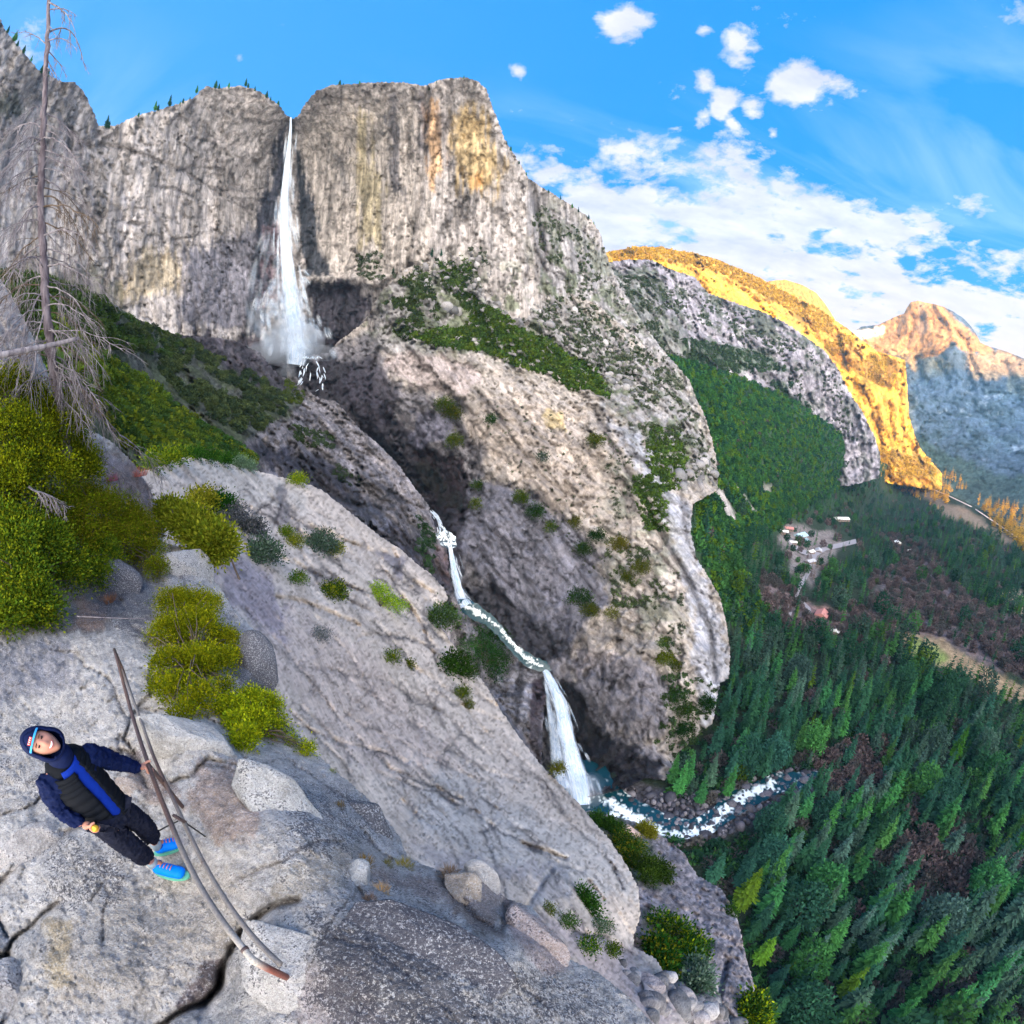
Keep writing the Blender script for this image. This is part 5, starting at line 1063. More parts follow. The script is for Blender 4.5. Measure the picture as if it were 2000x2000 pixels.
def water_surface(name, poly, dfun, foam, seed, off=1.0, step=3.2, deep=(.004, .035, .05), fo=(.78, .86, .90), amp=.0022):
    ol = resample(poly, 5, 1.5, seed, True)
    xs = [p[0] for p in ol]; ys = [p[1] for p in ol]; gx, gy = np.meshgrid(np.arange(min(xs), max(xs), step), np.arange(min(ys), max(ys), step)); gx = gx.ravel() + rng.uniform(-1, 1, gx.size); gy = gy.ravel() + rng.uniform(-1, 1, gy.size)
    k = inside(ol, gx, gy) & (segdist(ol, gx, gy, True) > 1.5); nb = len(ol)
    v2, e2, f2, a_, b_, c_ = geometry.delaunay_2d_cdt([Vector(p) for p in ol] + [Vector(p) for p in zip(gx[k], gy[k])], [(i, (i + 1) % nb) for i in range(nb)], [list(range(nb))], 1, 1e-4)
    px = np.array([v[0] for v in v2]); py = np.array([v[1] for v in v2]); d = np.array([dfun(x, y) for x, y in zip(px, py)]) - off
    w = P(px, py, d); f = foam(px, py); n = fbm(w * .28, 4, seed, True); n2 = fbm(w * .9, 3, seed + 4, True)
    n3 = fbm(w * .12, 3, seed + 8); a = np.clip((n * .45 + n2 * .55 + (n3 - .5) * .5 + (f - .5) * .42 - .66) * 9, 0, 1)
    w = P(px, py, d * (1 - amp * (n + a)))
    o = link_mesh(name, w, np.array([list(t) for t in f2]), M_stream, attrs={'tint': lerp(np.tile(np.array(deep, float), (len(px), 1)), a, fo), 'foam': a}); o['kind'] = 'structure'; return o
m, nt = new_mat('stream_water'); N = NT(nt)
tc = N.n('ShaderNodeVertexColor', layer_name='tint').outputs[0]; fm = N.n('ShaderNodeAttribute', attribute_name='foam').outputs['Fac']; pos = N.n('ShaderNodeNewGeometry').outputs['Position']
N.out(N.bsdf(tc, N.ramp(fm, 0, 1, .12, .8), N.bump(N.noise(pos, 1.1, 4, .6), .5, .6), .5)); M_stream = m
FLOW = [(1150, 1560), (1185, 1560), (1215, 1585), (1250, 1605), (1290, 1625), (1330, 1632), (1375, 1625), (1400, 1600), (1430, 1570), (1460, 1552), (1500, 1535)]
fl2 = [(1190, 1590), (1225, 1590), (1260, 1620), (1300, 1640)]
def foam1(px, py): return np.clip(np.maximum(1.0 - segdist(FLOW, px, py) / 17, .8 - segdist(fl2, px, py) / 13), .12, 1) * np.where((px < 1190), .35, 1)
water_surface('stream', [(1085, 1500), (1120, 1480), (1180, 1490), (1200, 1530), (1240, 1560), (1300, 1590), (1350, 1600), (1390, 1580), (1420, 1550), (1470, 1530), (1510, 1510), (1600, 1506), (1660, 1520), (1650, 1540), (1590, 1540), (1530, 1546), (1475, 1572), (1430, 1600), (1390, 1628), (1330, 1640), (1270, 1636), (1220, 1612), (1170, 1600), (1130, 1610), (1080, 1560)], lambda x, y: floor_d(x, y), foam1, 3, off=5.0)
GD = Dist(pd_dome, 7); RD = Dist(pd_ridge, 7)
def gorge_d(x, y):
    return float(np.interp(y, [985, 1050, 1180, 1230, 1300], [472, 462, 420, 425, 432]))
mp = [(895, 1170), (915, 1168), (940, 1185), (965, 1205), (985, 1230), (1010, 1262), (1040, 1280), (1068, 1292), (1078, 1310), (1055, 1312), (1025, 1300), (1000, 1275), (975, 1245), (950, 1222), (915, 1205), (893, 1190)]
water_surface('stream', mp, gorge_d, lambda px, py: np.clip(.8 - segdist([(905, 1182), (930, 1194), (970, 1220), (1000, 1255), (1030, 1290), (1060, 1302)], px, py) / 9, .05, 1), 5, off=6, step=2.6)
water_surface('stream', [(850, 1040), (872, 1036), (890, 1048), (892, 1068), (876, 1074), (858, 1062)], gorge_d, lambda px, py: .35 + 0 * px, 6, off=6, step=2.6, deep=(.01, .03, .05))
# boulders in and beside the stream
ib = bmesh.new(); bmesh.ops.create_icosphere(ib, subdivisions=2, radius=1); IV = np.array([v.co[:] for v in ib.verts]); IF = np.array([[v.index for v in f.verts] for f in ib.faces]); ib.free()
def stones(name, specs, label, mat, seed, cols, lift=0.0):
    r = np.random.default_rng(seed); V = []; F = []; T = []; b = 0
    for poly, n, smin, smax, si in specs:
        for (x, y) in scatter(poly, n, int(r.integers(9999))):
            p = surf.at(x, y, si)
            if p is None: continue
            s = r.uniform(smin, smax) * (1 if r.random() < .85 else 1.7)
            k = .65 + .7 * fbm(IV * .9 + r.uniform(0, 50), 2, 5); v = IV * k[:, None] * s * r.uniform(.6, 1.2, 3)
            V.append(v + p + np.array([0, 0, lift])); F.append(IF + b); b += len(IV); T.append(np.tile(np.array(cols[r.integers(len(cols))]) * r.uniform(.6, 1.4), (len(IV), 1)))
    o = link_mesh(name, np.vstack(V), np.vstack(F), mat, attrs={'tint': np.vstack(T)}, smooth=False); tag(o, label, 'boulders', kind='stuff'); return o
M_stone = rock_material('stone', 1.2, streak=0, contrast=1.0)
stones('stream_boulders', [([(1185, 1530), (1300, 1555), (1400, 1545), (1480, 1520), (1560, 1500), (1640, 1510), (1600, 1560), (1500, 1575), (1420, 1640), (1300, 1660), (1220, 1620), (1170, 1575)], 620, 1.0, 3.0, FLOOR)], 'dark wet boulders piled along the white stream', M_stone, 3, [(.07, .07, .09), (.11, .10, .12), (.05, .05, .065), (.16, .15, .17)], 2.6)
stones('talus_stones', [([(1300, 905), (1400, 890), (1395, 950), (1320, 960)], 60, 2, 6, DOME), ([(860, 590), (900, 590), (900, 612), (862, 612)], 5, 6, 10, DOME), ([(760, 540), (930, 490), (1240, 680), (1330, 790), (1240, 800), (1100, 650)], 260, 2, 6, DOME), ([(1210, 1880), (1290, 1880), (1330, 1960), (1340, 2000), (1270, 2000)], 16, .5, 1.3, SLAB), ([(1290, 1880), (1400, 1940), (1440, 2000), (1340, 2000)], 60, .5, 1.8, LEDGE)], 'pale granite talus stones lying on the slopes', M_stone, 4, [(.20, .19, .20), (.27, .26, .27), (.14, .14, .15)])
# ---------------------------------------------------------------- the village in the valley
def plain(name, col, rough=.7, noise=.15, sc_=3.0, metal=0.0, bump=0.0):
    m, nt = new_mat(name); N = NT(nt); pos = N.n('ShaderNodeTexCoord').outputs['Object']
    n1 = N.noise(pos, sc_, 5, .6); c = N.mix(1, (*col, 1), N.rgb(N.ramp(n1, .3, .7, 1 - noise, 1 + noise)), 'MULTIPLY')
    N.out(N.bsdf(c, rough, N.bump(n1, bump) if bump else None, .12, Metallic=metal)); return m
M_wall = plain('timber_wall', (.22, .17, .15)); M_pane = plain('window_glass', (.05, .06, .08), .2); M_roofs = {'blue': plain('blue_grey_roof', (.36, .50, .60)), 'white': plain('pale_roof', (.78, .76, .74)), 'brown': plain('brown_roof', (.30, .17, .14)), 'grey': plain('grey_roof', (.42, .42, .46)), 'red': plain('reddish_roof', (.50, .22, .20))}
def house(px, py, L, Wd, H, rot, roof, label):
    L *= 1.3; Wd *= 1.3; H *= 1.2; p = surf.at(px, py); t = empty('building', p, R(rot)); tag(t, label, 'building')
    MB().box((0, 0, H / 2 - 1), (L, Wd, H + 2)).build('wall', M_wall, t, False)
    o = 1.2; rh = Wd * .28; V = [(-L / 2 - o, -Wd / 2 - o, H - .1), (L / 2 + o, -Wd / 2 - o, H - .1), (L / 2 + o, Wd / 2 + o, H - .1), (-L / 2 - o, Wd / 2 + o, H - .1), (-L / 2 - o, 0, H + rh), (L / 2 + o, 0, H + rh)]
    MB().add(V, [[0, 1, 5, 4], [2, 3, 4, 5], [1, 2, 5], [3, 0, 4], [3, 2, 1, 0]]).build('roof', M_roofs[roof], t, False)
    for k in range(max(2, int(L / 9))):
        x = -L / 2 + (k + .5) * L / max(2, int(L / 9))
        for s in (-1, 1): MB().box((x, s * (Wd / 2 + .05), H * .5), (3, .2, 2)).build('window', M_pane, t, False)
for a in [(1562, 1052, 38, 24, 8, 25, 'blue', 'large visitor building with blue grey roof in the middle of the village clearing'), (1570, 1060, 22, 16, 6, 25, 'blue', 'blue grey roofed wing in front of the large visitor building'),
          (1540, 1036, 20, 14, 5, -30, 'red', 'reddish roofed building at the left end of the village clearing'), (1528, 1042, 22, 12, 5, -25, 'white', 'pale roofed building leftmost in the village clearing'),
          (1640, 1017, 66, 20, 7, -4, 'white', 'long pale roofed lodge at the forest edge above the village'), (1583, 1081, 18, 12, 5, 20, 'white', 'small pale roofed building below the visitor building'), (1598, 1078, 20, 14, 5, 50, 'grey', 'grey roofed building right of the small pale one'),
          (1582, 1100, 22, 12, 5, 15, 'grey', 'grey roofed cabin lowest in the village clearing'), (1754, 1064, 24, 18, 7, 60, 'white', 'bright white roofed building standing alone among trees right of the village'), (1777, 1078, 14, 10, 5, 20, 'white', 'tiny white roofed cabin right of the lone white roofed building'),
          (1548, 1062, 16, 10, 4, -20, 'white', 'small pale shed between road and visitor building'), (1632, 1236, 12, 9, 4, 30, 'white', 'small white hut among trees below the village'), (1604, 1205, 20, 16, 5, 40, 'red', 'reddish roofed barn in the clearing below the village')]: house(*a)
m, nt = new_mat('asphalt'); N = NT(nt); N.out(N.bsdf(N.mix(N.ramp(N.noise(N.n('ShaderNodeNewGeometry').outputs['Position'], .4, 4), .3, .7), (.22, .21, .24, 1), (.30, .28, .31, 1)), .9)); M_asph = m
def road(pts, wpx, name='road', mat=None):
    V = []; 
    pts = resample(pts, 6)
    for i, (x, y) in enumerate(pts):
        x2, y2 = pts[min(i + 1, len(pts) - 1)]; x1, y1 = pts[max(0, i - 1)]; dx, dy = x2 - x1, y2 - y1; L = math.hypot(dx, dy) + 1e-6
        for s in (-1, 1):
            q = surf.at(x - dy / L * wpx * s, y + dx / L * wpx * s); V.append(q + np.array([0, 0, .6 + .0009 * np.linalg.norm(q - CAM)]))
    F = [[2 * i, 2 * i + 1, 2 * i + 3, 2 * i + 2] for i in range(len(pts) - 1)]
    o = link_mesh(name, V, F, mat or M_asph); o['kind'] = 'structure'
road([(1535, 1048), (1552, 1068), (1566, 1078), (1590, 1085), (1612, 1072), (1640, 1066), (1672, 1058)], 4.5); road([(1592, 1084), (1584, 1110), (1560, 1150), (1552, 1170), (1530, 1195), (1546, 1200)], 4); road([(1556, 1166), (1580, 1190), (1586, 1225), (1572, 1240)], 3)
M_track = plain('pale_track', (.62, .52, .48)); road([(1800, 948), (1850, 968), (1900, 992), (1950, 1026), (2000, 1060)], .9, 'road', M_track)
# small pines standing on the skyline of the cliff
rim_pines = [(302, 214, 20), (308, 214, 13), (330, 206, 24), (270, 226, 10), (207, 248, 24), (212, 248, 14), (383, 180, 18), (420, 170, 17), (427, 171, 12), (446, 170, 13), (479, 166, 18), (484, 169, 11), (497, 175, 11), (520, 188, 15), (528, 194, 10), (543, 203, 11), (370, 194, 9), (357, 199, 11), (351, 202, 9), (663, 164, 13), (670, 166, 9), (702, 161, 9), (838, 174, 9), (853, 160, 9), (906, 151, 9), (912, 152, 6),
             (14, 62, 14), (27, 78, 17), (33, 88, 12), (45, 101, 14), (60, 118, 12), (80, 140, 14), (92, 148, 16), (998, 292, 12), (990, 280, 10), (1014, 318, 9), (1028, 340, 9), (1072, 374, 9), (1095, 388, 12), (1118, 404, 11), (1130, 412, 12), (1150, 425, 11), (1160, 436, 9), (844, 500, 20), (862, 498, 18), (825, 520, 18), (790, 530, 20), (768, 535, 18)]
for i, (x, y, h) in enumerate(rim_pines):
    d = surf.D[CLIFF](x, y + 4) or 950; t = empty('pine_tree', P(x, y + 3, d * .995), rr.uniform(0, 6)); h = h * d / 950 * 1.15
    ci = 0 if i % 3 else 2
    tag(t, 'small dark pine standing on the skyline of the granite cliff' if y < 450 else 'dark pine rooted at the top of the green talus slope', 'tree', 'pines along the cliff rim' if y < 450 else 'pines at the top of the talus')
    for nm, me in (('crown', con_me[i % 4][ci]), ('trunk', trunk_me)): o = bpy.data.objects.new(nm, me); COL.objects.link(o); o.parent = t
    t.scale = (h * 1.15, h * 1.15, h)
# ---------------------------------------------------------------- bushes one can tell apart
def leaf_cloud(lobes, n, leaf, seed, cols, inner=.5, sprig=7, lumps=True):
    """lobes: (centre xyz, radius xyz); little diamond leaves on sprigs spread through lumpy lobes"""
    r = np.random.default_rng(seed); Vs = []; Cs = []; vol = np.array([(l[1] if np.isscalar(l[1]) else np.mean(l[1])) ** 2 for l in lobes]); vol = vol / vol.sum()
    for (c, rad), f in zip(lobes, vol):
        m = max(4, int(n * f / sprig)); a = r.normal(size=(m, 3)); a /= np.linalg.norm(a, axis=1)[:, None]; a[:, 2] = np.abs(a[:, 2]) * np.where(r.random(m) < .82, 1, -1)
        lump = .30 + 1.25 * fbm(a * 2.6 + seed + c[0], 3, seed)
        sp = np.array(c) + a * (inner + (1 - inner) * r.random(m) ** .6)[:, None] * lump[:, None] * np.asarray(rad)
        base = np.array(cols)[r.integers(len(cols), size=m)] * r.uniform(.6, 1.35, m)[:, None]
        base = base * (.75 + .5 * vnoise(sp / (np.mean(rad) * .35) + 9, seed))[:, None]
        k = np.repeat(np.arange(m), sprig); off = r.normal(size=(len(k), 3)) * leaf * 1.5; p = sp[k] + off
        d = a[k] * .6 + off / (np.linalg.norm(off, axis=1)[:, None] + 1e-9) + r.normal(size=(len(k), 3)) * .4 + np.array([0, 0, .35]); d /= np.linalg.norm(d, axis=1)[:, None]
        s = np.cross(d, r.normal(size=(len(k), 3))); s /= np.linalg.norm(s, axis=1)[:, None]; L = leaf * r.uniform(.7, 1.3, len(k))
        Vs.append(np.stack([p, p + d * (L * .5)[:, None] + s * (L * .28)[:, None], p + d * L[:, None], p + d * (L * .5)[:, None] - s * (L * .28)[:, None]], 1).reshape(-1, 3)); Cs.append(np.repeat(base[k] * r.uniform(.8, 1.2, (len(k), 1)), 4, 0))
    return np.vstack(Vs), np.vstack(Cs)
def twigs(base, tips, r0, seed, n=5, sag=.15):
    r = np.random.default_rng(seed); mb = MB()
    for t in tips:
        t = np.asarray(t, float); b = np.asarray(base, float) + r.normal(size=3) * r0 * 2; q = np.linspace(0, 1, n)[:, None]; L = np.linalg.norm(t - b)
        pts = b + (t - b) * q + r.normal(size=(n, 3)) * L * .05 * np.sin(q * 3.1) + np.array([0, 0, 1]) * L * sag * np.sin(q * 3.14)
        mb.tube(pts, np.linspace(r0, r0 * .3, n), 5, cap=False)
    return mb
def bush(px, py, rpx, si, cols, label, seed, lobes=None, n=2600, leaf=.10, name='bush', group=None, asp=.8, cat='bush', rise=.55):
    """lobes in picture pixels around the bush; the distance comes from the ground it grows on"""
    g = surf.at(px, py + rpx * .5, si); d = float(np.linalg.norm(g - CAM)); m = d / 1000
    L = []
    for (x, y, r_) in (lobes or [(px, py, rpx)]):
        dd = surf.D[si](x, y + r_ * .4) or d; dd = min(max(dd, d * .75), d * 1.3) * .985; mm = dd * (1 + ((x - 1000) ** 2 + (y - 1000) ** 2) / 1600 ** 2) ** -1 / 800
        c = P(x, y, dd) ; L.append((c, np.array([1, 1, asp]) * r_ * mm * 1.0))
    t = empty(name, g); tag(t, label, cat, group)
    V, C = leaf_cloud(L, n, leaf, seed, cols); o = link_mesh('foliage', V, quads_to(V.reshape(-1, 4, 3)), M_leaf, t, False, {'tint': C}); keep(o, t)
    tips = [c + np.random.default_rng(seed + i * 7 + k).normal(size=3) * rd * .5 for i, (c, rd) in enumerate(L) for k in range(5 if n > 5000 else 2)]
    keep(twigs(g, tips, max(.012, np.mean(L[0][1]) * .025), seed).build('stem', M_bark, t), t)
    return t
YG = [(.22, .29, .008), (.16, .24, .010), (.28, .32, .010), (.09, .16, .010)]; DG = [(.06, .12, .01), (.11, .16, .010), (.16, .19, .010), (.045, .09, .012)]; OL = [(.19, .19, .012), (.13, .15, .012), (.24, .22, .02)]; SG = [(.08, .14, .09), (.11, .16, .12), (.06, .11, .06)]; FG_ = [(.03, .09, .01), (.05, .12, .015), (.025, .07, .012)]; GS = [(.16, .17, .19), (.10, .12, .11), (.22, .22, .23)]
bush(60, 850, 90, FG, DG + YG[:2], 'huge yellow green manzanita filling the left edge below the dead tree', 1, [(20, 760, 50), (60, 800, 60), (20, 860, 80), (95, 850, 75), (140, 830, 42), (60, 940, 95), (150, 930, 60), (120, 880, 65), (10, 960, 70), (175, 905, 30), (130, 790, 30)], 83200, 0.056, 'manzanita_bush', asp=1)
bush(220, 1030, 80, FG, OL + YG[:2], 'wide manzanita with golden tips spilling towards the bare slab', 2, [(170, 1000, 65), (230, 1010, 55), (270, 1035, 46), (210, 1060, 55), (285, 1085, 38), (150, 1060, 60), (305, 1115, 26), (250, 1045, 50), (120, 1010, 55), (300, 1045, 22)], 57600, 0.053, 'manzanita_bush', asp=1)
bush(60, 1130, 90, FG, DG, 'dark green manzanita hanging at the left edge above bare rock', 3, [(20, 1050, 70), (80, 1080, 65), (30, 1130, 65), (130, 1120, 48), (60, 1180, 55), (10, 1210, 45), (90, 1200, 35), (180, 1120, 38), (200, 1090, 40)], 48000, 0.056, 'manzanita_bush', asp=1)
bush(380, 1260, 90, FG, YG, 'bright yellow green bush growing behind the pipe railing', 4, [(345, 1185, 42), (395, 1190, 40), (330, 1240, 40), (385, 1235, 55), (440, 1255, 34), (330, 1300, 38), (385, 1300, 46), (430, 1300, 34), (350, 1350, 40), (395, 1370, 38), (440, 1350, 22), (315, 1340, 22), (355, 1395, 24), (455, 1285, 18)], 57600, 0.037, 'leafy_bush', asp=1)
bush(490, 1405, 50, FG, YG, 'low bright green bush spilling over the boulder edge toward the slab', 5, [(450, 1385, 28), (490, 1375, 32), (525, 1385, 28), (495, 1415, 34), (480, 1445, 28), (525, 1420, 22), (550, 1408, 10), (545, 1432, 9), (575, 1450, 9), (600, 1465, 13), (460, 1415, 22), (568, 1430, 6)], 24000, 0.033, 'leafy_bush', asp=1)
bush(360, 1020, 50, FG, OL, 'olive bush stretched along a rock edge above the pale knob', 6, [(325, 1000, 18), (345, 1010, 22), (370, 1025, 26), (395, 1045, 30), (425, 1065, 30), (405, 1075, 26)], 22400, 0.125, asp=1)
S_ = [(395, 977, 26, SLAB, OL, 'rounded olive bush on the upper slab beside a grey thicket'), (430, 985, 26, SLAB, FG_, 'green bush with yellow top behind the small pine'), (455, 1010, 24, SLAB, GS, 'grey leafless thicket beside the small pine'), (495, 1032, 22, SLAB, GS, 'grey bush right of the small pine'), (515, 1080, 30, SLAB, SG, 'pale sage bush right of the small pine trunk'), (628, 1062, 26, SLAB, SG, 'pale green sage bush alone on the upper slab'),
      (656, 1072, 13, SLAB, OL, 'small olive bush touching the pale sage bush'), (560, 1040, 12, SLAB, DG, 'tiny bush in a slab crack below the black streaks'), (577, 1058, 14, SLAB, OL, 'small bush in a slab crack left of the pale sage bush'), (583, 1130, 16, SLAB, DG, 'small dark bush left of the bright round bush on the slab'), (653, 1156, 22, SLAB, FG_ + YG[:1], 'bright round green bush in the middle of the slab'), (628, 1240, 17, SLAB, GS, 'grey green tuft of brush on the bare slab'),
      (765, 1283, 16, SLAB, DG, 'round green bush beside a thin dead snag on the slab'), (801, 1299, 7, SLAB, DG, 'tiny bush at the foot of the thin snag'), (582, 937, 15, SLAB, YG, 'bright tuft on the upper rim of the slab'), (865, 1205, 27, SLAB, FG_ + SG, 'green bush on the slab edge beside the stream'), (888, 1298, 27, SLAB, FG_, 'leafy green bush on the slab edge left of the tall round tree'), (916, 1313, 14, SLAB, FG_, 'small green bush on the slab lip above the lower gorge'),
      (902, 1353, 13, SLAB, DG, 'small round bush below the slab edge bushes'), (915, 1377, 6, SLAB, DG, 'tiny dark bush lowest on the steep slab edge'), (1110, 1800, 16, SLAB, FG_, 'round green bush on the lower slab, leftmost of the cluster'), (1175, 1806, 18, SLAB, SG + FG_, 'bluish green bush on the lower slab, rightmost of the cluster'), (1148, 1846, 20, SLAB, FG_ + YG[:1], 'bright green bush lowest in the lower slab cluster'), (1195, 1856, 12, SLAB, DG, 'small dark bush right of the lowest slab bush'), (1072, 1777, 8, SLAB, DG, 'tiny dark bush left of the lower slab cluster'),
      (868, 790, 15, DOME, DG, 'green bush above the dark gorge alcove'), (884, 806, 15, DOME, DG, 'green bush just right of the alcove rim'), (888, 860, 15, DOME, DG, 'narrow bush in the crack below the alcove rim'), (958, 820, 8, DOME, FG_, 'small bush on the tan face of the dome'), (1060, 893, 9, DOME, SG, 'pale tuft in the tan streak of the dome'), (1162, 860, 12, DOME, DG, 'round bush near the white crest of the dome'), (1046, 1000, 15, DOME, FG_, 'bright green bush on a ledge of the dark dome face'), (1018, 972, 13, DOME, DG, 'dark bush on the ledge left of the bright one'),
      (1122, 1020, 10, DOME, OL, 'olive bush on the middle of the dome'), (1075, 1030, 8, DOME, DG, 'small bush below the dome ledge'), (932, 950, 9, DOME, DG, 'dark bush in the gorge crack'), (930, 985, 8, DOME, DG, 'dark bush lower in the gorge crack'), (1166, 1045, 13, DOME, FG_, 'green bush at the centre of the dome'), (1140, 1072, 12, DOME, FG_, 'green bush on the dome with a long dark trunk'), (1210, 1062, 14, DOME, OL, 'olive bush right of the dome centre'), (1252, 1108, 14, DOME, OL, 'olive bush on the crest side of the dome'), (1226, 1130, 11, DOME, DG, 'dark bush left of the crest side olive bush'),
      (1130, 1168, 20, DOME, FG_, 'large dark green bush low on the dome above the narrow gully'), (1152, 1192, 15, DOME, DG, 'dark bush under the large dome bush'), (1195, 1198, 11, DOME, OL, 'small olive bush low on the dome'), (1296, 1258, 9, DOME, DG, 'small bush near the lower dome edge'), (1298, 1285, 13, DOME, YG[:2], 'yellow green bush on the lower dome'), (1318, 1302, 8, DOME, DG, 'small bush beside the yellow green one on the lower dome'), (1322, 1360, 16, DOME, FG_, 'green bush at the foot of the dome, upper one'), (1338, 1388, 14, DOME, FG_, 'green bush at the foot of the dome, lower one'), (1382, 1372, 13, DOME, FG_, 'green bush on the right foot of the dome'), (1335, 1425, 12, DOME, FG_, 'green bush lowest at the foot of the dome'),
      (1428, 1780, 9, LEDGE, FG_, 'bright bush on the outer edge of the lower ledge'), (1090, 1500, 12, SLAB, OL, 'olive bush poking up in front of the lower waterfall')]
for i, (x, y, r_, si, cols, lab) in enumerate(S_):
    big = r_ > 20; cols = [tuple(np.array(c_) * (.55 if si == DOME else .75)) for c_ in cols]; bush(x, y, r_, si, cols, lab, 50 + i, [(x, y, r_), (x - r_ * .55, y + r_ * .25, r_ * .6), (x + r_ * .6, y + r_ * .3, r_ * .55)] if r_ > 9 else None, 2600 if big else (1300 if r_ > 11 else 600), max(3.4, r_ * .2) * surf.D[si](x, y) / 1000)
bush(742, 1165, 40, SLAB, YG, 'bright yellow green bush stretched across the slab centre', 130, [(738, 1152, 18), (748, 1168, 22), (762, 1180, 20), (780, 1187, 18)], 4200, .30); bush(1145, 1762, 22, SLAB, FG_, 'leaning narrow green bush above the lower slab cluster', 131, [(1137, 1748, 11), (1148, 1762, 13), (1158, 1778, 10)], 2000, .3)
bush(950, 1270, 50, RIDGE, FG_, 'big round dark green oak in the gorge between the falls', 132, [(930, 1250, 32), (965, 1255, 32), (945, 1285, 36), (975, 1290, 26), (965, 1315, 24), (915, 1262, 22)], 8000, 1.6, 'oak_tree', cat='tree')
for i, (lb, cols, lab) in enumerate([([(1165, 1600, 14), (1185, 1612, 16), (1205, 1625, 16)], FG_, 'dark green bushes at the upper end of the ledge below the slab'), ([(1215, 1645, 18), (1240, 1655, 18), (1225, 1675, 20)], FG_ + OL[:1], 'dense bush in the middle of the ledge below the slab'), ([(1255, 1690, 20), (1280, 1700, 22), (1295, 1712, 16), (1265, 1715, 16)], FG_, 'broad bush at the lower end of the green ledge strip'), ([(1258, 1620, 10), (1268, 1628, 10)], OL, 'olive bush beside the tan boulder on the ledge'),
                                   ([(1290, 1800, 16), (1320, 1820, 22), (1350, 1845, 24), (1340, 1870, 22), (1365, 1860, 14)], FG_ + YG[:1], 'bright green bush in the gully of the lower ledge'), ([(1285, 1850, 15), (1292, 1875, 14), (1300, 1900, 10)], FG_ + OL[:1], 'green bush left of the gully bush on the lower ledge'), ([(1355, 1905, 18), (1362, 1925, 16)], SG, 'pale green bush below the gully bush'), ([(1470, 1960, 12), (1480, 1990, 16), (1465, 1985, 12)], FG_ + YG[:1], 'bright bush at the bottom edge of the lower ledge')]):
    bush(lb[0][0], lb[0][1], lb[0][2], LEDGE, cols, lab, 140 + i, lb, 4200, .62)
for i, (lb, cols, lab) in enumerate([([(300, 905, 20), (325, 900, 22), (350, 893, 18)], DG, 'green bush on the upper left corner of the slab'), ([(385, 890, 18), (410, 893, 18), (440, 900, 16)], FG_, 'green bush row on the upper edge of the slab'), ([(470, 905, 13), (490, 912, 11)], SG, 'grey green bush at the right end of the bush row on the slab edge')]): bush(lb[0][0], lb[0][1], lb[0][2], SLAB, cols, lab, 170 + i, lb, 2600, .30)
# small pine on the slab
g = surf.at(468, 1132, SLAB); hh_ = float(np.linalg.norm(g - CAM)) * .135; t = empty('pine_tree', g, 1.0); tag(t, 'small leaning pine with bare lower trunk on the upper slab', 'tree')
v, c = conifer_cards(16, 8, 900, R0=.22, base=.38, sub=3); v = v * hh_; o = link_mesh('crown', v, quads_to(v.reshape(-1, 4, 3)), M_leaf, t, False, {'tint': c * np.array((.045, .11, .05))})
V, F = trunk_mesh(.020 * hh_, hh_ * .95, bend=.08); link_mesh('trunk', V, F, M_bark, t); t.rotation_euler = (0, R(-14), 0)

# ---------------------------------------------------------------- the dead conifer at the left
def PZ(px, py, z): d = dirs(px, py); return CAM + d * (z / d[..., 2])
HB = 12.5
def PH(px, py, h=HB): d = dirs(px, py); return CAM + d * (h / math.hypot(d[0], d[1]))
trk = [(132, 900), (128, 860), (118, 800), (108, 740), (100, 690), (92, 620), (88, 560), (84, 480), (80, 420), (80, 350), (83, 290), (85, 230), (88, 160), (92, 90), (95, 30), (97, -30), (99, -80)]
TP = np.array([PH(x, y, HB + .2 * math.sin(i)) for i, (x, y) in enumerate(trk)]); TR = np.interp(np.arange(len(trk)), [0, 4, 8, 12, 16], [.135, .115, .09, .062, .036])
t = empty('dead_tree', TP[0]); tag(t, 'tall dead conifer with bare drooping grey branches at the left edge', 'tree')
def fine_pts(pts, n): pts = np.array(pts, float); s = np.linspace(0, 1, len(pts)); q = np.linspace(0, 1, n); return np.stack([np.interp(q, s, pts[:, i]) for i in range(3)], -1)
tp = fine_pts(TP, 60); tr_ = np.interp(np.linspace(0, 1, 60), np.linspace(0, 1, len(TR)), TR); tp[1:-1] += np.random.default_rng(3).normal(size=(58, 3)) * .012
keep(MB().tube(tp, tr_ * (1 + .1 * np.random.default_rng(4).normal(size=60)), 10).build('trunk', M_snag, t), t)
r = np.random.default_rng(8)
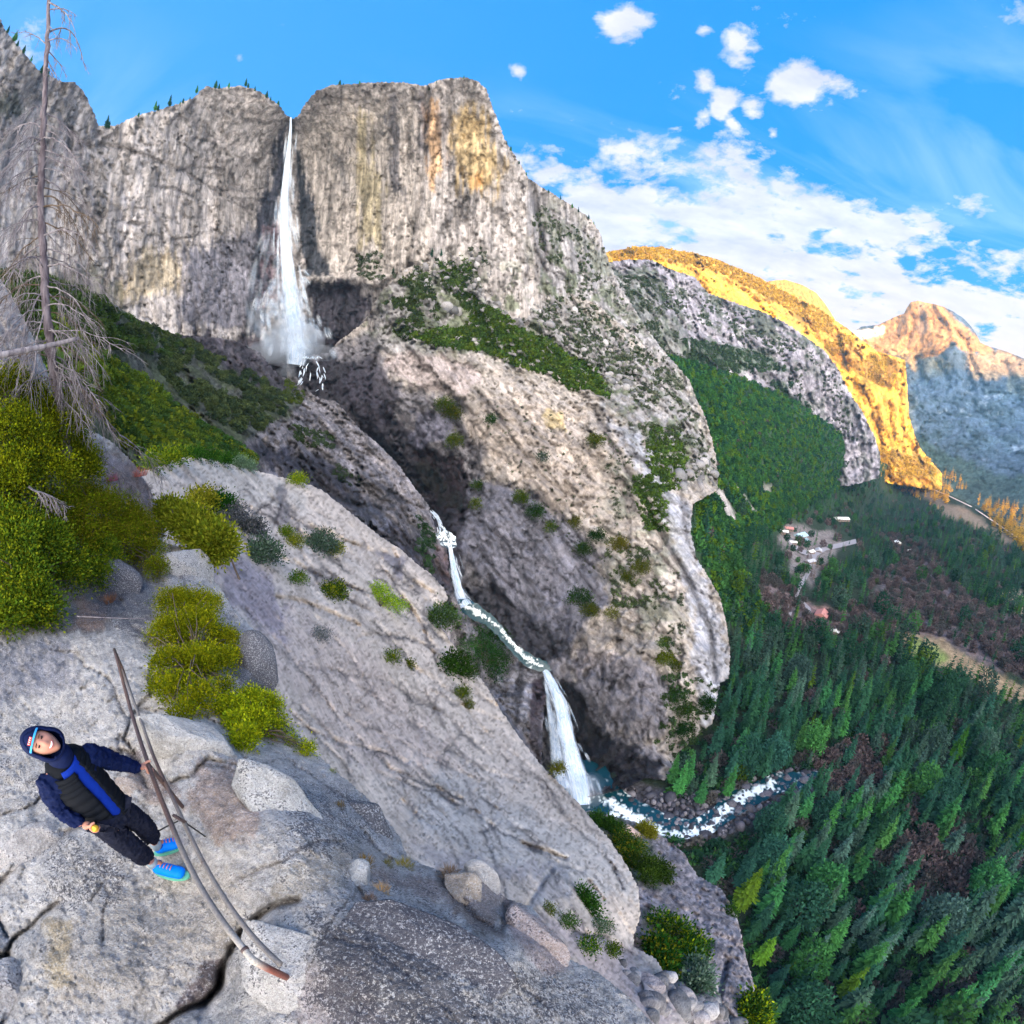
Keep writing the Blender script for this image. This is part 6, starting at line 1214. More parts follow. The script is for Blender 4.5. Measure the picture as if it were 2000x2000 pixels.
def dead_branch(P0, P1, r0, droop, seed, sub=9, parent=None, mat=None, subsub=True):
    g_ = np.random.default_rng(seed); mb = MB(); n = 12; L = np.linalg.norm(P1 - P0); q = np.linspace(0, 1, n)[:, None]
    pts = P0 + (P1 - P0) * q + np.array([0, 0, 1.]) * droop * L * (np.sin(q * math.pi) * .9) + np.cumsum(g_.normal(size=(n, 3)) * L * .012, 0)
    mb.tube(pts, np.linspace(r0, r0 * .25, n), 5, cap=False); ax = (P1 - P0) / L
    for k in range(sub):
        f = .25 + .75 * (k + g_.random()) / sub; i = min(n - 2, int(f * (n - 1))); s0 = pts[i]; side = np.cross(ax, g_.normal(size=3)); side /= np.linalg.norm(side)
        l2 = L * g_.uniform(.15, .42) * (1.15 - f * .5); d2 = ax * g_.uniform(.2, .9) + side * g_.uniform(.3, .9) + np.array([0, 0, -g_.uniform(.2, .9)]); d2 /= np.linalg.norm(d2); m_ = 6; q2 = np.linspace(0, 1, m_)[:, None]
        p2 = s0 + d2 * l2 * q2 + np.array([0, 0, -1.]) * l2 * .3 * q2 ** 2 + np.cumsum(g_.normal(size=(m_, 3)) * l2 * .025, 0) * (q2 > 0); mb.tube(p2, np.linspace(r0 * .4, r0 * .12, m_), 4, cap=False)
        if subsub:
            for z in range(4):
                i2 = g_.integers(1, m_ - 1); d3 = d2 + g_.normal(size=3) * .6 + np.array([0, 0, -.3]); d3 /= np.linalg.norm(d3); mb.tube([p2[i2], p2[i2] + d3 * l2 * .25, p2[i2] + d3 * l2 * .45 + np.array([0, 0, -.1 * l2])], [r0 * .18, r0 * .13, r0 * .07], 3, cap=False)
    return mb
def trunk_at(py): ys = [q[1] for q in trk][::-1]; return np.array([np.interp(py, ys, TP[::-1, i]) for i in range(3)])
BR = [(5, 150, 58, .55, .3), (65, 165, 138, .03, .9), (83, 150, 100, .02, .5), (88, 29, 65, .018, .3), (100, 130, 150, .02, .1), (20, 155, 30, .02, .3), (110, 120, 160, .018, -.1), (40, 115, 95, .015, .2), (130, 100, 150, .015, 0)]
for i, (y0, x1, y1, r0, dr) in enumerate(BR): keep(dead_branch(trunk_at(y0), PH(x1, y1, HB + r.uniform(-.8, .8)), min(r0, .03), dr * .6, 40 + i, 8).build('branch', M_dead, t), t)
for i in range(64):
    y0 = 215 + i * 8.6 + r.uniform(-6, 6); s = 1 if i % 2 else -1; ln = r.uniform(55, 105) * (1 + (i / 64) * .35); x1 = 88 + s * ln; y1 = y0 + r.uniform(10, 85) + ln * .25
    keep(dead_branch(trunk_at(y0), PH(x1, y1, HB + r.uniform(-1.6, 1.4)), r.uniform(.012, .026), r.uniform(.05, .28), 100 + i, 13).build('branch', M_dead if r.random() < .75 else M_bark, t), t)
for i, (y0, x1, y1) in enumerate([(560, 40, 760), (600, 75, 830), (640, 150, 760), (700, 190, 840), (720, 230, 850), (740, 250, 880), (700, 120, 800), (660, 30, 720), (730, 200, 800), (760, 180, 860), (600, 190, 640), (520, 190, 560), (560, 210, 690), (640, 215, 740), (650, 250, 700)]):
    keep(dead_branch(trunk_at(y0), PH(x1, y1, HB - r.uniform(.3, 1.5)), .02, .12, 300 + i, 14).build('branch', M_dead, t), t)
# broken grey log at the left edge, fallen branches
t = empty('broken_log', PH(60, 700, 11.0)); tag(t, 'broken grey log jutting in from the left edge in front of the dead tree', 'log')
pts = fine_pts([PH(-60, 706, 10.6), PH(0, 694, 10.8), PH(60, 682, 11), PH(110, 672, 11.2), (PH(152, 661, 11.3))], 14); mb = MB().tube(pts, np.linspace(.075, .045, 14), 9); mb.tube([PH(148, 664, 11.3), PH(150, 650, 11.2), PH(152, 640, 11.2)], [.02, .015, .008], 5); mb.tube([PH(106, 675, 11.2), PH(107, 690, 11.1)], [.02, .01], 5)
keep(mb.build('wood', M_dead, t), t)
for i, (a, b, lab) in enumerate([((190, 900, 14), (300, 1000, 15), 'fallen grey branch with fine twigs lying above the wide manzanita'), ((235, 860, 17), (330, 950, 18), 'thin grey dead branch leaning below the green slope'), ((60, 975, 8.6), (135, 1010, 9), 'bare white twigs showing through the huge manzanita'), ((300, 1000, 17), (285, 945, 17), 'upright grey dead twig beside the slab corner')]):
    o = dead_branch(P(a[0], a[1], a[2]) + np.array([0, 0, .2]), P(b[0], b[1], b[2]) + np.array([0, 0, .2]), .022, .08, 500 + i, 26).build('dead_branch', M_dead); tag(o, lab, 'branch')
o = MB().tube([P(150, 1204, 8.6), P(220, 1207, 8.5), P(300, 1209, 8.2)], [.012, .010, .006], 6).build('stick', M_dead); tag(o, 'thin straight pale stick lying across dark rock', 'stick')
o = MB().tube([surf.at(797, 1296, SLAB), surf.at(797, 1296, SLAB) + np.array([0, 0, 1.3]), surf.at(797, 1296, SLAB) + np.array([-.1, 0, 2.4])], [.06, .04, .015], 5).build('dead_snag', M_dead); tag(o, 'thin dead snag on the slab beside a round bush', 'tree')
# dry tufts on the near rock
def tuft(px, py, rpx, col, lab, seed):
    g = surf.at(px, py, FG); q = np.random.default_rng(seed); R_ = rpx * np.linalg.norm(g - CAM) / 1150; n = 260; a = q.uniform(0, 6.28, n); rd = R_ * q.random(n) ** .5 * .75; b = g + np.stack([np.cos(a) * rd, np.sin(a) * rd, rd * 0 - .01], -1)
    d = np.stack([np.cos(a) * .6, np.sin(a) * .6, np.full(n, 1.0)], -1) + q.normal(size=(n, 3)) * .35; d /= np.linalg.norm(d, axis=1)[:, None]; s = np.cross(d, [0, 0, 1.0]); L = R_ * q.uniform(.4, .9, n); w_ = R_ * .03
    V = np.stack([b - s * w_, b + s * w_, b + d * L[:, None] + s * w_ * .2, b + d * L[:, None] - s * w_ * .2], 1).reshape(-1, 3)
    o = link_mesh('grass_tuft', V, quads_to(V.reshape(-1, 4, 3)), M_leaf, None, False, {'tint': np.repeat(np.array(col) * q.uniform(.6, 1.4, (n, 1)), 4, 0)}); tag(o, lab, 'grass')
for i, a in enumerate([(663, 1577, 18, (.20, .17, .06), 'olive brown dry tuft on the big lichened boulder'), (712, 1687, 26, (.34, .17, .04), 'rusty orange dry tuft in the gap between near boulders'), (790, 1694, 26, (.36, .34, .07), 'yellow green grass tuft right of the rusty tuft'), (755, 1690, 18, (.22, .20, .04), 'small olive tuft between rusty and yellow tufts'), (745, 1742, 24, (.48, .34, .14), 'pale straw tuft in the rock crack'), (722, 1760, 20, (.24, .17, .10), 'brown tuft below the straw tuft'), (878, 1708, 26, (.42, .32, .16), 'straw coloured tuft at the head of the dark hollow'), (210, 1175, 24, (.30, .16, .08), 'reddish dry litter tuft under the dark manzanita'), (648, 1508, 12, (.16, .18, .05), 'tiny olive tuft on the boulder rim'), (560, 1448, 12, (.22, .22, .04), 'tiny yellowish tuft at the boulder edge')]): tuft(*a, 700 + i)
for i, (x, y, rx, col, lab) in enumerate([(213, 940, 26, (.55, .16, .16), 'faint red twiggy patch above the wide manzanita, left one'), (268, 930, 30, (.60, .18, .17), 'faint red twiggy patch above the wide manzanita, right one')]): tuft(x, y, rx, col, lab, 760 + i)

# ---------------------------------------------------------------- boulders around the trail
def boulder(px, py, rx, ry, rot, dep, si, tint, lich, label, seed, sink=.35, sub_=5):
    g_ = np.random.default_rng(seed); ib_ = bmesh.new(); bmesh.ops.create_icosphere(ib_, subdivisions=sub_, radius=1); V = np.array([v.co[:] for v in ib_.verts]); F = np.array([[v.index for v in f.verts] for f in ib_.faces]); ib_.free()
    for k in range(12):
        n = g_.normal(size=3); n /= np.linalg.norm(n); c = g_.uniform(.58, .86); V = V - np.maximum(0, V @ n - c)[:, None] * n * .92
    V = V * (1 + .10 * (fbm(V * 1.6 + seed, 4, seed) - .5)[:, None] + .05 * (fbm(V * 6 + seed, 4, seed + 1, True) - .6)[:, None]); V /= np.abs(V).max(0)
    d = surf.D[si](px, py); e3 = dirs(px, py); h = 2.0; ex = (dirs(px + h, py) - dirs(px - h, py)) / (2 * h); ey = (dirs(px, py + h) - dirs(px, py - h)) / (2 * h); a = R(rot); ca, sa = math.cos(a), math.sin(a)
    u = ex * ca + ey * sa; v = -ex * sa + ey * ca; D3 = dep * min(rx, ry) * np.linalg.norm(ex) * d; c0_ = P(px, py, d + D3 * (1.05 if rx * ry > 9000 else sink))
    W = c0_ + V[:, :1] * rx * d * u + V[:, 1:2] * ry * d * v + V[:, 2:] * D3 * e3
    f = 1 + .5 * (fbm(W * (9 / d), 4, seed + 3) - .5); T = np.array(tint)[None] * f[:, None]
    o = link_mesh('boulder', W, F, M_fg if si == FG else M_ledge, attrs={'tint': T, 'lichen': np.full(len(W), lich)}); tag(o, label, 'boulder'); return o
for i, a in enumerate([(368, 1444, 112, 54, 16, 1.0, FG, (.50, .475, .45), .30, 'white granite boulder behind the railing under the bright bush'), (500, 1305, 42, 78, -8, 1.0, FG, (.34, .34, .37), 1.05, 'dark lichen covered boulder at the edge of the clean slab'), (362, 1115, 62, 58, 35, .8, FG, (.46, .44, .43), .55, 'pale rounded knob of rock above the bright bush'),
    (215, 1140, 75, 55, 20, .7, FG, (.34, .33, .36), .85, 'dark speckled rock under the wide manzanita'), (60, 1655, 88, 46, -24, .7, FG, (.46, .43, .42), .35, 'flat pale block left of the hiker feet'), (15, 1940, 58, 74, 10, .7, FG, (.44, .41, .40), .45, 'pale block at the bottom left corner'), (600, 1905, 170, 100, 32, .42, FG, (.50, .475, .46), .42, 'big white lichened boulder in front of the railing end'),
    (820, 1880, 190, 110, 30, .36, FG, (.36, .345, .37), .92, 'dark speckled boulder at the bottom centre'), (905, 1735, 40, 50, -30, .9, FG, (.40, .33, .27), .3, 'tan wedge of rock beside the dark hollow'), (1050, 1835, 40, 88, -42, .8, FG, (.44, .35, .32), .4, 'reddish elongated boulder on the outer edge of the trail rock'), (945, 1718, 50, 28, 40, .8, FG, (.50, .46, .43), .3, 'pale sloping block above the dark hollow'),
    (545, 1585, 150, 72, 36, .5, FG, (.46, .445, .43), .45, 'broad lichened hump right of the railing'), (720, 1600, 62, 40, 48, .6, FG, (.42, .42, .44), .85, 'dark lichened block on the upper rim of the trail rock'), (255, 1545, 42, 26, 20, .8, FG, (.40, .33, .29), .3, 'small brownish stone beside the hiker hand'), (322, 1525, 16, 11, 0, .8, FG, (.55, .53, .50), .1, 'small white stone touching the railing post'), (225, 1490, 26, 16, 30, .9, FG, (.42, .40, .41), .35, 'small grey stone left of the white boulder'),
    (700, 1715, 30, 40, 15, .7, FG, (.44, .43, .42), .3, 'pale slab edge beside the dry tufts'),
    (1330, 1962, 34, 38, 10, .9, LEDGE, (.34, .31, .32), 0, 'rounded grey boulder near the bottom edge below the slab'), (1362, 1992, 26, 22, 0, .9, LEDGE, (.38, .35, .36), 0, 'pale boulder at the bottom edge right of the rounded one'), (1270, 1925, 36, 22, 35, .8, SLAB, (.34, .30, .31), 0, 'long block on the lower rim of the slab'), (1298, 1968, 20, 30, 15, .8, LEDGE, (.30, .27, .29), 0, 'small block wedged left of the rounded grey boulder'), (1230, 1625, 22, 14, 15, 1, LEDGE, (.50, .36, .30), 0, 'tan boulder sitting among the ledge bushes')]): boulder(*a, 900 + i)
# ---------------------------------------------------------------- the hiker
def C3(x, y, z): return np.array([x, y, z]) + CAM
def skin_obj(name, nodes, edges, mat, parent, sub=2, root=0, fold=0):
    """nodes: (xyz, radius or (rx, ry)); one continuous skinned surface"""
    me = bpy.data.meshes.new(name); me.from_pydata([tuple(n[0]) for n in nodes], edges, []); me.update()
    o = bpy.data.objects.new(name, me); COL.objects.link(o)
    sk = o.modifiers.new('s', 'SKIN'); sk.use_smooth_shade = True; sk.branch_smoothing = .4
    lay = me.skin_vertices[0] if me.skin_vertices else None
    if lay is None:
        bm = bmesh.new(); bm.from_mesh(me); bm.verts.layers.skin.verify(); bm.to_mesh(me); bm.free(); lay = me.skin_vertices[0]
    for i, n in enumerate(nodes):
        r_ = n[1] if isinstance(n[1], tuple) else (n[1], n[1]); lay.data[i].radius = r_; lay.data[i].use_root = (i == root)
    ss_ = o.modifiers.new('d', 'SUBSURF'); ss_.levels = sub; ss_.render_levels = sub
    dg = bpy.context.evaluated_depsgraph_get(); m2 = bpy.data.meshes.new_from_object(o.evaluated_get(dg)); bpy.data.objects.remove(o); bpy.data.meshes.remove(me)
    if fold:
        co = np.empty(len(m2.vertices) * 3, np.float32); m2.vertices.foreach_get('co', co); co = co.reshape(-1, 3); nr = np.empty(len(m2.vertices) * 3, np.float32); m2.vertices.foreach_get('normal', nr); nr = nr.reshape(-1, 3)
        q = (co - CAM) * np.array([22, 22, 34.0]); co = co + nr * ((fbm(q, 3, 3, True) - .62) * fold)[:, None]; m2.vertices.foreach_set('co', co.astype(np.float32).ravel()); m2.update()
    m2.name = name; m2.materials.clear(); m2.materials.append(mat); m2.polygons.foreach_set('use_smooth', np.ones(len(m2.polygons), bool))
    o = bpy.data.objects.new(name, m2); COL.objects.link(o)
    if parent is not None: o.parent = parent; keep(o, parent)
    return o
M_skin = plain('skin', (.46, .22, .16), .5, .08, 20); M_navy = plain('navy_fabric', (.002, .007, .042), .8, .2, 30, bump=.004); M_vest = plain('black_quilt', (.0025, .004, .008), .75, .2, 20); M_blue = plain('royal_blue_fleece', (.002, .022, .24), .8, .15, 30)
M_pants = plain('charcoal_fabric', (.009, .011, .024), .8, .2, 30, bump=.004); M_shoe = plain('bright_blue_mesh', (.0, .20, .85), .6, .12, 60); M_cuff = plain('dark_blue_collar', (.01, .03, .30), .7); M_sock = plain('grey_sock', (.25, .32, .38), .9); M_sole = plain('lime_sole', (.12, .42, .30), .7); M_lace = plain('orange_lace', (.7, .22, .10), .7)
M_white = plain('teeth', (.8, .8, .78), .4, .02); M_eye = plain('dark_eye', (.02, .015, .015), .3, .02); M_lip = plain('lip', (.45, .14, .12), .5, .05); M_band = plain('light_blue_trim', (.05, .35, .75), .6, .05); M_logo = plain('red_patch', (.65, .08, .06), .6, .05); M_hair = plain('brow_hair', (.10, .05, .03), .9)
J = {k: C3(*v) for k, v in dict(pel=(-2.93, 1.35, -2.47), waist=(-2.94, 1.33, -2.32), chest=(-2.955, 1.29, -2.12), upch=(-2.95, 1.27, -2.00), neck=(-2.93, 1.235, -1.90), chin=(-2.89, 1.21, -1.80), head=(-2.89, 1.165, -1.70),
     rs=(-2.985, 1.10, -2.00), ls=(-2.90, 1.43, -2.00), le=(-2.95, 1.60, -2.22), lw=(-2.93, 1.775, -2.44), re=(-3.035, 1.10, -2.27), rw=(-2.88, 1.12, -2.385), lhip=(-2.92, 1.44, -2.53), rhip=(-2.91, 1.26, -2.53),
     lk=(-2.94, 1.57, -2.92), la=(-3.085, 1.645, -3.29), rk=(-2.90, 1.36, -2.93), ra=(-2.99, 1.48, -3.30), lb=(-2.99, 1.74, -3.36), rb=(-2.78, 1.50, -3.36)).items()}
person = empty('person', C3(-3.0, 1.5, -3.40)); tag(person, 'smiling hiker in navy hood, black quilted vest and bright blue shoes holding the pipe railing', 'person')
# body: torso, neck, head, arms and legs grown as one skin
cw_ = lambda a, b, t: J[a] * (1 - t) + J[b] * t
nodes = [(J['pel'], (.11, .08)), (J['waist'], (.10, .075)), (J['chest'], (.11, .075)), (J['upch'], (.08, .065)), (J['neck'], .055), (J['chin'], .06), (J['rs'], .044), (J['re'], .036), (J['rw'], .028), (J['ls'], .044), (J['le'], .036), (J['lw'], .028),
         (J['rhip'], .085), (J['rk'], .055), (J['ra'], .038), (J['lhip'], .085), (J['lk'], .055), (J['la'], .038), (J['rb'], .028), (J['lb'], .028)]
ed = [(0, 1), (1, 2), (2, 3), (3, 4), (4, 5), (3, 6), (6, 7), (7, 8), (3, 9), (9, 10), (10, 11), (0, 12), (12, 13), (13, 14), (0, 15), (15, 16), (16, 17), (14, 18), (17, 19)]
body = skin_obj('body', nodes, ed, M_skin, person)
# head frame: looks up at the camera
hc = J['head']; fw = CAM + np.array([.1, .1, .0]) - hc; fw /= np.linalg.norm(fw); upv = hc - J['neck'] ; upv = upv - fw * upv.dot(fw); upv += np.array([0, -.10, 0]); upv -= fw * upv.dot(fw); upv /= np.linalg.norm(upv); rt = np.cross(fw, upv)
def HP(x, y, z): return hc + rt * x + fw * y + upv * z       # x to the viewer's left/right, y forward, z up the face
bm = bmesh.new(); bmesh.ops.create_uvsphere(bm, u_segments=40, v_segments=30, radius=1); hv = np.array([v.co[:] for v in bm.verts]); hf = [[v.index for v in f.verts] for f in bm.faces]; bm.free()
X, Y, Z = hv[:, 0] * .077, hv[:, 1] * .094, hv[:, 2] * .115
jaw = np.clip(-Z / .115, 0, 1); X = X * (1 - .32 * jaw ** 1.5); Y = np.where(Y > 0, Y * (1 - .06 * jaw), Y * (1 - .35 * jaw))
def g2(cx, cz, sx, sz): return np.exp(-((X - cx) / sx) ** 2 - ((Z - cz) / sz) ** 2) * (Y > 0)
Y = Y + .022 * g2(0, -.018, .011, .020) + .010 * g2(0, .012, .009, .022) - .010 * g2(.030, .015, .016, .011) - .010 * g2(-.030, .015, .016, .011) + .005 * g2(.03, .036, .022, .008) + .005 * g2(-.03, .036, .022, .008) + .006 * g2(.038, -.028, .02, .02) + .006 * g2(-.038, -.028, .02, .02) + .006 * g2(0, -.095, .022, .014) - .003 * g2(0, -.055, .03, .007)
HVw = hc + X[:, None] * rt + Y[:, None] * fw + Z[:, None] * upv
head = link_mesh('head', HVw, hf, M_skin, person); keep(head, person)
def hpart(name, c, r3, mat, parent=head, rot=0):
    a = math.cos(rot), math.sin(rot); x, y, z = hv[:, 0] * r3[0], hv[:, 1] * r3[1], hv[:, 2] * r3[2]; x, z = x * a[0] - z * a[1], x * a[1] + z * a[0]
    z = z + r3[3] * (x / r3[0]) ** 2 if len(r3) > 3 else z
    o = link_mesh(name, hc + (c[0] + x)[:, None] * rt + (c[1] + y)[:, None] * fw + (c[2] + z)[:, None] * upv, hf, mat, parent); keep(o, person); return o
for s in (-1, 1):
    hpart('eye', (s * .029, .0835, .016), (.0115, .009, .0052), M_eye); hpart('eyebrow', (s * .030, .0905, .036), (.018, .008, .0038, -.003), M_hair, rot=-.1 * s)
hpart('lips', (0, .079, -.056), (.030, .014, .012, .008), M_lip); hpart('teeth', (0, .0855, -.053), (.023, .011, .0062, .007), M_white)
# beanie, trim and patch
def shell(name, a0, a1, k, mat, ymax=9, par=person, zoff=0, yo=0):
    V = []; F = []; nu, nv = 40, 14
    for i in range(nv + 1):
        e = a0 + (a1 - a0) * i / nv
        for j in range(nu):
            a = j / nu * 6.2832; x, y, z = math.cos(e) * math.cos(a) * .077 * k, math.cos(e) * math.sin(a) * .094 * k, math.sin(e) * .115 * k
            V.append(HP(x, y + yo - .18 * z, z + zoff + .10 * y))
    F = [[i * nu + j, i * nu + (j + 1) % nu, (i + 1) * nu + (j + 1) % nu, (i + 1) * nu + j] for i in range(nv) for j in range(nu)]
    o = link_mesh(name, np.array(V), F, mat, par); keep(o, person); s_ = o.modifiers.new('t', 'SOLIDIFY'); s_.thickness = .005; return o
bean = shell('beanie', .36, 1.5, 1.13, M_navy, zoff=.004, yo=.008); trim = shell('headband_trim', .30, .385, 1.21, M_band, zoff=.006, yo=.010); trim.parent = bean; keep(trim, person)
lg = MB(); 
for i in range(7):
    q = -1.0 + i * .14; pass
c0 = HP(.012, .100, .075); n0 = (fw * .75 + upv * .65); n0 /= np.linalg.norm(n0); u0 = rt; v0 = np.cross(u0, n0); pts_ = []
for (du, dv) in [(-.026, -.008), (.026, -.008), (.026, .010), (-.026, .010)]: pts_.append(c0 + u0 * du + v0 * dv + n0 * .008)
for (du, dv) in [(-.026, -.008), (.026, -.008), (.026, .010), (-.026, .010)]: pts_.append(c0 + u0 * du + v0 * dv - n0 * .004)
lo_ = link_mesh('beanie_patch', np.array(pts_), [[0, 1, 2, 3], [7, 6, 5, 4], [0, 4, 5, 1], [1, 5, 6, 2], [2, 6, 7, 3], [3, 7, 4, 0]], M_logo, bean, False); keep(lo_, person)
st_ = MB()
for k in range(4): a_ = c0 + u0 * (-.019 + k * .0125) + n0 * .0095; st_.tube([a_ - v0 * .005, a_ + v0 * .006], .0022, 5)
keep(st_.build('beanie_mark', M_white, bean), person)
# hood round the back and sides of the head, falling to the shoulders
Hd = hv / np.linalg.norm(hv, axis=1)[:, None]; opn = Hd[:, 1] - .10 * Hd[:, 2] - .25 * abs(Hd[:, 0])
kf = [f for f in hf if np.mean(opn[f]) < .40]
lowk = np.clip(-Hd[:, 2], 0, 1)
hx, hy, hz = Hd[:, 0] * .104 * (1 + .45 * lowk), Hd[:, 1] * .118 * (1 + .25 * lowk) - .012, Hd[:, 2] * .142
o = link_mesh('hood', hc + hx[:, None] * rt + hy[:, None] * fw + hz[:, None] * upv, kf, M_navy, person); keep(o, person); s_ = o.modifiers.new('t', 'SOLIDIFY'); s_.thickness = .010
nd = [(J['upch'] + (0, 0, .0), (.115, .095)), (J['neck'] + (0.0, 0, 0.01), (.095, .085)), (HP(0, -.015, -.115), (.085, .085))]
skin_obj('collar', nd, [(0, 1), (1, 2)], M_navy, person)
# jacket sleeves and blue fleece
fj = np.array([.93, -.20, .30]); fj /= np.linalg.norm(fj)
skin_obj('jacket', [(J['waist'], (.130, .102)), (J['chest'], (.140, .108)), (J['upch'], (.145, .125)), (J['rs'], .096), (J['re'], .066), (J['rw'], .042), (J['ls'], .096), (J['le'], .066), (J['lw'], .042), (J['pel'], (.145, .115))], [(9, 0), (0, 1), (1, 2), (2, 3), (3, 4), (4, 5), (2, 6), (6, 7), (7, 8)], M_navy, person, root=1, sub=4, fold=.045)
skin_obj('yoke', [(J['rs'] + (0.0, .02, .02), (.10, .10)), (J['upch'] + (0, 0, .05), (.13, .115)), (J['ls'] + (0, -.02, .02), (.10, .10))], [(0, 1), (1, 2)], M_vest, person)
def oval_rings(name, spine, mat, rx, ry, arc, fwd, n=34, quilt=0.0, thick=.02):
    """garment panel wrapped round the torso, open over part of its circumference"""
    V = []; nv = len(spine)
    for i, (c, kx, ky) in enumerate(spine):
        ax = spine[min(i + 1, nv - 1)][0] - spine[max(i - 1, 0)][0]; ax /= np.linalg.norm(ax); f = fwd - ax * fwd.dot(ax); f /= np.linalg.norm(f); s = np.cross(ax, f)
        q = quilt * abs(math.sin(i / nv * math.pi * 11))
        for j in range(n + 1): a = arc[0] + (arc[1] - arc[0]) * j / n; V.append(c + s * math.sin(a) * (rx * kx + q) + f * math.cos(a) * (ry * ky + q))
    F = [[i * (n + 1) + j, i * (n + 1) + j + 1, (i + 1) * (n + 1) + j + 1, (i + 1) * (n + 1) + j] for i in range(nv - 1) for j in range(n)]
    o = link_mesh(name, np.array(V), F, mat, person); keep(o, person); s_ = o.modifiers.new('t', 'SOLIDIFY'); s_.thickness = thick; s_.offset = 1; return o
def spine_(t0, t1, n):
    P_ = [J['pel'] + (0, 0, -.05), J['pel'], J['waist'], J['chest'], J['upch'], J['neck']]; K = [(1.0, 1.0), (1.0, 1.0), (.98, .98), (1.08, 1.05), (.98, .98), (.62, .75)]; out = []
    for i in range(n):
        q = (t0 + (t1 - t0) * i / (n - 1)) * 5; k = min(4, int(q)); f = q - k; out.append((P_[k] * (1 - f) + P_[k + 1] * f, K[k][0] * (1 - f) + K[k + 1][0] * f, K[k][1] * (1 - f) + K[k + 1][1] * f))
    return out
oval_rings('fleece', spine_(.02, .98, 30), M_blue, .150, .128, (-.75, .95), fj, 20, 0, .008)
# s points to his ... side; the vest is worn open, one wide quilted front towards the camera side
oval_rings('vest', spine_(0, .9, 67), M_vest, .157, .132, (-5.93, -.08), fj, 44, .012, .012)
# trousers, shoes
skin_obj('trousers', [(J['pel'], (.14, .115)), (J['rhip'], .10), (cw_('rhip', 'rk', .5), .088), (J['rk'], .084), (cw_('rk', 'ra', .72), .072), (J['lhip'], .10), (cw_('lhip', 'lk', .5), .088), (J['lk'], .084), (cw_('lk', 'la', .72), .070)], [(0, 1), (1, 2), (2, 3), (3, 4), (0, 5), (5, 6), (6, 7), (7, 8)], M_pants, person, sub=4, fold=.05)
for side, toe, heel in (('ra', C3(-2.665, 1.515, -3.36), C3(-3.02, 1.455, -3.36)), ('la', C3(-2.92, 1.80, -3.36), C3(-3.13, 1.60, -3.36))):
    ax = toe - heel; ax /= np.linalg.norm(ax)
    so_ = skin_obj('sock', [(J[side] + (0, 0, -.06), .048), (J[side] * .82 + (J['rk'] if side == 'ra' else J['lk']) * .18, .058)], [(0, 1)], M_sock, person)
    sh = skin_obj('shoe', [(heel + ax * .02 + (0, 0, .01), (.052, .052)), (heel + ax * .10 + (0, 0, .02), (.058, .062)), (heel + ax * .20 + (0, 0, .004), (.064, .052)), (toe - ax * .03 + (0, 0, -.004), (.060, .040))], [(0, 1), (1, 2), (2, 3)], M_shoe, person)
    for nm, mt, dz, kx in (('sole', M_sole, -.040, 1.12), ):
        s2 = np.cross(ax, [0, 0, 1.]); V = []; ring = 26; L = np.linalg.norm(toe - heel) * .50
        for z in (-.012, .012):
            for j in range(ring): a = j / ring * 6.2832; wq = .052 * kx * (1 + .18 * math.cos(a)); V.append((heel + toe) / 2 + ax * math.cos(a) * L + s2 * math.sin(a) * wq + np.array([0, 0, dz + z]))
        F = [[j, (j + 1) % ring, ring + (j + 1) % ring, ring + j] for j in range(ring)] + [list(range(ring))[::-1], [ring + j for j in range(ring)]]
        o = link_mesh(nm, np.array(V), F, mt, sh, False); keep(o, person)
    o = skin_obj('ankle_collar', [(J[side] + (0, 0, -.05) + ax * .03, .062), (J[side] + (0, 0, .0) + ax * .02, .058)], [(0, 1)], M_cuff, sh); keep(o, person)
    lb_ = MB(); s2 = np.cross(ax, [0, 0, 1.])
    for k in range(4): c_ = heel + ax * (.13 + k * .03) + np.array([0, 0, .075 - k * .007]); lb_.tube([c_ - s2 * .024, c_ + np.array([0, 0, .006]), c_ + s2 * .024], .0042, 5)
    keep(lb_.build('laces', M_lace, sh), person)
# hands: palm and five separate fingers each
def hand(name, wrist, palm_end, side_v, curl_n, grip_c, grip_ax, fl, par):
    """fingers wrap round a bar: grip_c centre of the bar, grip_ax its direction"""
    nodes = [(wrist, .027), ((wrist + palm_end) / 2, (.034, .024)), (palm_end, (.036, .020))]; ed = [(0, 1), (1, 2)]
    o = skin_obj('palm', nodes, ed, M_skin, par); keep(o, par)
    R_ = .026
    e1 = palm_end - grip_c; e1 = e1 - grip_ax * e1.dot(grip_ax); e1 /= np.linalg.norm(e1); e2 = np.cross(grip_ax, e1) * curl_n
    for k in range(4):
        off = grip_ax * (-.030 + k * .0205); L = [1.0, 1.1, 1.05, .85][k]; ns = [(palm_end + off * .8 - (palm_end - wrist) * .08, .0105)]
        for a in (.35, 1.25, 2.2, 3.0): a *= L; ns.append((grip_c + off + (e1 * math.cos(a) + e2 * math.sin(a)) * (R_ + .006), .0098 if a < 2 else .0085))
        f_ = skin_obj('finger', ns, [(i, i + 1) for i in range(len(ns) - 1)], M_skin, par, 2); keep(f_, par)
    th = [(wrist * .45 + palm_end * .55 + grip_ax * side_v * .024, .013)]
    for a, s in ((-.25, .045), (-.95, .050), (-1.6, .048)): th.append((grip_c + grip_ax * side_v * s + (e1 * math.cos(a) + e2 * math.sin(a)) * (R_ + .008), .0105))
    f_ = skin_obj('thumb', th, [(0, 1), (1, 2), (2, 3)], M_skin, par, 2); keep(f_, par)
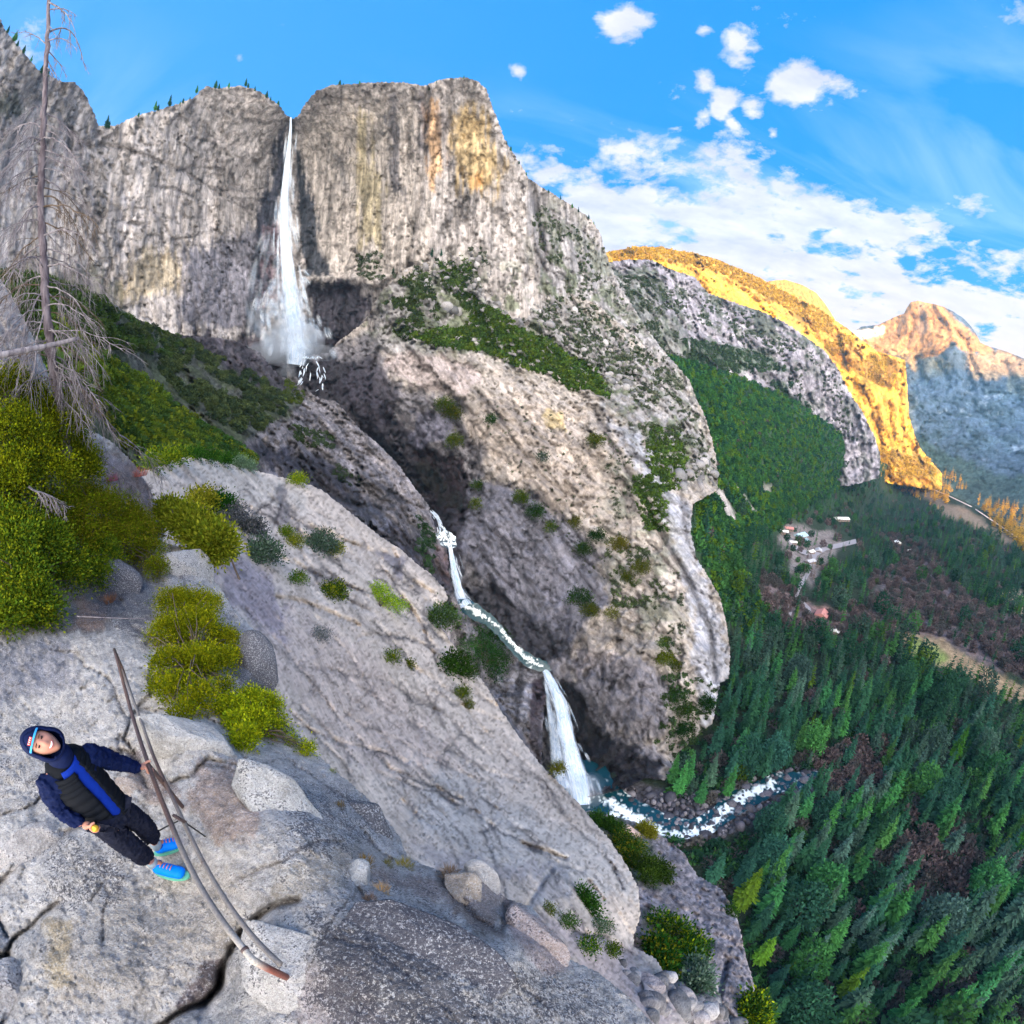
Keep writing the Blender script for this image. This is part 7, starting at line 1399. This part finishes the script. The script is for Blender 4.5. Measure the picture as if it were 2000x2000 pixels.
# ---------------------------------------------------------------- railing: two bent pipes on posts
m, nt = new_mat('rusted_pipe'); N = NT(nt); pos = N.n('ShaderNodeNewGeometry').outputs['Position']; tint = N.n('ShaderNodeVertexColor', layer_name='tint').outputs[0]
n1 = N.noise(pos, 9, 6, .75); n2 = N.noise(pos, 60, 4, .7); c = N.mix(N.ramp(n1, .56, .74), tint, N.mix(1, tint, (.45, .30, .25, 1), 'MULTIPLY')); c = N.mix(1, c, N.rgb(N.ramp(n2, .3, .7, .7, 1.35)), 'MULTIPLY')
N.out(N.bsdf(c, .6, N.bump(n2, .003), .4, Metallic=.15)); M_pipe = m
rail = empty('pipe_railing', PZ(378, 1604, -3.5)); tag(rail, 'rusty bent two pipe railing running along the trail edge past the hiker', 'railing')
def pipe(name, pts, rad, tints, parent=rail, n=12, m_=40):
    q = fine_pts(np.array(pts), m_); kk = np.ones(5) / 5
    for i in range(3): q[2:-2, i] = np.convolve(q[:, i], kk, 'valid')
    V, F = tube(q, np.linspace(rad[0], rad[1], m_), n); tt = np.array(tints, float); T = np.stack([np.interp(np.linspace(0, 1, m_), np.linspace(0, 1, len(tt)), tt[:, i]) for i in range(3)], -1)
    o = link_mesh(name, np.array(V), F, M_pipe, parent, True, {'tint': np.repeat(T, n, 0)}); keep(o, rail); return o
DK = (.075, .05, .05); BR_ = (.12, .07, .055); GRY = (.17, .155, .15); WHT = (.36, .33, .30); RST = (.17, .055, .04)
zt = -2.46
top = [PZ(223, 1268, zt), PZ(238, 1320, zt), PZ(262, 1410, zt), PZ(289, 1490, zt), PZ(310, 1550, zt), PZ(335, 1610, zt), PZ(358, 1668, zt), PZ(395, 1740, zt), PZ(440, 1808, zt - .01), PZ(478, 1855, zt - .02), PZ(497, 1879, zt - .04)]
pipe('top_rail', top, (.0175, .0195), [DK, BR_, DK, DK, BR_, DK, GRY, GRY, GRY, WHT, WHT])
zl = -2.78
low_ = [PZ(232, 1290, zl), PZ(256, 1355, zl), PZ(282, 1425, zl), PZ(300, 1480, zl), PZ(325, 1532, zl), PZ(352, 1590, zl), PZ(382, 1655, zl), PZ(415, 1718, zl), PZ(455, 1780, zl), PZ(500, 1838, zl), PZ(548, 1884, zl)]
pipe('lower_rail', low_, (.016, .0185), [BR_, GRY, GRY, DK, BR_, GRY, GRY, GRY, GRY, GRY, GRY])
pipe('post', [PZ(495, 1876, -2.50), PZ(520, 1890, -2.7), PZ(552, 1905, -2.98), PZ(585, 1922, -3.30), PZ(603, 1928, -3.5)], (.0215, .0215), [WHT, RST, RST, BR_, RST]); pipe('post', [PZ(287, 1490, -2.50), PZ(330, 1543, -2.9), PZ(378, 1602, -3.6)], (.018, .020), [DK, BR_, DK]); pipe('post', [PZ(224, 1270, -2.48), PZ(240, 1308, -2.8), PZ(262, 1372, -3.5)], (.017, .018), [DK, BR_, DK])
cl = MB()
for q0, q1 in ((9, 10), ): a, b = top[q0], top[q1]; d_ = (b - a) / np.linalg.norm(b - a); cl.tube([a - d_ * .008, a + d_ * .008], .024, 14, DK)
a, b = PZ(340, 1593, -2.5), PZ(362, 1606, -2.8); keep(cl.build('joint_ring', M_pipe, rail), rail); cl = MB(); cl.tube([a, (a + b) / 2, b], .014, 8, DK)
keep(cl.build('clamp', M_pipe, rail), rail)
cb = MB(); cb.tube([PZ(294, 1632, -3.3), PZ(322, 1616, -3.0), PZ(347, 1604, -2.8)], .007, 6, (.02, .02, .02)); cb.tube([PZ(352, 1600, -2.8), PZ(378, 1618, -3.0), PZ(404, 1636, -3.3)], .007, 6, (.02, .02, .02)); keep(cb.build('brace_rod', M_pipe, rail), rail)
o = MB().tube([PZ(515, 1760, -3.3), PZ(522, 1772, -3.35), PZ(536, 1790, -3.6)], .010, 6, (.03, .03, .035)).build('metal_rod', M_pipe); tag(o, 'short dark metal rod stuck in the crack between boulders', 'rod')
# left hand on the top rail
gi = PZ(303, 1527, zt) - PZ(283, 1473, zt); gi /= np.linalg.norm(gi); gc = PZ(293, 1500, zt); wl = J['lw']; pe = gc + (wl - gc) / np.linalg.norm(wl - gc) * .035 + np.array([0, 0, .030])
hand('left', wl, pe, -1, 1 if np.cross(gi, (pe - gc))[2] < 0 else -1, gc, gi, 1, body)
# right hand round the grip of the camera stick
ga = np.array([.80, -.42, .45]); ga /= np.linalg.norm(ga); rc = J['rw'] + np.array([.085, .035, -.012]); pe = rc + (J['rw'] - rc) / np.linalg.norm(J['rw'] - rc) * .036
hand('right', J['rw'], pe, 1, 1, rc, ga, 1, body)
stick = empty('camera_stick', rc - ga * .09); tag(stick, 'short black stick handle with golden ring gripped in the hiker hand', 'handle')
o = MB().tube([rc - ga * .10, rc - ga * .02, rc + ga * .055], .017, 12).build('grip', M_vest, stick); keep(o, stick)
o = MB().tube([rc + ga * .055, rc + ga * .075], .024, 16).build('ring', plain('golden_metal', (.75, .42, .05), .3, .05, metal=.6), stick); keep(o, stick)
# ---------------------------------------------------------------- the evening air
m, nt = new_mat('air'); N = NT(nt)
vp = N.n('ShaderNodeVolumePrincipled'); vp.inputs['Color'].default_value = (.26, .62, 1.0, 1); vp.inputs['Density'].default_value = 1.7e-5; vp.inputs['Anisotropy'].default_value = 0.0
N.out(volume=vp.outputs[0])
hz = MB().box((500, 1000, 1420), (19000, 19000, 3340)).build('haze', m, None, False); hz['kind'] = 'stuff'; hz['label'] = 'thin blue evening haze filling the valley air'
